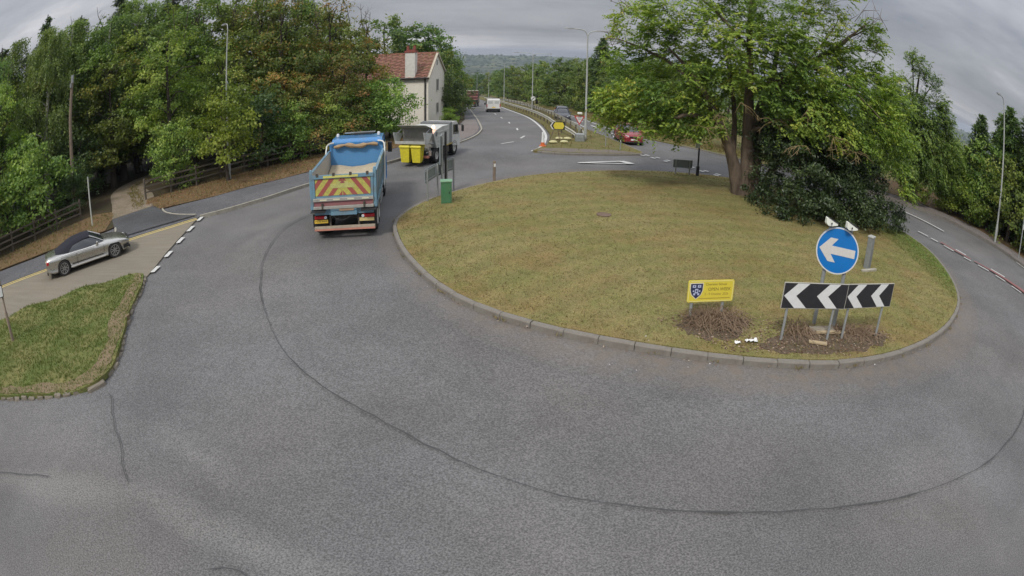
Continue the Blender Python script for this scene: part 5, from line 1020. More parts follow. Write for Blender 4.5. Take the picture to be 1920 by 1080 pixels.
def ip(tab, x):
    return float(np.interp(x, [t[0] for t in tab], [t[1] for t in tab]))
WHEELS = {}
def wheel_meshes(key, r, w, rim_mat, spokes=5, rim_r=.70, dish=.0):
    t = MB(); t.lathe_y([(r * rim_r, -w / 2 + .012), (r * .93, -w / 2), (r, -w * .36), (r, w * .36), (r * .93, w / 2), (r * rim_r, w / 2 - .012), (r * rim_r * .97, w * .1), (.03, w * .06), (.03, -w * .06), (r * rim_r, -w / 2 + .012)], (0, 0, 0), 28)
    m = MB(); R_ = r * rim_r
    m.lathe_y([(R_ * 1.0, w * .2), (R_ * 1.03, w / 2 + .004), (R_ * .93, w / 2 + .004), (R_ * .86, w * .3)], (0, 0, 0), 28)
    if spokes:
        for k in range(spokes):
            a = 2 * math.pi * k / spokes
            for da in (-.13, .13):
                c, s_ = math.cos(a + da), math.sin(a + da); c2, s2 = math.cos(a + da * 2.2), math.sin(a + da * 2.2)
                px, pz = -s_, c
                m.loft([[(c * .16 * R_ + px * q * .05 * R_ * 1.4, w * .42 + e_, s_ * .16 * R_ + pz * q * .05 * R_ * 1.4) for q, e_ in ((-1, 0), (1, 0), (1, -.04), (-1, -.04))], [(c2 * .95 * R_ + px * q * .07 * R_, w * .47 + e_, s2 * .95 * R_ + pz * q * .07 * R_) for q, e_ in ((-1, 0), (1, 0), (1, -.04), (-1, -.04))]])
        m.lathe_y([(.2 * R_, w * .30), (.22 * R_, w * .44), (.02, w * .47)], (0, 0, 0), 16)
    else:
        m.lathe_y([(R_ * .9, w * .3), (R_ * .62, w * (.12 - dish)), (R_ * .42, w * (.1 - dish)), (R_ * .38, w * (.36 - dish)), (.01, w * (.40 - dish))], (0, 0, 0), 24)
    WHEELS[key] = (t.mesh('tyre', M_tyre, smooth=40), m.mesh('rim', rim_mat, smooth=40))
def wheel(key, parent, x, y, z, right):
    w = bpy.data.objects.new('wheel', None); COL.objects.link(w); w.parent = parent; w.location = (x, y, z); w.rotation_euler = (0, random.uniform(0, 1.2), math.pi if right else 0); w.empty_display_size = .1
    obj('tyre', WHEELS[key][0], w); obj('rim', WHEELS[key][1], w)
wheel_meshes('alloy', .335, .235, M_rim, 5); wheel_meshes('small', .31, .21, M_rim, 5); wheel_meshes('lorry', .52, .30, M_rimw, 0, .56); wheel_meshes('lorry_twin', .52, .58, M_rimw, 0, .56, .25); wheel_meshes('light', .40, .24, M_rimw, 0, .58)

def body_loft(sp):
    """Lower body: rings along x; wheel openings come from a raised underside at the axles."""
    xs = sorted(set([round(v, 3) for v in np.linspace(-sp['L'] / 2, sp['L'] / 2, 46)] + [round(ax + sp['ra'] * math.sin(a), 3) for ax in sp['axles'] for a in np.linspace(-math.pi / 2, math.pi / 2, 15)]))
    xs = [v for i, v in enumerate(xs) if i == 0 or v - xs[i - 1] > .012 or abs(v) > sp['L'] / 2 - .001]
    rings = []
    for x in xs:
        hw = ip(sp['hw'], x); zs = ip(sp['sill'], x); zsh = ip(sp['shoulder'], x); zt_ = ip(sp['top'], x)
        za = zs
        for ax in sp['axles']:
            d = abs(x - ax)
            if d < sp['ra']: za = max(za, sp['rw'] + math.sqrt(sp['ra'] ** 2 - d * d) * 1.0)
        za = min(za, zsh - .06); bulge = sp.get('bulge', .03)
        half = [(0.0, za), (hw * .80, za), (hw * .96, za + .002)]
        for f, q in ((.10, .984), (.30, .955), (.52, .962), (.66, .985), (.72, 1.0), (.86, .998)): half.append((hw * q, max(za + .004 + .004 * f, zs + (zsh - zs) * f)))
        half += [(hw * .982, zsh), (hw * .925, zsh + (zt_ - zsh) * .55), (hw * .78, zt_ - .004), (hw * .4, zt_ + sp.get('crown', .015)), (0.0, zt_ + sp.get('crown', .015) * 1.2)]
        rings.append([(x, y, z) for y, z in half] + [(x, -y, z) for y, z in half[-2:0:-1]])
    mb = MB(); mb.loft(rings); return mb
def green_loft(st, off=0.0):
    rings = []
    for x, zr, wb, wt, zb in st:
        half = [(wb + off, zb), (wb * .35 + wt * .65 + off, zb * .3 + zr * .7), (wt + off, zr - .045), (wt * .86 + off * .5, zr + off * .6), (wt * .45, zr + .018 + off), (0, zr + .022 + off)]
        rings.append([(x, y, z) for y, z in half] + [(x, -y, z) for y, z in half[-2::-1]])
    return rings
def make_car(name, label, cat, loc, heading, sp, paint, roof_mat, group=None, plate_rear=True, wk='small'):
    t = thing(name, label, cat, loc, heading, group); L_ = sp['L']
    b = body_loft(sp).build('body', paint, t, smooth=32)
    mb = MB(); zc = sp['rw']; ax0, ax1 = sp['axles']; hwm = max(v for _, v in sp['hw'])
    for ax in (ax0, ax1): mb.box((ax, 0, zc + .08), (sp['ra'] * 1.75, hwm * 1.5, .5))
    mb.box((0, 0, .22), (L_ * .8, hwm * 1.6, .12)); mb.build('underbody', M_black, t)
    gl = MB(); gl.loft(green_loft(sp['cabin']), caps=True, closed=False); gl.build('windows', M_glass, t, smooth=40)
    if sp.get('roof'):
        rings = []
        for x, zr, wb, wt, zb, dr in sp['roof']:
            half = [(wt + .02 + (wb - wt) * min(1, dr / max(.01, zr - zb)), zr - dr), (wt + .012, zr - .04), (wt * .86, zr + .012), (wt * .45, zr + .03), (0, zr + .034)]
            rings.append([(x, y, z) for y, z in half] + [(x, -y, z) for y, z in half[-2::-1]])
        rm = MB(); rm.loft(rings, caps=False, closed=False); rm.build('roof', roof_mat, t, smooth=50)
    for pl in sp.get('pillars', []):
        mb = MB()
        for s in (1, -1): mb.tube([(x, y * s, z) for x, y, z in pl], sp.get('pr', .032), 6, flat=.8)
        mb.pieces('pillar', paint, t, smooth=True)
    for s in (1, -1):
        m = MB(); mx_, my_, mz_ = sp['mirror']; m.box((mx_, (my_ + .07) * s, mz_), (.11, .2, .13), ch=.03); m.box((mx_ + .02, (my_ - .04) * s, mz_ - .05), (.05, .1, .03)); m.build('mirror', paint if sp.get('mirror_paint', 1) else M_black, t, smooth=40)
        hl = MB(); x, y, z, dx_, dy_, dz_ = sp['head']; hl.loft([[(x + dx_ * q[0], (y + dy_ * q[0] * -.9 + q[1] * .11) * s, z + q[2] * dz_) for q in ((-1, .6, .2), (-1, .6, 1), (1, -.9, .6), (1, -.9, -1), (0, 0, -1))], [(x + .03 + dx_ * q[0], (y + .012 + dy_ * q[0] * -.9 + q[1] * .11) * s, z + q[2] * dz_) for q in ((-1, .6, .2), (-1, .6, 1), (1, -.9, .6), (1, -.9, -1), (0, 0, -1))]]); hl.build('headlight', M_lampclear, t)
        tl = MB(); x, y, z, dx_, dy_, dz_ = sp['tail']; tl.box((x, y * s, z), (dx_, dy_, dz_), ch=.02); tl.build('tail_light', M_lampred, t)
        for ax in (ax0, ax1): wheel(wk, t, ax, (ip(sp['hw'], ax) - .115) * s, sp['rw'], s < 0)
    pl = MB(); zp = sp.get('fplate', .46); xf = L_ / 2; pl.box((xf + .012, 0, zp), (.02, .52, .115)); pl.build('number_plate', M_platew, t)
    pl = MB(); pl.box((-xf - .012, 0, sp.get('rplate', .75)), (.02, .52, .115)); pl.build('number_plate', M_platey, t)
    gr = MB(); gr.box((xf + .006, 0, sp.get('gz', .62)), (.03, sp.get('gw', .9), sp.get('gh', .18)), ch=.012); gr.box((xf - .01, 0, .27), (.05, 1.25, .12), ch=.02); gr.build('grille', M_black, t)
    bm = MB(); bm.box((-xf + .02, 0, .30), (.06, 1.35, .16), ch=.02); bm.build('rear_valance', M_black, t)
    ln = MB()
    for s in (1, -1):
        for xx in sp.get('seams', []): ln.box((xx, (ip(sp['hw'], xx) * 1.0 + .0015) * s, (ip(sp['sill'], xx) + ip(sp['shoulder'], xx)) / 2 + .04), (.012, .012, (ip(sp['shoulder'], xx) - ip(sp['sill'], xx)) * .82))
    if ln.v: ln.pieces('door_seam', M_black, t)
    hd = MB()
    for s in (1, -1):
        for xx in sp.get('handles', []): hd.box((xx, (ip(sp['hw'], xx) * .985 + .012) * s, ip(sp['shoulder'], xx) - .07), (.2, .03, .032), ch=.008)
    if hd.v: hd.pieces('door_handle', paint, t)
    return t

# ------------------------------------------------------------------ silver convertible
SPC = dict(L=4.69, rw=.335, ra=.375, axles=(1.50, -1.34), bulge=.03, crown=.02,
    hw=[(-2.345, .70), (-2.25, .80), (-1.9, .885), (-1.3, .915), (0, .905), (1.4, .905), (1.9, .86), (2.2, .76), (2.345, .60)],
    sill=[(-2.345, .36), (-2.0, .25), (-1.2, .22), (1.2, .20), (2.0, .22), (2.345, .26)],
    shoulder=[(-2.345, .82), (-2.1, .90), (-1.3, .88), (0, .83), (1.0, .80), (1.8, .74), (2.2, .64), (2.345, .54)],
    top=[(-2.345, .92), (-2.2, 1.005), (-1.7, 1.01), (-1.2, .985), (0, .93), (.85, .93), (1.2, .91), (1.8, .82), (2.15, .72), (2.345, .60)],
    cabin=[(-1.62, 1.0, .66, .60, .96), (-1.25, 1.17, .74, .61, .94), (-.7, 1.345, .77, .585, .92), (-.1, 1.385, .78, .575, .91), (.28, 1.36, .78, .57, .91), (.95, .99, .74, .66, .90), (1.02, .93, .72, .66, .89)],
    roof=[(-1.74, 1.0, .70, .63, .95, .02), (-1.5, 1.085, .74, .63, .94, .12), (-1.25, 1.18, .76, .62, .93, .22), (-1.0, 1.27, .77, .60, .92, .27), (-.7, 1.355, .775, .595, .92, .14), (-.1, 1.395, .78, .585, .92, .085), (.3, 1.37, .78, .58, .92, .06)],
    pillars=[[(.26, .575, 1.345), (.62, .64, 1.16), (1.0, .70, .93)]], pr=.03, mirror=(.62, .80, .97),
    head=(2.07, .66, .66, .15, .10, .075), tail=(-2.26, .62, .80, .12, .34, .13), fplate=.42, rplate=.62, gz=.56, gw=.78, gh=.2, seams=(.95, -.55), handles=(-.38,))
_q = .90   # a low car: everything above the sills drawn down
for _k in ('shoulder', 'top'): SPC[_k] = [(a, .22 + (b - .22) * _q) for a, b in SPC[_k]]
SPC['cabin'] = [(x, .22 + (zr - .22) * _q, wb, wt, .22 + (zb - .22) * _q) for x, zr, wb, wt, zb in SPC['cabin']]
SPC['roof'] = [(x, .22 + (zr - .22) * _q, wb, wt, .22 + (zb - .22) * _q, dr * .95) for x, zr, wb, wt, zb, dr in SPC['roof']]
SPC['pillars'] = [[(x, y, .22 + (z - .22) * _q) for x, y, z in p] for p in SPC['pillars']]
SPC['mirror'] = (.62, .80, .90); SPC['head'] = (2.07, .66, .60, .17, .11, .07); SPC['tail'] = (-2.25, .64, .74, .14, .40, .13)
hc = math.atan2(2.10, 1.91)
_c = Vector((-17.405, 18.33)) - Vector((math.sin(hc), -math.cos(hc))) * .86
sc_ = make_car('convertible_car', 'silver convertible car with a black fabric soft top on the buff approach lane', 'car', (_c.x + .08 * math.cos(hc) * -1, _c.y, .004), hc, SPC, M_silver, M_fabric, wk='alloy')
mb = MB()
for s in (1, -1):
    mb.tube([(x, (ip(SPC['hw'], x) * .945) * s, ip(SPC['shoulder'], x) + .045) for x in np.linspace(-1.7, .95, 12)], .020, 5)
mb.pieces('window_trim', M_trim_highlight, sc_)  # chrome belt trim, thick and white to carry the sky highlight along the shoulder
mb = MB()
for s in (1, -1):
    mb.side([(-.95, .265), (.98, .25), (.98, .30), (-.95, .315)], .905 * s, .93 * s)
mb.pieces('skirt_highlight', M_trim_highlight, sc_)  # pale sill strips, the white highlight of the sill put into their colour
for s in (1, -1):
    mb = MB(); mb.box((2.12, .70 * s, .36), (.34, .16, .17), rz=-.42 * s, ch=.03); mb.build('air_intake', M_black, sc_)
    mb = MB(); mb.side([(-.86, .36), (.90, .33), (.90, .37), (-.86, .42)], .893 * s, .9 * s); mb.build('door_dark_reflection', M_chassis, sc_)  # dark strip on the lower door paints the road's dark reflection
# ------------------------------------------------------------------ hatchbacks
SPH = dict(L=4.0, rw=.31, ra=.35, axles=(1.27, -1.22), bulge=.03, crown=.02,
    hw=[(-2.0, .68), (-1.9, .79), (-1.3, .875), (0, .875), (1.2, .875), (1.65, .82), (1.9, .70), (2.0, .58)],
    sill=[(-2.0, .34), (-1.6, .24), (1.6, .22), (2.0, .27)], shoulder=[(-2.0, .86), (-1.2, .92), (0, .86), (1.2, .80), (1.7, .73), (2.0, .58)],
    top=[(-2.0, .96), (-1.5, 1.0), (0, .97), (.9, .97), (1.3, .94), (1.75, .83), (2.0, .64)],
    cabin=[(-1.92, .98, .62, .58, .94), (-1.72, 1.28, .70, .56, .93), (-1.3, 1.40, .74, .57, .93), (-.2, 1.46, .76, .57, .92), (.25, 1.43, .76, .57, .92), (1.05, 1.0, .73, .64, .93), (1.15, .95, .72, .64, .92)],
    roof=[(-1.86, 1.30, .70, .58, .93, .06), (-1.3, 1.41, .74, .575, .93, .06), (-.2, 1.47, .76, .575, .92, .06), (.3, 1.43, .76, .575, .92, .05)],
    pillars=[[(.28, .575, 1.41), (1.08, .69, .96)], [(-1.3, .58, 1.38), (-1.62, .74, .95)], [(-.35, .585, 1.43), (-.4, .765, .93)]], pr=.034, mirror=(.78, .84, 1.0), head=(1.80, .62, .72, .16, .12, .085), tail=(-1.88, .66, .92, .1, .22, .22), fplate=.47, gz=.66, gw=.7, gh=.12, seams=(.75, -.4, -1.2), handles=(-.2,))
red = make_car('red_hatchback', 'red hatchback waiting at the far give-way line behind the drooping leaves', 'car', (8.85, 47.9, zt(8, 47.9) + .004), math.atan2(-1.0, .06), dict(SPH), M_redcar, M_redcar)
SPD = dict(SPH); SPD['L'] = 4.0
dk = make_car('grey_hatchback', 'dark grey hatchback coming towards the roundabout beside the barrier', 'car', (5.32, 70.2, zt(5, 70) + .004), math.atan2(-1.0, -.06), SPD, M_greycar, M_greycar)
dk.rotation_euler = (0, 0.06, math.atan2(-1.0, -.02))

# ------------------------------------------------------------------ white van
def van(loc, heading):
    t = thing('white_van', 'white panel van driving away along the outgoing carriageway', 'van', loc, heading)
    t.rotation_euler = (0, .063, heading)
    prof = [(2.45, .35), (2.5, .75), (2.3, 1.02), (1.75, 1.15), (1.15, 1.82), (.9, 1.93), (-2.3, 1.97), (-2.43, 1.85), (-2.47, .5), (-2.4, .33)]
    mb = MB(); rings = []
    for y, s, dz in ((-.95, .965, .0), (-.985, 1.0, 0), (-.90, 1.0, .0), (.90, 1.0, .0), (.985, 1.0, 0), (.95, .965, 0)):
        rings.append([(x * (1 if abs(y) < .96 else s), y * (1 - .11 * max(0, (z - .95))), z if abs(y) < .96 else .33 + (z - .33) * (.985)) for x, z in prof])
    mb.loft([[(p[0], p[1], p[2]) for p in r] for r in rings]); mb.build('body', M_whitevan, t, smooth=25)
    for s in (1, -1):
        d = MB(); d.box((-2.475, .44 * s, 1.12), (.03, .82, 1.36), ch=.02); dd = d.build('rear_door', M_whitevan, t)
        w = MB(); w.box((-2.494, .44 * s, 1.45), (.012, .62, .42)); w.build('window', simple('obscured_glass', (.42, .43, .42), .3), dd)
        tl = MB(); tl.box((-2.45, .91 * s, .98), (.06, .1, .46), ch=.015); tl.build('tail_light', M_lampred, t)
        m = MB(); m.box((1.35, 1.08 * s, 1.15), (.12, .2, .26), ch=.03); m.build('mirror', M_black, t)
        wd = MB(); wd.box((.85, .945 * s, 1.42), (.9, .02, .45)); wd.build('window', M_glass, t)
        for ax in (1.5, -1.5): wheel('small', t, ax, .86 * s, .31, s < 0)
    b = MB(); b.box((-2.5, 0, .42), (.14, 1.86, .24), ch=.03); b.box((0, 0, .30), (4.4, 1.7, .2)); b.build('bumper', M_black, t)
    p = MB(); p.box((-2.5, 0, .72), (.02, .52, .12)); p.build('number_plate', M_platey, t)
    w = MB(); w.loft([[(1.12, y, 1.84) for y in (-.76, .76)] + [(1.73, y, 1.19) for y in (.84, -.84)], [(1.16, y, 1.86) for y in (-.76, .76)] + [(1.77, y, 1.20) for y in (.84, -.84)]]); w.build('windscreen', M_glass, t)
    return t
van((-3.2, 89.8, zt(0, 89.8) + .004), math.atan2(1, -.085))

# ------------------------------------------------------------------ maroon flatbed lorry
def flatbed(loc, heading):
    t = thing('flatbed_lorry', 'maroon lorry with a low dark rear bed on the outgoing carriageway', 'lorry', loc, heading); t.rotation_euler = (0, .064, heading)
    mb = MB(); mb.box((0, 0, .72), (7.6, .9, .22)); mb.box((-1.8, 0, .98), (4.6, 2.5, .14)); mb.box((-4.0, 0, .74), (.2, 2.4, .4)); mb.box((-3.6, 0, .55), (.2, 2.3, .12)); mb.build('chassis', M_chassis, t)
    bd = MB()
    for s in (1, -1): bd.box((-1.8, 1.22 * s, 1.2), (4.6, .05, .38))
    bd.box((-4.08, 0, 1.2), (.05, 2.48, .38)); bd.pieces('dropside', M_black, t)
    bx = MB(); bx.box((.9, 0, 2.02), (1.5, 2.36, 2.0), ch=.05); bx.build('body', M_maroon, t)
    rb = MB()
    for z in (1.35, 1.9, 2.5): rb.box((.13, 0, z), (.04, 2.3, .1))
    rb.pieces('load_rail', simple('rail_pink', (.42, .2, .18), .6), t)
    cb = MB(); cb.side([(1.75, .7), (3.6, .7), (3.7, 1.6), (3.45, 2.75), (1.75, 2.85)], -1.15, 1.15); cb.build('cab', M_maroon, t)
    ws = MB()
    for s in (1, -1): ws.box((2.75, 1.16 * s, 2.15), (1.0, .02, .7))
    ws.pieces('window', M_glass, t)
    tp = MB(); tp.box((.9, 0, 3.07), (1.6, 2.4, .1), ch=.03); tp.build('headboard', simple('headboard_cream', (.5, .47, .38), .6), t)
    for s in (1, -1):
        tl = MB(); tl.box((-4.12, .9 * s, .78), (.04, .4, .14)); tl.build('tail_light', M_lampred, t)
        wheel('light', t, 2.6, .98 * s, .40, s < 0)
        for ax in (-1.4, -2.5): wheel('light', t, ax, .98 * s, .40, s < 0)
    p = MB(); p.box((-4.13, 0, .92), (.02, .52, .12)); p.build('number_plate', M_platey, t)
flatbed((-8.15, 116.6, zt(0, 116.6) + .004), math.atan2(1, .04))
# white high-sided lorry far down the hill
def far_lorry(loc, heading):
    t = thing('box_lorry', 'white high-sided lorry far down the outgoing carriageway, only its roof in view', 'lorry', loc, heading)
    b = MB(); b.box((0, 0, 2.1), (7.5, 2.5, 2.9), ch=.06); b.build('box_body', M_whitevan, t)
    c = MB(); c.side([(3.9, .5), (5.6, .5), (5.7, 1.5), (5.4, 2.7), (3.9, 2.75)], -1.2, 1.2); c.build('cab', M_whitevan, t)
    d = MB(); d.box((.4, 0, .6), (8.4, 1.0, .2)); d.build('chassis', M_chassis, t)
    for s in (1, -1):
        for ax in (4.6, -2.2): wheel('lorry', t, ax, 1.05 * s, .52, s < 0)
far_lorry((-18.2, 222, zt(0, 222)), math.atan2(1, -.12))

# ------------------------------------------------------------------ blue tipper lorry
def tipper():
    h = math.atan2(.985, -.150)
    t = thing('tipper_lorry', 'blue tipper lorry with an empty sandy body and red and yellow tail chevrons', 'lorry', (-6.55, 23.6, .002), h)
    # local x forward, y left; tail face at x = -2.0, cab front at x = 6.0
    ch = MB()
    for s in (1, -1): ch.box((2.0, .42 * s, .86), (7.4, .1, .26))
    ch.box((-1.55, 0, .80), (.12, 1.1, .34)); ch.box((.4, 0, .62), (.5, 1.7, .3)); ch.box((2.7, 0, .62), (.3, 1.9, .3)); ch.box((1.7, .75, .62), (1.0, .5, .5)); ch.box((1.7, -.75, .62), (1.0, .5, .5)); ch.build('chassis', M_chassis, t)
    # body: floor, sides (leaning out), headboard, posts and rails
    X0, X1, Z0, Z1 = -1.98, 3.2, 1.18, 2.42
    f = MB(); f.box(((X0 + X1) / 2, 0, Z0), (X1 - X0, 2.34, .10)); f.box(((X0 + X1) / 2, .55, Z0 - .14), (X1 - X0 - .1, .12, .18)); f.box(((X0 + X1) / 2, -.55, Z0 - .14), (X1 - X0 - .1, .12, .18))
    f.build('body_floor', simple('sandy_steel', (.34, .27, .16), .85, var=.3, scale=3, dirt=.5, dirtcol=(.42, .34, .20)), t)
    inn = MT('body_inside'); g_ = inn.tc; sp_ = inn.N.new('ShaderNodeSeparateXYZ'); inn.L.new(inn.tc.outputs['Object'], sp_.inputs[0])
    hgt = inn.math('ADD', sp_.outputs['Z'], inn.math('MULTIPLY', inn.noise(2.2, 5, .65), .9))
    inn.set(Base_Color=inn.mix(inn.math('MULTIPLY', inn.noise(14, 3), .3), inn.ramp(inn.math('SUBTRACT', hgt, 1.2), [(.30, (.46, .37, .22)), (.62, (.20, .33, .45)), (.80, (.035, .22, .50))]), (.3, .27, .2)), Roughness=.7); M_inside = inn.m
    inn2 = simple('body_inside_side', (.36, .34, .30), .8, var=.25, scale=2.5, dirt=.6, dirtcol=(.40, .33, .22))
    for s in (1, -1):
        sd_ = MB(); sd_.loft([[(X0, 1.17 * s, Z0), (X0, 1.23 * s, Z0), (X0, 1.245 * s, Z1), (X0, 1.19 * s, Z1)], [(X1, 1.17 * s, Z0), (X1, 1.23 * s, Z0), (X1, 1.245 * s, Z1 + .05), (X1, 1.19 * s, Z1 + .05)]]); p = sd_.build('side_panel', inn2, t)
        rb = MB()
        for k in range(6): rb.box((X0 + .45 + k * .88, 1.255 * s, (Z0 + Z1) / 2), (.09, .05, Z1 - Z0 - .08))
        rb.box(((X0 + X1) / 2, 1.24 * s, Z1 + .03), (X1 - X0, .10, .08)); rb.box(((X0 + X1) / 2, 1.24 * s, Z0 + .02), (X1 - X0, .09, .14)); rb.pieces('side_rib', M_bluegrey, p)
        ps = MB(); ps.box((X0 - .03, 1.21 * s, 1.84), (.13, .12, 1.42), ch=.012); ps.lathe_z([(.055, 0), (.055, .06), (.02, .09)], (X0 - .03, 1.21 * s, 2.55), 10); ps.build('tail_post', M_bluegrey, t)
    hb = MB(); hb.box((X1, 0, 1.95), (.08, 2.44, 1.6)); hb.build('headboard', M_inside, t)
    cano = MB(); cano.box((X1 + .35, 0, 2.78), (.8, 2.4, .07)); cano.box((X1, 0, 2.76), (.12, 2.46, .14)); cano.build('headboard_canopy', M_blue, t)
    tp = MB(); rg = []
    for k in range(13):
        y = -1.0 + 2.0 * k / 12; r = .085 + .03 * math.sin(k * 1.9) + (.035 if 3 < k < 9 else 0); zz = 2.70 + .04 * math.sin(k * .9)
        rg.append([(X1 - .16 + r * math.cos(a), y, zz + r * .8 * math.sin(a)) for a in np.linspace(0, 2 * math.pi, 9)[:-1]])
    tp.loft(rg); tp.build('rolled_sheet', simple('tarpaulin_tan', (.30, .21, .12), .9, var=.4, scale=6), t, smooth=True)
    for s in (1, -1):
        ar = MB(); P = smooth_open([(X1 - .15, 1.0 * s, 2.86), (X1 - .2, 1.2 * s, 2.84), (X1 - .35, 1.31 * s, 2.72), (X1 - .6, 1.33 * s, 2.2), (X1 - .95, 1.34 * s, 1.5), (X1 - 1.3, 1.33 * s, 1.05)], .12); ar.tube(P.tolist(), .035, 7); ar.build('sheet_arm', simple('arm_pale', (.5, .5, .47), .5, .2, var=.15), t, smooth=True)
    heap = MB(); rng = np.random.default_rng(3); vs = []; nx, ny = 18, 12
    for i in range(nx + 1):
        for j in range(ny + 1):
            x = X0 + .1 + (X1 - X0 - .2) * i / nx; y = -1.14 + 2.28 * j / ny; vs.append((x, y, Z0 + .055 + .88 * max(0, (i / nx - .3)) ** 1.1 * (.9 + .1 * math.sin(j * .6 + 1)) + rng.uniform(0, .025)))
    heap.add(vs, [(i * (ny + 1) + j, (i + 1) * (ny + 1) + j, (i + 1) * (ny + 1) + j + 1, i * (ny + 1) + j + 1) for i in range(nx) for j in range(ny)]); heap.build('sand', simple('damp_sand', (.43, .37, .26), .95, var=.3, scale=6, dirt=.3, dirtcol=(.2, .14, .09)), t, smooth=True, kind='stuff')
    ru = MB()
    for k in range(9): ru.box((.3 + rng.uniform(-.3, .6), .5 + rng.uniform(-.5, .35), Z0 + .12), (.28, .16, .10), rz=rng.uniform(0, 3), ch=.03)
    ru.build('rubble', simple('rubble_dark', (.09, .06, .05), .95, var=.4), t, kind='stuff')
    # tailgate with chevron board
    tx = X0 - .06
    tg = MB(); tg.box((tx, 0, 1.92), (.06, 2.30, .86)); tg.box((tx - .03, 0, 2.36), (.12, 2.34, .12)); 
    for s in (1, -1): tg.box((tx - .02, 1.11 * s, 1.92), (.10, .08, .80))
    tg.build('tailgate', M_bluegrey, t)
    bd = MB(); bd.box((tx - .036, 0, 1.96), (.012, 2.10, .64)); cb = bd.build('chevron_board', simple('reflective_yellow', (.50, .47, .10), .5, var=.15, scale=5, dirt=.6), t)
    st = MB()   # diagonal red bars, clipped to the board, both halves rising to the middle
    yb, zb0, zb1 = 1.05, 1.64, 2.28; w_ = .20
    for s in (1, -1):
        for k in range(-3, 6):
            a = k * .42 - .05
            poly = [(a, zb0), (a + w_, zb0), (a + w_ - .78 * (zb1 - zb0) * -1 * -1, zb1), (a - .78 * (zb1 - zb0), zb1)]
            # clip in y to [0.02, yb]
            def clip(P, lim, keep):
                o = []
                for i in range(len(P)):
                    p, q = P[i], P[(i + 1) % len(P)]; ip_, iq = keep(p[0]), keep(q[0])
                    if ip_: o.append(p)
                    if ip_ != iq: f_ = (lim - p[0]) / (q[0] - p[0]); o.append((lim, p[1] + f_ * (q[1] - p[1])))
                return o
            poly = clip(poly, .015, lambda v: v >= .015)
            if len(poly) > 2: poly = clip(poly, yb, lambda v: v <= yb)
            if len(poly) > 2: st.add([(tx - .0455, p[0] * s, p[1]) for p in poly], [tuple(range(len(poly)))])
    st.pieces('red_stripe', simple('reflective_red', (.36, .075, .065), .5, var=.18, scale=5, dirt=.55), cb)
    pn = MB(); pn.box((tx - .049, 0, 2.0), (.006, .92, .17)); pn.box((tx - .049, 0, 2.12), (.005, .42, .10)); pn.pieces('sign_panel', simple('panel_yellow', (.50, .50, .16), .5, dirt=.55), cb)
    text('lettering', 'KEEP CLEAR', .10, simple('lettering_grey', (.22, .30, .20), .6), cb, (tx - .054, 0, 2.0), (R(90), 0, R(-90)), .001) if False else None
    tri = MB(); tri.add([(tx - .056, .10, 2.09), (tx - .056, -.10, 2.09), (tx - .056, 0, 2.24)], [(0, 1, 2)]); tri.build('warning_triangle', simple('triangle_maroon', (.30, .10, .08), .5), cb)
    ys = MB(); ys.box((tx - .093, .06, 2.36), (.008, 1.32, .085)); ys.build('top_strip', simple('strip_yellow', (.60, .58, .16), .5, dirt=.3), t)
    rl = MB(); rl.box((tx - .05, 0, 1.50), (.14, 2.30, .11), ch=.012); rl.box((tx - .05, 0, 1.20), (.14, 2.30, .10), ch=.012); rl.pieces('tail_rail', simple('rail_grey', (.33, .33, .30), .7, dirt=.5, var=.2), t)
    rr = MB(); rr.box((tx - .02, 0, 1.345), (.08, 2.24, .18)); rr.build('tail_panel', simple('panel_maroon', (.27, .10, .11), .6, dirt=.5), t)
    mk = MB()
    for y in (-.85, -.3, .25, .75): mk.box((tx - .125, y, 1.50), (.008, .26, .05))
    mk.pieces('marker_light', simple('marker_cream', (.62, .60, .42), .4), t)
    lw = MB(); lw.box((tx + .12, 0, 1.02), (.16, 2.26, .26)); lw.box((tx + .02, 0, .98), (.16, 1.0, .20)); lw.lathe_y([(.045, -.5), (.045, .5)], (tx - .05, 0, 1.1), 10); lw.build('subframe', M_bluegrey, t)
    hd_ = MB()
    for y in (-.95, -.32, .32, .95): hd_.box((tx - .07, y, 2.44), (.07, .10, .12), ch=.015)
    for y in (-.8, .8): hd_.box((tx - .1, y, 1.27), (.1, .07, .2), ch=.015)
    hd_.pieces('tailgate_hinge', M_chassis, t)
    fl = MB()
    for y in (-.96, .96): fl.box((tx + .16, y, .50), (.02, .52, .42))
    fl.pieces('mud_flap', M_black, t)
    hz_ = MB(); hz_.tube([(tx + .02, .45, .95), (tx - .03, .3, .72), (tx + .02, .1, .66), (tx - .02, -.15, .75), (tx + .02, -.4, .93)], .016, 6); hz_.build('air_hose', M_black, t)
    tn = MB(); tn.box((tx - .07, -.12, 1.10), (.05, .55, .09)); tn.build('tow_plate', simple('rust_tan', (.34, .22, .14), .8), t)
    for s in (1, -1):
        lt = MB(); lt.box((tx + .05, .92 * s, .80), (.1, .46, .11), ch=.015); l_ = lt.build('tail_light', M_lampred, t)
        rv_ = MB(); rv_.lathe_y([(.055, -.02), (.055, .02), (.01, .025)], (0, 0, 0), 12); rv_.build('reversing_light', M_lampclear, l_, loc=(tx - .01, .72 * s, .80), rot=(0, 0, R(90)))
    pl = MB(); pl.box((tx + .02, .90, .645), (.03, .53, .125), ch=.008); p_ = pl.build('number_plate', M_platey, t)
    text('lettering', 'YX70 AWX', .10, M_ink, p_, (tx + .003, .90, .645), (R(90), 0, R(-90)), .001)
    bp2 = MB(); bp2.box((tx + .02, -.86, .66), (.03, .56, .125), ch=.008); bp2.build('marker_plate', simple('marker_plate_tan', (.62, .50, .22), .5, dirt=.35), t)
    br = MB(); br.box((tx - .02, 0, .42), (.12, 2.34, .075)); br.build('underrun_bar', simple('bar_tan', (.40, .34, .26), .7, dirt=.4), t)
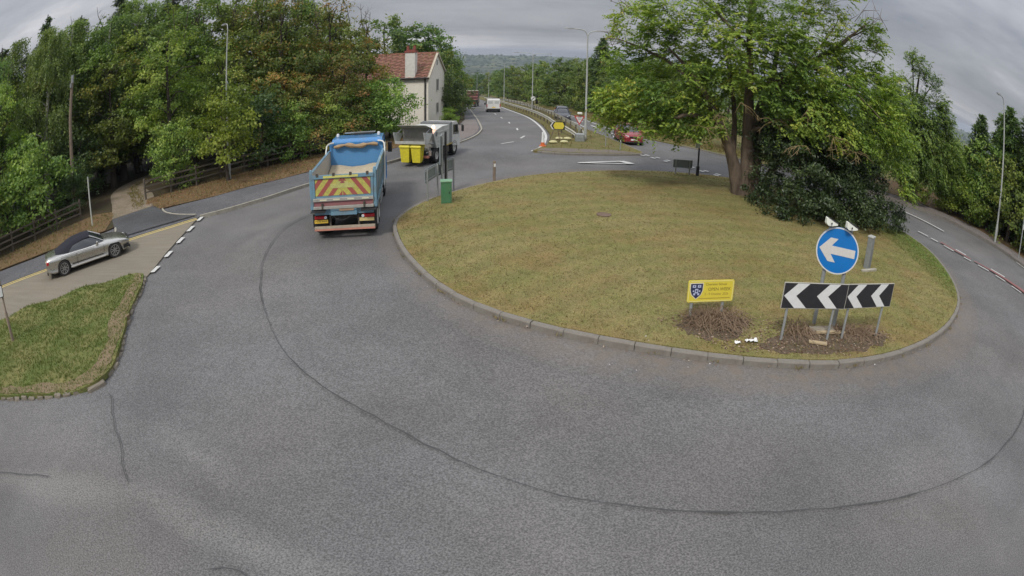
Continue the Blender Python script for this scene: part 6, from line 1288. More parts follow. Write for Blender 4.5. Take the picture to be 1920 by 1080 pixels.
    b2 = MB(); b2.box((tx - .02, 0, .345), (.12, 2.34, .07)); b2.build('underrun_bar', simple('bar_salmon', (.52, .22, .16), .7, dirt=.35), t)
    hg = MB()
    for s in (1, -1): hg.box((tx + .1, .55 * s, .62), (.07, .07, .45)); 
    hg.pieces('bar_hanger', M_chassis, t)
    # cab
    cb_ = MB(); prof = [(3.65, .95), (5.55, .55), (5.85, .6), (5.95, 1.2), (5.85, 1.9), (5.55, 2.75), (5.25, 2.90), (3.75, 2.92), (3.65, 2.8)]
    rings = []
    for y, s in ((-1.2, .985), (-1.23, 1), (1.23, 1), (1.2, .985)): rings.append([(4.7 + (x - 4.7) * s, y * (1 - .045 * max(0, z - 1.6)), 1.7 + (z - 1.7) * s) for x, z in prof])
    cb_.loft(rings); cb_.build('cab', M_blue, t, smooth=30)
    for s in (1, -1):
        w = MB(); w.side([(4.35, 1.85), (5.6, 1.75), (5.42, 2.55), (4.35, 2.6)], 1.16 * s, 1.235 * s); w.build('window', M_glass, t)
        m = MB(); m.box((5.6, 1.42 * s, 2.15), (.12, .2, .5), ch=.03); m.tube([(5.5, 1.2 * s, 2.5), (5.6, 1.42 * s, 2.45)], .02, 5); m.build('mirror', M_black, t)
        mg = MB(); mg.lathe_y([(.66, -.2), (.66, .2), (.62, .2), (.62, -.2)], (4.9, .98 * s, .52), 18); mg.build('wheel_arch', M_black, t)
        wheel('lorry', t, 4.9, 1.02 * s, .52, s < 0)
        for ax in (-.35, -1.3): wheel('lorry_twin', t, ax + .1, .93 * s, .52, s < 0)
        gd = MB(); gd.box((1.7, 1.2 * s, .75), (1.8, .04, .08)); gd.box((1.7, 1.2 * s, .52), (1.8, .04, .08)); gd.pieces('side_guard', M_steel, t)
        mf = MB(); mf.box((tx + .62, .96 * s, 1.09), (1.9, .56, .03)); mf.box((tx + .14, .96 * s, .66), (.03, .56, .5)); mf.pieces('mudguard', M_black, t)
    ws = MB(); ws.loft([[(5.87, -1.05, 1.85), (5.87, 1.05, 1.85), (5.59, 1.0, 2.68), (5.59, -1.0, 2.68)], [(5.9, -1.05, 1.86), (5.9, 1.05, 1.86), (5.62, 1.0, 2.69), (5.62, -1.0, 2.69)]]); ws.build('windscreen', M_glass, t)
    rw_ = MB(); rw_.box((3.64, 0, 2.62), (.03, .72, .16), ch=.01); rw_.build('rear_window', M_glass, t)
    vis = MB(); vis.box((5.2, 0, 3.0), (.12, 1.5, .05)); vis.build('roof_bar', M_steel, t)
    for y in (1.0, -.95):
        bc = MB(); bc.lathe_z([(.07, 0), (.075, .10), (.05, .15), (.01, .16)], (4.55, y, 2.92), 14); bc.build('beacon', simple('beacon_pale', (.62, .63, .62), .3), t, smooth=True)
    bb = MB(); bb.box((5.0, -.2, 2.97), (.16, 1.0, .07), ch=.02); bb.build('light_bar', M_black, t)
tipper()

# ------------------------------------------------------------------ small refuse lorry
def refuse():
    h = math.atan2(.966, .258)
    rx, ry = .966, -.258
    ax = Vector((-4.65 - rx * .95, 36.74 - ry * .95))
    t = thing('refuse_lorry', 'small white refuse lorry with its tail hopper open and two yellow bins on the lift', 'lorry', (ax.x, ax.y, zt(0, 37)), h)
    c = MB()
    for s in (1, -1): c.box((1.2, .35 * s, .62), (4.4, .08, .16))
    c.box((1.6, .75, .52), (.9, .45, .4)); c.box((1.6, -.75, .52), (.9, .45, .4)); c.build('chassis', M_chassis, t)
    # load body, ribbed sides, sloping rear edge
    prof = [(-.05, .85), (2.05, .85), (2.05, 2.06), (.9, 2.10), (-.15, 1.98), (-.55, 1.80)]
    b = MB(); b.side(prof, -1.0, 1.0); bo = b.build('load_body', M_refuse, t)
    for s in (1, -1):
        r = MB()
        for z in (1.05, 1.3, 1.55, 1.8): r.box((.95 + (1.3 - z) * -.1, 1.012 * s, z), (1.75, .03, .07), ch=.008)
        r.pieces('side_rib', M_refuse, bo)
        lg = MB(); lg.lathe_y([(.14, -.006), (.14, .006), (.001, .007)], (-.12, 1.012 * s, 1.72), 16); lg.build('round_badge', simple('badge_grey', (.16, .17, .18), .5), bo)
        sd_ = MB(); sd_.side([(2.07, .85), (2.55, .85), (2.55, 2.2), (2.07, 2.16)], .96 * s, 1.0 * s); sd_.build('locker_door', simple('locker_grey', (.23, .245, .25), .5, dirt=.3), t)
    fr = MB(); fr.side([(2.07, .85), (2.56, .85), (2.56, 2.2), (2.07, 2.16)], -.955, .955); fr.build('front_bulkhead', simple('bulkhead_gap_shade', (.12, .125, .125), .6), t)  # bulkhead coloured dark to paint the shaded gap between cab and body
    # open tail hopper: a raised hollow tray carried on struts
    hp = MB()
    for s in (1, -1): hp.side([(-.62, 1.86), (-1.98, 2.08), (-1.72, 1.40), (-1.3, 1.30)], .94 * s, .98 * s)
    hp.loft([[(-1.80, -.96, 1.52), (-1.80, .96, 1.52), (-1.76, .96, 1.52), (-1.76, -.96, 1.52)], [(-1.75, -.96, 1.35), (-1.75, .96, 1.35), (-1.71, .96, 1.37), (-1.71, -.96, 1.37)]])
    hp.loft([[(-1.75, -.96, 1.35), (-1.75, .96, 1.35), (-1.73, .96, 1.40), (-1.73, -.96, 1.40)], [(-1.3, -.96, 1.28), (-1.3, .96, 1.28), (-1.3, .96, 1.33), (-1.3, -.96, 1.33)]])
    hp.build('tail_hopper', M_refuse, t)
    ld = MB(); ld.loft([[(-.62, -.98, 2.10), (-.62, .98, 2.10), (-.62, .98, 2.14), (-.62, -.98, 2.14)], [(-1.55, -.90, 2.42), (-1.55, .90, 2.42), (-1.55, .90, 2.46), (-1.55, -.90, 2.46)]]); ld.build('raised_lid', simple('lid_cream', (.34, .34, .29), .5, dirt=.4), t)
    gr = MB(); gr.box((-.62, 0, 1.55), (.06, 1.9, 1.1)); gr.box((-.75, 0, .9), (.3, 1.7, .3)); gr.build('rear_opening', simple('hopper_inside', (.26, .255, .235), .7, .2, var=.25, scale=3, dirt=.5, dirtcol=(.10, .085, .065)), t)
    st = MB()
    for s in (1, -1):
        st.tube([(-.5, .93 * s, 1.2), (-1.45, .93 * s, 1.38)], .05, 6); st.tube([(-.3, .8 * s, .7), (-1.15, .8 * s, .75)], .05, 6); st.tube([(-.95, .45 * s, .7), (-1.15, .45 * s, 1.25)], .045, 6); st.tube([(-.7, .9 * s, 2.2), (-1.5, .9 * s, 1.95)], .025, 6)
    st.box((-1.12, 0, .98), (.08, 1.5, .12)); st.box((-.7, 0, .5), (.6, 1.6, .10)); st.pieces('lift_arm', M_steel, t)
    bp = MB(); bp.box((-1.0, -.55, .48), (.25, .7, .14), ch=.02); bp.build('rear_step', simple('step_red', (.36, .13, .10), .7, dirt=.4), t)
    for s in (1, -1):
        tl = MB(); tl.box((-.92, .92 * s, .68), (.06, .16, .3), ch=.015); tl.build('tail_light', simple('tail_lens', (.6, .5, .42), .3), t)
        wheel('light', t, 0, .86 * s, .40, s < 0); wheel('light', t, 3.0, .86 * s, .40, s < 0)
        mg = MB(); mg.lathe_y([(.50, -.16), (.50, .16), (.47, .16), (.47, -.16)], (0, .84 * s, .40), 16); mg.build('mudguard', M_black, t)
    # cab
    cb = MB(); pr = [(2.62, .62), (2.66, .95), (2.62, 2.05), (2.8, 2.14), (3.55, 2.12), (3.75, 1.9), (4.02, 1.2), (4.06, .6), (3.9, .42), (3.42, .42), (3.42, .8), (2.6, .8)]
    pr = [(2.62, .62), (2.62, 2.05), (2.8, 2.14), (3.55, 2.12), (3.75, 1.9), (4.02, 1.2), (4.06, .6), (3.9, .45)]
    rings = [[(x, y * (1 - .05 * max(0, z - 1.3)), z) for x, z in pr] for y in (-.98, .98)]
    cb.loft(rings); cb.build('cab', M_whitevan, t, smooth=25)
    for s in (1, -1):
        w = MB(); w.side([(2.85, 1.32), (3.82, 1.25), (3.62, 1.9), (2.9, 1.95)], .94 * s, .985 * s); w.build('window', M_glass, t)
        m = MB(); m.box((3.95, 1.2 * s, 1.6), (.1, .16, .42), ch=.03); m.tube([(3.8, .95 * s, 1.85), (3.95, 1.2 * s, 1.82)], .018, 5); m.build('mirror', M_black, t)
        wa = MB(); wa.lathe_y([(.47, -.17), (.47, .17), (.05, .171)], (3.0, .83 * s, .42), 18); wa.build('wheel_arch', M_black, t)
        ab = MB(); ab.box((2.0, .99 * s, .80), (1.1, .03, .07)); ab.build('marker_strip', simple('strip_gold', (.55, .42, .10), .5), t)
    ws = MB(); ws.loft([[(3.76, -.85, 1.88), (3.76, .85, 1.88), (4.0, .88, 1.25), (4.0, -.88, 1.25)], [(3.79, -.85, 1.89), (3.79, .85, 1.89), (4.03, .88, 1.26), (4.03, -.88, 1.26)]]); ws.build('windscreen', M_glass, t)
    em = MT('lit_beacon'); em.set(Base_Color=(.9, .45, .2)); em.b.inputs['Emission Color'].default_value = (1, .55, .28, 1); em.b.inputs['Emission Strength'].default_value = 3.0
    bc = MB(); bc.lathe_z([(.09, 0), (.10, .12), (.06, .2), (.01, .22)], (-.25, -.86, 2.08), 14); bc.build('beacon', em.m, t, smooth=True)
    # the two wheeled bins hang on the lift but lift off: things of their own
    ye = simple('bin_yellow', (.62, .54, .02), .5, var=.15, scale=4, dirt=.35)
    for k, (s, lab) in enumerate(((.36, 'yellow wheeled bin on the refuse lorry lift, left one nearer the verge'), (-.36, 'yellow wheeled bin on the refuse lorry lift, right one nearer the road'))):
        p = t.matrix_basis @ Vector((-1.42, s, .20)) if False else Vector((t.location.x + math.cos(h) * -1.45 - math.sin(h) * s, t.location.y + math.sin(h) * -1.45 + math.cos(h) * s, zt(0, 36) + .12))
        bn = thing('wheeled_bin', lab, 'bin', p, h, 'yellow bins on the refuse lorry')
        b = MB(); b.loft([[(x * .21, y * .24, .1) for x, y in ((-1, -1), (1, -1), (1, 1), (-1, 1))], [(x * .29, y * .31, .98) for x, y in ((-1, -1), (1, -1), (1, 1), (-1, 1))], [(x * .33, y * .34, 1.0) for x, y in ((-1, -1), (1, -1), (1, 1), (-1, 1))], [(x * .33, y * .34, 1.05) for x, y in ((-1, -1), (1, -1), (1, 1), (-1, 1))]]); b.build('body', ye, bn)
        l = MB(); l.loft([[(x * .34, y * .35, 1.055) for x, y in ((-1, -1), (1, -1), (1, 1), (-1, 1))], [(x * .28, y * .3, 1.13) for x, y in ((-1, -1), (1, -1), (1, 1), (-1, 1))]]); l.build('lid', ye, bn)
        for sy in (1, -1):
            w = MB(); w.lathe_y([(.1, -.03), (.1, .03), (.01, .031)], (.2, .26 * sy, .1), 14); w.lathe_y([(.1, -.03), (.01, -.031)], (.2, .26 * sy, .1), 14); w.build('wheel', M_black, bn)
refuse()
# ------------------------------------------------------------------ lamps and poles
M_col = simple('lamp_column_grey', (.36, .38, .36), .6, .1, var=.15, scale=2, dirt=.2)
M_head = simple('lamp_head_grey', (.22, .23, .23), .5, .1, var=.1)
M_postg = simple('post_grey', (.30, .32, .32), .55, .2, var=.15, scale=4, dirt=.25)
M_signback = simple('sign_back_grey', (.20, .235, .245), .6, .15, var=.12, scale=3, dirt=.3)
M_wood = simple('weathered_wood', (.20, .155, .115), .9, var=.35, scale=3, bump=.5)
M_woodg = simple('fence_wood_grey', (.09, .075, .058), .92, var=.4, scale=3, bump=.4)
def lamp(label, x, y, h, arms, z=None, group=None, r=.085, heading=0.0, lantern=.55, kind='street_lamp'):
    z = zt(x, y) + .08 if z is None else z
    t = thing(kind, label, 'street lamp', (x, y, z), heading, group)
    c = MB(); c.tube([(0, 0, -.3), (0, 0, 1.15), (0, 0, 1.25), (0, 0, h)], [r * 1.35, r * 1.35, r, r * .62], 12); c.box((0, -r * 1.3, .75), (.14, .03, .5)); c.build('column', M_col, t, smooth=40)
    for dx, ln, up in arms:
        a = MB(); P = smooth_open([(0, 0, h - .05), (dx * .12 * ln, 0, h + up * .55), (dx * .4 * ln, 0, h + up * .9), (dx * ln, 0, h + up)], .15); a.tube(P.tolist(), r * .5, 8); ar = a.build('arm', M_col, t, smooth=True)
        hd = MB(); x0 = dx * ln; hd.loft([[(x0 + dx * q, s * w, h + up + zz) for s, zz in ((-1, -.03), (1, -.03), (.7, .06), (-.7, .06))] for q, w in ((-.05, .05), (.15, .12), (lantern, .13), (lantern + .12, .05))]); hd.build('lantern', M_head, t, smooth=40)
        gl_ = MB(); gl_.box((x0 + dx * lantern * .55, 0, h + up - .045), (lantern * .7, .18, .04), ch=.015); gl_.build('lens', M_lampclear, t)
    return t
GL = 'double-arm lamps along the central reserve'
lamp('nearest tall grey double-arm street lamp, at the tip of the central reserve', 5.36, 47.06, 8.3, [(-1, 1.1, .5), (1, 1.1, .4)], group=GL, heading=.08)
lamp('second grey double-arm street lamp, behind the round black and white sign', 2.62, 96.0, 8.9, [(-1, 2.2, .35), (1, 2.2, .25)], group=GL, heading=-.03)
lamp('third grey double-arm street lamp from the roundabout, above the white van', -2.69, 149.65, 9.6, [(-1, 2.3, .5), (1, 2.3, .4)], group=GL)
lamp('fourth grey double-arm street lamp from the roundabout, far down the hill', -8.6, 203, 9.6, [(-1, 2.3, .5), (1, 2.3, .4)], group=GL)
lamp('fifth grey double-arm street lamp from the roundabout, most distant', -16.0, 262, 9.6, [(-1, 2.3, .5), (1, 2.3, .4)], group=GL)
lamp('tall grey single-arm street lamp beside the hedge at the right of the photo', 30.85, 25.75, 9.35, [(-1, .75, .5)], z=.08, heading=.25, r=.08)
lamp('tall pale street lamp column standing in the leaves before the left wood', -16.97, 33.15, 9.4, [(1, .8, .4)], z=.1, heading=2.3, r=.06)
up = thing('utility_pole', 'brown wooden utility pole rising from the shrubs at the left', 'utility pole', (-28.05, 28.75, .1), 0)
m = MB(); m.tube([(0, 0, -.3), (.03, 0, 3), (-.05, .02, 6), (.06, .06, 8.9)], [.17, .155, .135, .115], 12); m.build('pole', M_wood, up, smooth=True)
m = MB(); m.tube([(.06, .06, 8.5), (.06, .06, 9.05)], [.125, .125], 10); m.box((.06, -.1, 8.35), (.12, .16, .3)); m.build('pole_cap', M_steel, up)
m = MB()
for z in (7.4, 7.0): m.tube([(.05, -.14, z), (.05, -.30, z + .05)], .02, 5)
m.pieces('pole_bracket', M_steel, up)
pp = thing('slim_post', 'slim pale plain post by the footway left of the dirt track', 'post', (-22.26, 24.32, .1)); m = MB(); m.tube([(0, 0, -.2), (0, 0, 2.66)], [.045, .045], 8); m.build('shaft', simple('post_cream', (.45, .47, .42), .6), pp, smooth=True); m = MB(); m.lathe_z([(.05, 2.66), (.05, 2.69), (.01, 2.72)], (0, 0, 0), 10); m.build('cap', M_steel, pp)
pp = thing('slim_post', 'slim grey post with a small plate at the right edge beside the hedge', 'post', (30.95, 22.75, .1)); m = MB(); m.tube([(0, 0, -.2), (0, 0, 2.75)], [.05, .05], 8); m.build('shaft', M_postg, pp, smooth=True); m = MB(); m.box((0, -.06, 2.05), (.22, .02, .32)); m.build('plate', simple('plate_pale', (.5, .52, .5), .6), pp)

# ------------------------------------------------------------------ fences: each post and each rail a part
def fence(label, pts, bay, hts=(.45, .78, 1.12), ph=1.28, z=.1):
    P = resample(pts, bay); c0 = P[0]
    t = thing('rail_fence', label, 'fence', (c0[0], c0[1], z), 0, 'post and rail fences at the wood edge')
    pm = MB(); pm.box((0, 0, ph / 2 - .15), (.11, .11, ph + .3), ch=.012); pmesh = pm.mesh('post', M_woodg)
    rm = MB(); rm.box((0, 0, 0), (bay, .04, .09)); rmesh = rm.mesh('rail', M_woodg)
    for i, p in enumerate(P):
        obj('post', pmesh, t, (p[0] - c0[0], p[1] - c0[1], zt(p[0], p[1])), (random.uniform(-.03, .03), random.uniform(-.03, .03), random.uniform(-.1, .1)))
        if i + 1 < len(P):
            q = P[i + 1]; a = math.atan2(q[1] - p[1], q[0] - p[0]); ln = math.hypot(q[0] - p[0], q[1] - p[1])
            for hh in hts:
                r = obj('rail', rmesh, t, ((p[0] + q[0]) / 2 - c0[0] + math.sin(a) * .078, (p[1] + q[1]) / 2 - c0[1] - math.cos(a) * .078, zt(p[0], p[1]) + hh), (0, random.uniform(-.018, .018), a)); r.scale = (ln / bay * .995, 1, 1)
fence('weathered post and rail fence behind the silver car, left of the dirt track', [(-33.5, 13.2), (-30.6, 16.6), (-28.0, 19.6), (-26.4, 21.8), (-25.5, 23.9), (-24.5, 25.6)], 2.0)
fence('weathered post and rail fence along the orange leaf verge, right of the dirt track', [(-21.25, 29.19), (-19.86, 30.80), (-18.45, 32.2), (-17.37, 33.95), (-16.36, 35.2), (-15.16, 36.95), (-14.1, 38.4), (-12.6, 41.2), (-11.2, 44.2)], 1.9)
# ------------------------------------------------------------------ crash barriers
M_beam = simple('barrier_steel_pale', (.42, .41, .35), .55, .1, var=.15, scale=3, dirt=.3)
M_bpost = simple('barrier_post_dark', (.13, .115, .085), .8, .1, var=.2)
def barrier(label, pts, side):
    P = smooth_open(pts, 1.6); o0 = P[0]; t = thing('crash_barrier', label, 'crash barrier', (o0[0], o0[1], zt(*o0[:2]) + .1), 0, 'crash barriers on the central reserve')
    T = np.gradient(P, axis=0); T /= np.linalg.norm(T, axis=1)[:, None]; Nn = np.stack([-T[:, 1], T[:, 0]], 1) * side
    z0 = zt(*o0[:2]); prof = [(.0, .46), (.07, .50), (.07, .55), (.01, .60), (.01, .64), (.07, .69), (.07, .74), (.0, .78), (-.015, .78), (-.015, .46)]
    rings = []
    for i, p in enumerate(P):
        dr = -.42 * max(0, 1 - i / 1.5)
        rings.append([(p[0] - o0[0] + Nn[i][0] * (u + .08), p[1] - o0[1] + Nn[i][1] * (u + .08), zt(p[0], p[1]) - z0 + v + dr) for u, v in prof])
    b = MB(); b.loft(rings); b.build('beam', M_beam, t)
    pm = MB(); pm.box((0, 0, .33), (.06, .12, .82)); pm_ = pm.mesh('post', M_bpost)
    for i in range(1, len(P)):
        if i % 2 and P[i][1] < 118 or i % 4 == 1: obj('post', pm_, t, (P[i][0] - o0[0], P[i][1] - o0[1], zt(P[i][0], P[i][1]) - z0), (0, 0, math.atan2(T[i][1], T[i][0])))
    return t
barrier('galvanised crash barrier on the outgoing side of the central reserve', [(5.0, 46.4), (4.1, 49.5), (3.5, 54), (3.2, 60), (2.2, 75), (-.1, 99.3), (-4.7, 148), (-9, 185)], 1)
barrier('galvanised crash barrier on the incoming side of the central reserve', [(5.2, 46.5), (5.1, 50), (4.75, 57), (3.9, 75), (3.2, 92), (1.0, 125), (-2.6, 160)], -1)
te = thing('barrier_terminal', 'grey steel end block of the crash barriers beside the nearest double lamp', 'barrier end', (4.85, 46.1, zt(5, 46) + .1)); m = MB(); m.box((0, 0, .3), (.7, .45, .6), ch=.06); m.build('block', M_steel, te); m = MB(); m.box((-.2, -.235, .36), (.22, .02, .22)); m.box((.12, -.235, .36), (.22, .02, .22)); m.pieces('face_plate', M_postg, te)
# ------------------------------------------------------------------ signs
def facing(o, x, y):   # heading so that local -y faces the point (x, y)
    return math.atan2(y - o[1], x - o[0]) + math.pi / 2
M_sw = simple('sign_white', (.66, .67, .66), .4, var=.06, scale=3, dirt=.12); M_sk = simple('sign_black', (.018, .018, .022), .45, var=.15, dirt=.08); M_sb = simple('sign_blue', (.004, .165, .50), .4, var=.07, scale=3, dirt=.06); M_sr = simple('sign_red', (.45, .03, .035), .4, var=.08); M_sy = simple('sign_yellow', (.66, .55, .055), .45, var=.08, scale=4, dirt=.1)
M_sarrow = simple('sign_arrow_cream', (.62, .60, .56), .5, var=.07, scale=5, dirt=.12)
def rrect(w, h, r, n=4):
    o = []
    for cx, cz, a0 in ((w / 2 - r, h / 2 - r, 0), (-w / 2 + r, h / 2 - r, 90), (-w / 2 + r, -h / 2 + r, 180), (w / 2 - r, -h / 2 + r, 270)):
        for k in range(n + 1): a = R(a0 + 90 * k / n); o.append((cx + r * math.cos(a), cz + r * math.sin(a)))
    return o
def plate(mb, poly, y0, y1): mb.side([(p[0], p[1]) for p in poly], y0, y1); return mb
# chevron boards
def chevron(label, x, y, rz, W_, post_x):
    t = thing('chevron_sign', label, 'sign', (x, y, zi(x, y)), rz, 'black and white chevron signs')
    z0, z1 = .93, 1.60; H_ = z1 - z0
    b = MB(); b.box((0, 0, (z0 + z1) / 2), (W_, .03, H_)); bo = b.build('board', M_sk, t)
    e_ = MB(); e_.box((0, .006, z1 + .008), (W_ + .03, .03, .016)); e_.box((0, .006, z0 - .008), (W_ + .03, .03, .016))
    for s in (1, -1): e_.box((s * (W_ / 2 + .008), .006, (z0 + z1) / 2), (.016, .03, H_))
    e_.build('board_edge', simple('edge_pale', (.42, .41, .36), .6), bo)
    n = 2; pitch = W_ / n
    for k in range(n):
        xc = -W_ / 2 + pitch * k + .02; cm = MB(); w_ = pitch * .36; tip = xc; zm = (z0 + z1) / 2; dx_ = pitch * .36
        pl_ = [(tip, zm), (tip + dx_, z1 - .004), (tip + dx_ + w_, z1 - .004), (tip + w_, zm), (tip + dx_ + w_, z0 + .004), (tip + dx_, z0 + .004)]
        cm.side(pl_[:4], -.021, -.0155); cm.side([pl_[0], pl_[3], pl_[4], pl_[5]], -.021, -.0155); cm.build('chevron', M_sw, bo)
    for px in post_x:
        p = MB(); p.tube([(px, .06, -.25), (px, .06, z1 - .05)], .038, 10); p.build('post', M_postg, t, smooth=True)
        c = MB(); c.box((px, .03, z1 - .15), (.13, .04, .04)); c.box((px, .03, z0 + .12), (.13, .04, .04)); c.pieces('clip', M_steel, t)
chevron('left one of the two black and white chevron boards on the island, wider in view', 7.74, 13.06, -.02, 2.03, (-.80, .70))
chevron('right one of the two black and white chevron boards on the island, narrower in view', 9.72, 13.14, .09, 1.88, (-.74, .68))
# blue keep-left roundel with two sign lights
rb_ = facing((8.66, 13.76), 1.3, 0.0); t = thing('roundel_sign', 'round blue sign with a white arrow and two lights on top', 'sign', (8.66, 13.82, zi(8.7, 13.8)), rb_)
cz = 2.24; rad = .655
circ = lambda r, n=48: [(r * math.cos(2 * math.pi * k / n), cz + r * math.sin(2 * math.pi * k / n)) for k in range(n)]
m = MB(); m.side(circ(rad), -.02, .012); dsk = m.build('disc', M_sb, t, smooth=40)
m = MB(); n = 48; A_, B_ = circ(rad * 1.0), circ(rad * .945); m.add([(p[0], -.0235, p[1]) for p in A_] + [(p[0], -.0235, p[1]) for p in B_] + [(p[0], -.018, p[1]) for p in A_] + [(p[0], -.018, p[1]) for p in B_], [(k, (k + 1) % n, n + (k + 1) % n, n + k) for k in range(n)] + [(k, 2 * n + k, 2 * n + (k + 1) % n, (k + 1) % n) for k in range(n)]); m.build('white_border', M_sw, dsk)
m = MB(); hx = .0; m.side([(-.56, cz), (-.26, cz + .33), (-.03, cz + .33), (-.20, cz + .115), (-.20, cz - .115), (-.03, cz - .33), (-.26, cz - .33)], -.026, -.0195); m.side([(-.20, cz + .115), (.54, cz + .115), (.54, cz - .115), (-.20, cz - .115)], -.026, -.0195); m.build('arrow', M_sarrow, dsk)
for px in (-.30, .32):
    m = MB(); m.tube([(px, .09, -.3), (px, .09, 2.86)], .06, 10); m.build('post', M_postg, t, smooth=True)
    m = MB(); m.tube([(px, .09, 2.84), (px, -.05, 2.98), (px, -.26, 3.0)], .022, 6); m.build('light_arm', M_black, t)
    # wedge-shaped lanterns set across the top of the sign: tall at the outer end, tapering to the post
    LD = Vector((-.86, -.51, 0)); LW = Vector((.51, -.86, 0)); base = Vector((px + .17, .02, 2.93))
    def ring(d, w, lo_, hi_): return [tuple(base + LD * d + LW * (w * a) + Vector((0, 0, z_))) for a, z_ in ((-1, lo_), (1, lo_), (.75, hi_), (-.75, hi_))]
    m = MB(); m.loft([ring(0, .05, .0, .035), ring(.10, .085, -.005, .075), ring(.26, .10, -.01, .15), ring(.37, .095, .0, .20), ring(.41, .06, .05, .19)]); m.build('sign_light', simple('light_cream', (.72, .74, .66), .35, var=.05, dirt=.15), t, smooth=30)
    m = MB(); m.loft([ring(-.03, .045, .045, .065), ring(.10, .075, .082, .115), ring(.26, .09, .158, .185), ring(.37, .085, .206, .225)]); m.build('light_hood', M_black, t)
m = MB(); m.box((0, .045, cz + .36), (1.0, .04, .05)); m.box((0, .045, cz - .36), (1.0, .04, .05)); m.pieces('rail', M_steel, t)
# yellow school board
ax_, ay_, bx_, by_ = 4.55, 14.45, 5.92, 14.60; a_ = math.atan2(by_ - ay_, bx_ - ax_); t = thing('event_board', 'yellow rectangular board with a dark shield and OPEN WEEK lettering among dry stems', 'sign', ((ax_ + bx_) / 2, (ay_ + by_) / 2, zi(5.2, 14.5)), a_)
t.rotation_euler = (R(-3), 0, a_)
cz = .72; m = MB(); plate(m, [(p[0], p[1] + cz) for p in rrect(1.38, .60, .05)], -.012, .012); bd = m.build('board', M_sy, t)
m = MB(); W_, H_ = 1.38, .60
for (c, d) in (((0, -.0135, cz + .275), (1.26, .004, .012)), ((0, -.0135, cz - .275), (1.26, .004, .012)), ((-.66, -.0135, cz), (.012, .004, .54)), ((.66, -.0135, cz), (.012, .004, .54))): m.box(c, d)
m.pieces('border', simple('border_cream', (.72, .68, .35), .5), bd)
M_olive = simple('lettering_brown', (.15, .105, .025), .6, var=.1)
text('lettering', 'Chorister School', .093, M_olive, bd, (.14, -.0135, cz + .185), (R(90), 0, 0), .001)
text('lettering', 'OPEN WEEK', .125, M_olive, bd, (.25, -.0135, cz + .045), (R(90), 0, 0), .001)
text('lettering', '3 - 9 October 2026', .092, simple('lettering_tan', (.30, .19, .045), .6), bd, (.17, -.0135, cz - .085), (R(90), 0, 0), .001)
m = MB(); m.box((.12, -.0135, cz - .20), (.95, .003, .022)); m.build('small_print', simple('print_tan', (.40, .29, .045), .6), bd)
sh = [(-.175, .20), (.175, .20), (.175, .02), (.13, -.10), (.0, -.21), (-.13, -.10), (-.175, .02)]
M_navy = simple('shield_navy', (.022, .028, .075), .5, var=.1); M_pale = simple('shield_pale', (.42, .46, .62), .5, var=.1)
m = MB(); m.side([(-.44 + p[0] * 1.12, cz + .01 + p[1] * 1.12) for p in sh], -.0155, -.0125); shd = m.build('shield_edge', simple('shield_border', (.68, .64, .46), .5), bd)
m = MB(); m.side([(-.44 + p[0], cz + .01 + p[1]) for p in sh], -.019, -.0158); m.build('shield', M_navy, shd)
m = MB()
for (x, z, w, h) in ((-.075, .13, .12, .09), (.075, .13, .12, .09), (0, .0, .12, .15), (-.09, -.0, .05, .05), (.09, -.0, .05, .05), (-.06, -.085, .07, .07), (.06, -.085, .07, .07)): m.box((-.44 + x, -.0205, cz + .01 + z), (w * .8, .003, h * .8))
m.pieces('emblem', M_pale, shd)
m = MB(); m.box((-.44, -.0225, cz + .01), (.05, .002, .05)); m.box((-.515, -.0225, cz + .145), (.03, .002, .03)); m.box((-.365, -.0225, cz + .145), (.03, .002, .03)); m.pieces('emblem_mark', M_navy, shd)
for px in (-.52, .42): m = MB(); m.tube([(px, .05, -.3), (px, .05, cz + .2)], .042, 10); m.build('post', M_postg, t, smooth=True)
# back of a low sign and the black bollard post at the far side of the island
t = thing('low_sign', 'low grey sign seen from behind on two short posts beyond the lawn', 'sign', (9.67, 34.26, zi(9.67, 34.26)), .05)
m = MB(); m.box((0, .03, .62), (1.18, .03, .47)); m.build('board', M_signback, t); m = MB(); m.box((0, 0, .845), (1.2, .05, .03)); m.box((0, .0, .395), (1.2, .05, .03)); m.box((-.585, 0, .62), (.03, .05, .44)); m.box((.585, 0, .62), (.03, .05, .44)); m.pieces('frame', M_postg, t)
for s in (-.43, .43): m = MB(); m.tube([(s, -.03, -.2), (s, -.03, .82)], .04, 8); m.build('post', M_postg, t, smooth=True)
t = thing('sign_post', 'black post with a small white sign beside the large island tree', 'post', (10.58, 34.15, zi(10.58, 34.1)), .2)
m = MB(); m.tube([(0, 0, -.2), (0, 0, .55), (0, 0, .6), (0, 0, 2.3)], [.10, .10, .055, .05], 10); m.build('post', M_sk, t, smooth=40)
m = MB(); m.box((-.14, -.07, 1.85), (.30, .03, .42), ch=.01); m.build('plate', M_sw, t); m = MB(); m.box((0, 0, 2.3), (.24, .18, .3), ch=.04); m.build('head', M_sk, t)
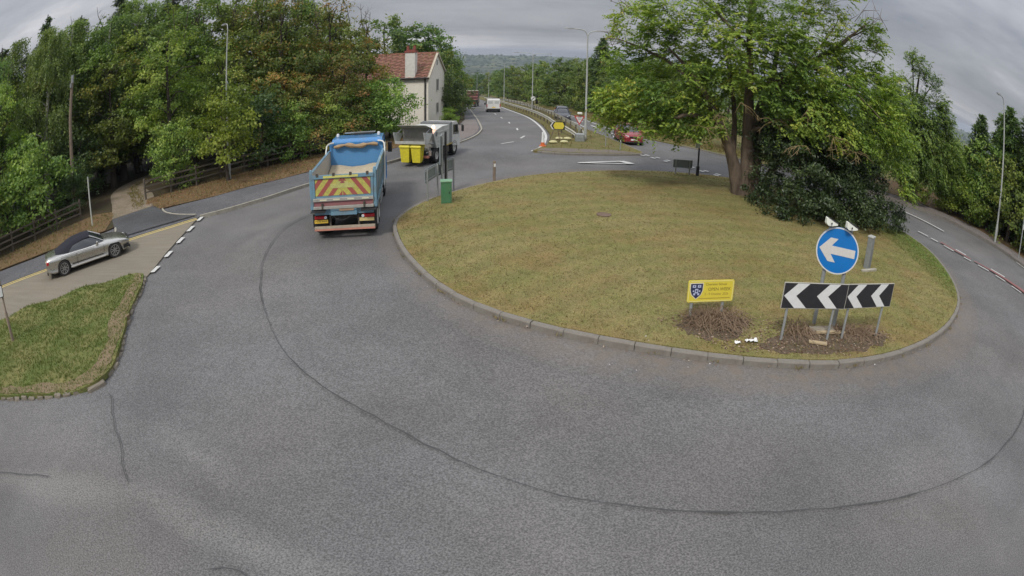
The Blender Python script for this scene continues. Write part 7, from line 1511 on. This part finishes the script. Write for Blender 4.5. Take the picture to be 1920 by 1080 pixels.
# curved chevron board seen from behind, left side of the island
t = thing('curved_sign', 'grey sign panels seen from behind on a row of posts behind the green cabinet', 'sign', (-3.55, 27.6, zi(-3.5, 27.6) - .02), 0, None)
for (x0, y0, x1, y1) in ((-3.84, 26.35, -3.56, 27.75), (-3.52, 27.85, -3.28, 28.55), (-3.24, 28.75, -2.95, 29.4)):
    a = math.atan2(y1 - y0, x1 - x0); ln = math.hypot(x1 - x0, y1 - y0); m = MB(); m.box(((x0 + x1) / 2 + 3.55, (y0 + y1) / 2 - 27.6, 1.14), (ln, .03, .62), rz=a); bd = m.build('panel', M_signback, t)
    m = MB(); m.box(((x0 + x1) / 2 + 3.55 + .03, (y0 + y1) / 2 - 27.6, 1.37), (ln, .03, .05), rz=a); m.box(((x0 + x1) / 2 + 3.55 + .03, (y0 + y1) / 2 - 27.6, .93), (ln, .03, .05), rz=a); m.pieces('rail', M_postg, bd)
for (x, y) in ((-3.82, 26.42), (-3.53, 27.75), (-3.38, 28.2), (-3.22, 28.8), (-2.95, 29.35)):
    m = MB(); m.tube([(x + 3.55 + .07, y - 27.6, -.25), (x + 3.55 + .07, y - 27.6, 1.44)], .04, 8); m.build('post', M_postg, t, smooth=True)
t = thing('narrow_sign', 'tall narrow grey sign seen edge-on on two posts behind the green cabinet', 'sign', (-3.2, 28.3, zi(-3.2, 28.3) - .02), 0)
for (x, y, h, r, mt) in ((.02, .25, 2.85, .055, M_sk), (-.10, -.2, 2.75, .05, M_postg)): m = MB(); m.tube([(x, y, -.2), (x, y, h)], r, 10); m.build('post', mt, t, smooth=True)
m = MB(); m.box((-.16, -.02, 2.05), (.05, .95, 1.35)); m.build('panel', M_signback, t)
t = thing('green_cabinet', 'green metal roadside cabinet at the left edge of the island', 'cabinet', (-2.88, 26.1, zi(-2.9, 26.1) - .02), .12)
Mgc = simple('cabinet_green', (.045, .17, .075), .5, var=.15, scale=3, dirt=.3)
m = MB(); m.box((0, 0, .47), (.46, .42, 1.0), ch=.015); m.build('body', Mgc, t); m = MB(); m.box((0, -.216, .45), (.36, .012, .80), ch=.004); dr = m.build('door', Mgc, t); m = MB(); m.box((.13, -.228, .5), (.03, .02, .10)); m.build('handle', M_black, dr); m = MB(); m.box((0, 0, .99), (.52, .48, .05), ch=.015); m.build('lid', simple('cabinet_lid', (.16, .32, .19), .5, dirt=.3), t)
t = thing('wooden_marker', 'short weathered wooden post at the far left edge of the island', 'post', (-1.0, 31.45, zi(-1, 31.4) - .02), .3); m = MB(); m.box((0, 0, .35), (.13, .13, 1.1), ch=.02); m.build('post', M_wood, t); m = MB(); m.box((0, -.07, .68), (.10, .015, .16)); m.build('plate', M_sw, t)
t = thing('grey_bollard', 'thick grey leaning box post behind the round blue sign', 'bollard', (13.38, 18.77, zi(13.4, 18.8) - .05), .55); t.rotation_euler = (0, 0, .55)
m = MB(); m.box((0, 0, .62), (.30, .24, 1.3), ch=.03); m.build('body', simple('bollard_grey', (.20, .215, .215), .7, var=.2, scale=3, dirt=.4), t); m = MB(); m.box((0, 0, 1.3), (.33, .27, .06), ch=.02); m.build('cap', simple('bollard_cap', (.36, .37, .35), .7, dirt=.3), t); m = MB(); m.box((0, -.125, .5), (.22, .012, .7)); m.build('door', simple('bollard_door', (.16, .17, .175), .7), t)
t = thing('concrete_slab', 'broken pale concrete slab at the foot of the grey box post', 'slab', (13.3, 18.45, zi(13.3, 18.5)), .25); m = MB(); m.box((0, 0, .03), (.9, .14, .1), ch=.02); m.build('slab', M_kerb2, t)
# signs on the central reserve
t = thing('speed_sign', 'round white sign with a black diagonal bar on a black post in the central reserve', 'sign', (2.64, 92.0, zt(2.6, 92) + .1), -.04)
m = MB(); m.tube([(0, 0, -.2), (0, 0, 2.45)], .06, 8); m.build('post', M_sk, t); m = MB(); cz = 1.95; c_ = [(.34 * math.cos(k * math.pi / 14), cz + .34 * math.sin(k * math.pi / 14)) for k in range(28)]; m.side(c_, -.10, -.07); ds = m.build('disc', M_sw, t); m = MB(); m.side([(-.24, cz - .14), (-.16, cz - .22), (.24, cz + .14), (.16, cz + .22)], -.108, -.101); m.build('diagonal_bar', M_sk, ds)
t = thing('give_way_sign', 'red and white inverted triangle GIVE WAY sign with a small white light on top', 'sign', (4.95, 47.75, zt(5, 47.7) + .1), 0.12)
m = MB(); m.tube([(0, .05, -.2), (0, .05, 1.98)], .04, 8); m.build('post', M_postg, t, smooth=True)
tri_ = lambda s, zc: [(-.43 * s, zc + .27 * s), (.43 * s, zc + .27 * s), (0, zc - .50 * s)]
m = MB(); m.side(tri_(1.0, 1.55), -.02, .0); tr_ = m.build('triangle', M_sr, t); m = MB(); m.side(tri_(.70, 1.55), -.025, -.0205); m.build('white_face', M_sw, tr_)
text('lettering', 'GIVE', .15, M_ink, tr_, (0, -.0265, 1.66), (R(90), 0, 0), .001); text('lettering', 'WAY', .13, M_ink, tr_, (0, -.0265, 1.52), (R(90), 0, 0), .001)
m = MB(); m.box((0, -.1, 2.03), (.36, .2, .13), ch=.03); m.build('sign_light', simple('light_cream2', (.72, .74, .68), .35), t)
t = thing('diversion_sign', 'yellow arrow sign with black edge on a folding metal frame in the central reserve', 'sign', (3.15, 44.75, zt(3, 44.7) + .1), .1)
m = MB(); z = 1.28; hex_ = lambda s: [(-.52 * s, z), (-.34 * s, z + .29 * s), (.44 * s, z + .29 * s), (.30 * s if s < 1 else .44, z), (.44 * s, z - .29 * s), (-.34 * s, z - .29 * s)]
hexo = [(-.56, z), (-.36, z + .30), (.46, z + .30), (.46, z - .30), (-.36, z - .30)]
m.side(hexo, -.02, .0); bd = m.build('board', M_sk, t); m = MB(); m.side([(-.62, z), (-.44, z + .27), (-.36, z + .27), (-.54, z), (-.36, z - .27), (-.44, z - .27)][:4], -.026, -.021); m.side([(-.62, z), (-.54, z), (-.36, z - .27), (-.44, z - .27)], -.026, -.021); m.build('arrow_edge', M_sw, bd)
m = MB(); m.side([(-.40, z), (-.27, z + .25), (.30, z + .25), (.42, z), (.30, z - .25), (-.27, z - .25)], -.028, -.0215); m.build('yellow_face', M_sy, bd)
m = MB()
for s in (-1, 1): m.tube([(-.2 + s * .42, -.3, -.1), (-.2 + s * .12, 0, z - .2)], .022, 6); m.tube([(-.2 + s * .42, .55, -.1), (-.2 + s * .12, .02, z - .2)], .022, 6)
m.tube([(-.5, -.18, .3), (.1, -.18, .3)], .018, 6); m.build('folding_frame', simple('frame_rust', (.16, .12, .08), .8), t)
for i, (x, y, lab) in enumerate([(3.32, 46.3, 'pale sandbag in the dry grass, far left one of the four'), (3.95, 46.4, 'pale sandbag in the dry grass, far right one of the four'), (2.75, 44.2, 'pale sandbag in the dry grass, near left one of the four by the frame'), (3.55, 44.5, 'pale sandbag in the dry grass, near right one of the four')]):
    m = MB(); rg = []
    for k, (xx, w, hh) in enumerate([(-.36, .10, .05), (-.31, .17, .10), (-.1, .2, .16), (.1, .2, .15), (.31, .17, .10), (.36, .1, .05)]): rg.append([(xx, w * math.cos(a), .12 + hh * math.sin(a)) for a in np.linspace(0, 2 * math.pi, 11)[:-1]])
    m.v = [(p[0] * .8, p[1] * .8, p[2] * .7) for p in m.v] if False else m.v; m.loft(rg); m.v = [(p[0] * .78, p[1] * .78, p[2] * .75) for p in m.v]; o = m.build('sandbag', simple('sandbag_cream', (.52, .49, .27), .9, var=.2), None, smooth=True, loc=(x, y, zt(x, y) + .14), rot=(0, 0, .1 * i)); tag(o, lab, 'sandbag', 'sandbags around the yellow arrow sign')
t = thing('traffic_cone', 'orange and white traffic cone at the tip of the central reserve', 'traffic cone', (1.95, 42.75, zt(2, 42.7) + .11)); m = MB(); m.lathe_z([(.24, .0), (.24, .05), (.15, .06), (.125, .28)], (0, 0, 0), 16); m.build('base', simple('cone_orange', (.55, .13, .035), .5), t); m = MB(); m.lathe_z([(.125, .28), (.085, .62), (.075, .95), (.06, 1.0)], (0, 0, 0), 16); m.build('sleeve', M_sw, t, smooth=True)
for x, y, lab in ((7.35, 42.6, 'thin short grey stake near the right tip of the central reserve'), (6.5, 43.9, 'thin grey rod standing in the dry grass left of the red car')):
    t = thing('thin_stake', lab, 'stake', (x, y, zt(x, y) + .1)); m = MB(); m.tube([(0, 0, -.1), (0, 0, .55 if x > 7 else 1.6)], .035, 6); m.build('rod', M_postg, t); m = MB(); m.box((0, 0, .5 if x > 7 else 1.55), (.09, .09, .10)); m.build('top', M_postg, t)
# sign at the lower left edge
t = thing('route_sign', 'sign post on the splitter grass with a white and green plate under a round sign', 'sign', (-16.41, 11.22, .1), .0); t.rotation_euler = (0, 0, facing((-16.4, 11.2), -2, -6))
m = MB(); m.tube([(0, 0, -.3), (0, 0, 1.0), (0, 0, 1.05), (0, 0, 3.05)], [.07, .07, .045, .045], 10); m.build('post', M_wood, t, smooth=40)
m = MB(); plate(m, [(p[0] - .22, p[1] + 1.78) for p in rrect(.62, .42, .04)], -.075, -.055); bd = m.build('plate', M_sk, t); m = MB(); plate(m, [(p[0] - .22, p[1] + 1.78) for p in rrect(.56, .36, .03)], -.079, -.0755); fc = m.build('plate_face', M_sw, bd); m = MB(); m.side([(-.42, 1.66), (-.3, 1.66), (-.02, 1.9), (-.14, 1.9)], -.083, -.0795); m.build('green_mark', simple('mark_green', (.20, .42, .30), .5), bd)
m = MB(); c_ = [(-.22 + .31 * math.cos(k * math.pi / 16), 2.36 + .31 * math.sin(k * math.pi / 16)) for k in range(32)]; m.side(c_, -.075, -.055); d_ = m.build('disc', M_sk, t); m = MB(); c_ = [(-.22 + .24 * math.cos(k * math.pi / 16), 2.36 + .24 * math.sin(k * math.pi / 16)) for k in range(32)]; m.side(c_, -.079, -.0755); m.build('disc_face', simple('disc_cream', (.62, .42, .34), .5), d_)
# planks, litter, manhole
for i, (x, y, rz, ln, lab) in enumerate([(8.72, 13.42, -.05, 1.0, 'weathered pale plank lying between the chevron posts, longer one'), (8.0, 12.85, -.35, .55, 'weathered pale plank lying in front of the chevron posts, shorter one'), (8.5, 13.62, .02, .8, 'grey flat board lying behind the longer plank at the blue sign posts')]):
    m = MB(); m.box((0, 0, 0), (ln, .13 if i < 2 else .3, .05), ch=.008); o = m.build('plank', simple('plank_pale', (.42, .33, .20) if i < 2 else (.25, .22, .17), .9, var=.3, dirt=.4), None, loc=(x, y, zi(x, y) + .05), rot=(0, 0, rz)); tag(o, lab, 'plank', 'planks lying at the foot of the signs')
rng = np.random.default_rng(8)
for i, (x, y, lab) in enumerate([(6.02, 13.05, 'crumpled white litter scrap beside the left chevron post, larger one'), (5.6, 12.95, 'crumpled white litter scrap beside the left chevron post, smaller one')]):
    m = MB(); vs = []
    for a in range(7):
        for b in range(4): vs.append((a * .055 - .16 + rng.normal(0, .015), b * .05 - .08 + rng.normal(0, .015), rng.uniform(0, .07)))
    if i: vs = [(p[0] * .55, p[1] * .7, p[2]) for p in vs]
    m.add(vs, [(a * 4 + b, a * 4 + 4 + b, a * 4 + 5 + b, a * 4 + 1 + b) for a in range(6) for b in range(3)]); o = m.build('litter_scrap', M_platew, None, loc=(x, y, zi(x, y) + .03)); tag(o, lab, 'litter', 'white litter on the island')
mh = MB(); mh.lathe_z([(.30, 0), (.30, .035), (.27, .035), (.27, .028), (.01, .03)], (0, 0, 0), 20); o = mh.build('manhole_cover', simple('rusty_cover', (.15, .10, .075), .9, var=.3, dirt=.4), loc=(3.6, 23.9, zi(3.6, 23.9))); tag(o, 'small brown cover set in the dry lawn of the island', 'manhole cover')

# ------------------------------------------------------------------ cream house
M_render = simple('cream_render', (.76, .725, .63), .9, var=.07, scale=1.2, dirt=.22, dirtcol=(.30, .27, .22), bump=.15)
M_render2 = simple('chimney_render', (.62, .61, .56), .9, var=.1, scale=1.5, dirt=.3, dirtcol=(.25, .24, .22))
M_tile = simple('red_roof_tile', (.29, .135, .095), .85, var=.3, scale=2.5, dirt=.35, dirtcol=(.14, .085, .06))
M_brickred = simple('brick_red', (.22, .065, .05), .9, var=.25, scale=6)
def house(label, x, y, rz, LN, D, ev1, ev2, rg, zb, chim, gable=True, group=None):
    """local: gable end at x = 0, house runs to -LN along x; near long wall at y = 0, far wall at y = D."""
    t = thing('cream_house', label, 'house', (x, y, zb), rz, group)
    w = MB(); pf = [(0, 0), (D, 0), (D, ev2), (D * .5, rg - .06), (0, ev1)]
    w.add([(0, p[0], p[1]) for p in pf] + [(-LN, p[0], p[1]) for p in pf], [(0, 1, 2, 3, 4), (9, 8, 7, 6, 5), (0, 5, 6, 1), (1, 6, 7, 2), (0, 4, 9, 5)]); w.build('wall', M_render, t)
    # two slopes of pantiles: stepped courses with rolled profile
    ro = MB()
    for (y0, z0, y1, z1) in ((-.25, ev1 - .12, D * .5, rg), (D + .25, ev2 - .12, D * .5, rg)):
        sl = math.hypot(y1 - y0, z1 - z0); nc = int(sl / .30); nx = int(LN / .15); vs = []; fs = []
        ny_, nz_ = -(z1 - z0) / sl, (y1 - y0) / sl
        if y0 > y1: ny_, nz_ = (z1 - z0) / sl, -(y1 - y0) / sl
        for c in range(nc):
            b = len(vs)
            for e_ in (0, 1):
                f_ = (c + e_) / nc; lift = .10 - .07 * e_
                for k in range(nx + 1):
                    hgt = lift + .035 * math.sin(k * math.pi * .5 * 1.0) ; xx = .12 - (LN + .24) * k / nx
                    vs.append((xx, y0 + (y1 - y0) * f_ + ny_ * hgt, z0 + (z1 - z0) * f_ + nz_ * hgt))
            fs += [(b + k, b + k + 1, b + nx + 2 + k, b + nx + 1 + k) for k in range(nx)]
        ro.add(vs, fs)
    ro.box((-LN / 2, D * .5, rg + .1), (LN + .3, .26, .14)); rf = ro.build('roof', M_tile, t)
    vg = MB()
    for (y0, z0) in ((-.25, ev1 - .12), (D + .25, ev2 - .12)): vg.loft([[(a, y0, z0 + b) for a, b in ((-.05, .12), (.16, .12), (.16, -.08), (-.05, -.08))], [(a, D * .5, rg + b) for a, b in ((-.05, .14), (.16, .14), (.16, -.06), (-.05, -.06))]])
    vg.build('verge_trim', simple('verge_cream', (.42, .38, .30), .85), t)
    gt = MB(); gt.tube([(.1, -.30, ev1 - .05), (-LN, -.30, ev1 - .05)], .075, 8); gt.build('gutter', M_black, t)
    dp = MB(); dp.tube([(-.28, -.12, ev1 - .1), (-.28, -.12, 0)], .075, 8); dp.build('downpipe', M_black, t)
    cx, cw = chim; c = MB(); c.box((-cx, .45, ev1 + 1.05), (cw, 1.0, 2.9)); ck = c.build('chimney', M_render2, rf)
    c2 = MB(); c2.box((-cx, .45, ev1 + 2.58), (cw + .12, 1.1, .2)); c2.box((-cx, .45, ev1 + 2.72), (cw * .8, .8, .12)); c2.build('chimney_cap', M_brickred, t)
    c3 = MB()
    for k in (-1, 1): c3.lathe_z([(.14, 0), (.12, .38), (.15, .42)], (-cx + k * .32, .45, ev1 + 2.78), 10)
    c3.pieces('chimney_pot', M_brickred, t)
    if gable:
        for z, hh in ((4.05 - .1, 1.25), (1.75 - .2, 1.1)):
            for yy in (D * .52,):
                wf = MB(); wf.box((.015, yy, z - .62), (.12, 1.3, .09)); wn = None
                fr = MB(); fr.box((.03, yy, z + hh / 2), (.07, 1.2, .08)); fr.box((.03, yy, z - hh / 2), (.07, 1.2, .08)); fr.box((.03, yy - .56, z), (.07, .08, hh - .08)); fr.box((.03, yy + .56, z), (.07, .08, hh - .08)); fr.box((.03, yy, z), (.06, .05, hh - .08)); wn = fr.build('window', simple('window_frame', (.5, .49, .45), .6), t)
                gp = MB(); gp.box((.008, yy, z), (.02, 1.06, hh - .08)); gp.build('pane', M_glass, wn); wf.build('sill', M_render2, wn)
        v = MB(); v.box((.02, D * .5, rg - .95), (.05, .35, .5)); v.build('vent', M_signback, t)
    for xx in (5.5, 9.0):
        z = 4.0 - .2; fr = MB(); fr.box((-xx, -.02, z + .6), (1.1, .06, .08)); fr.box((-xx, -.02, z - .6), (1.1, .06, .08)); fr.box((-xx - .52, -.02, z), (.08, .06, 1.12)); fr.box((-xx + .52, -.02, z), (.08, .06, 1.12)); wn = fr.build('window', simple('window_frame', (.5, .49, .45), .6), t); gp = MB(); gp.box((-xx, -.005, z), (.96, .02, 1.12)); gp.build('pane', M_glass, wn)
    return t
house('cream rendered house with a red tiled roof, white chimney and black downpipe beside the road', -8.05, 57.6, math.atan2(.06, 1) * -1, 18, 8.6, 4.95, 5.25, 7.25, zt(0, 58) - .1 - .1, (1.75, .95))

# ------------------------------------------------------------------ far valley woodland (one mass) and haze
def valley_woods():
    rng = np.random.default_rng(12); n = 15000; d = rng.uniform(420, 2900, n) ; az = rng.uniform(-.5, 1.2, n); keep = (np.sin(az * 9 + d * .006) + rng.normal(0, .6, n)) > .1; d, az = d[keep], az[keep]
    X = d * np.sin(az); Y = d * np.cos(az); n = len(X); Z = np.array([far_z(x, y) - .6 for x, y in zip(X, Y)]); r = rng.uniform(2.2, 4.6, n) * (1 + d / 3500); h = r * rng.uniform(.7, 1.1, n)
    ring = np.array([(1, 0), (.3, .95), (-.8, .6), (-.8, -.6), (.3, -.95)]); V = np.zeros((n, 11, 3), np.float32); j = rng.uniform(.75, 1.25, (n, 10))
    for k in range(5):
        V[:, k] = np.stack([X + ring[k, 0] * r * j[:, k], Y + ring[k, 1] * r * j[:, k], Z + h * .15], 1); V[:, 5 + k] = np.stack([X + ring[k, 0] * r * .8 * j[:, 5 + k], Y + ring[k, 1] * r * .8 * j[:, 5 + k], Z + h * .75], 1)
    V[:, 10] = np.stack([X, Y, Z + h * 1.12], 1)
    f = []
    for k in range(5): f += [(k, (k + 1) % 5, 5 + (k + 1) % 5), (k, 5 + (k + 1) % 5, 5 + k), (5 + k, 5 + (k + 1) % 5, 10)]
    F = (np.arange(n)[:, None, None] * 11 + np.array(f)[None]).reshape(-1, 3).astype(np.int32); m = len(F)
    me = bpy.data.meshes.new('distant_woodland'); me.vertices.add(n * 11); me.vertices.foreach_set('co', V.ravel()); me.loops.add(m * 3); me.polygons.add(m); me.loops.foreach_set('vertex_index', F.ravel()); me.polygons.foreach_set('loop_start', np.arange(0, m * 3, 3, dtype=np.int32))
    me.materials.append(simple('woodland_far', (.038, .055, .022), .95, var=.5, scale=.02)); me.update(calc_edges=True); obj('distant_woodland', me, kind='stuff')
valley_woods()
HZ = MB(); HZ.box((0, 1500, -22), (7000, 4000, 86)); me = HZ.mesh('haze', []) if False else None
mat = bpy.data.materials.new('haze'); mat.use_nodes = True; n_ = mat.node_tree; n_.nodes.clear(); oo = n_.nodes.new('ShaderNodeOutputMaterial'); pv_ = n_.nodes.new('ShaderNodeVolumePrincipled'); pv_.inputs['Color'].default_value = (.72, .82, .98, 1); pv_.inputs['Density'].default_value = HAZE_D = 1.5e-4; pv_.inputs['Anisotropy'].default_value = .2; n_.links.new(pv_.outputs[0], oo.inputs['Volume'])
hz = HZ.build('haze', mat, kind='stuff')
SC.cycles.volume_max_steps = 64
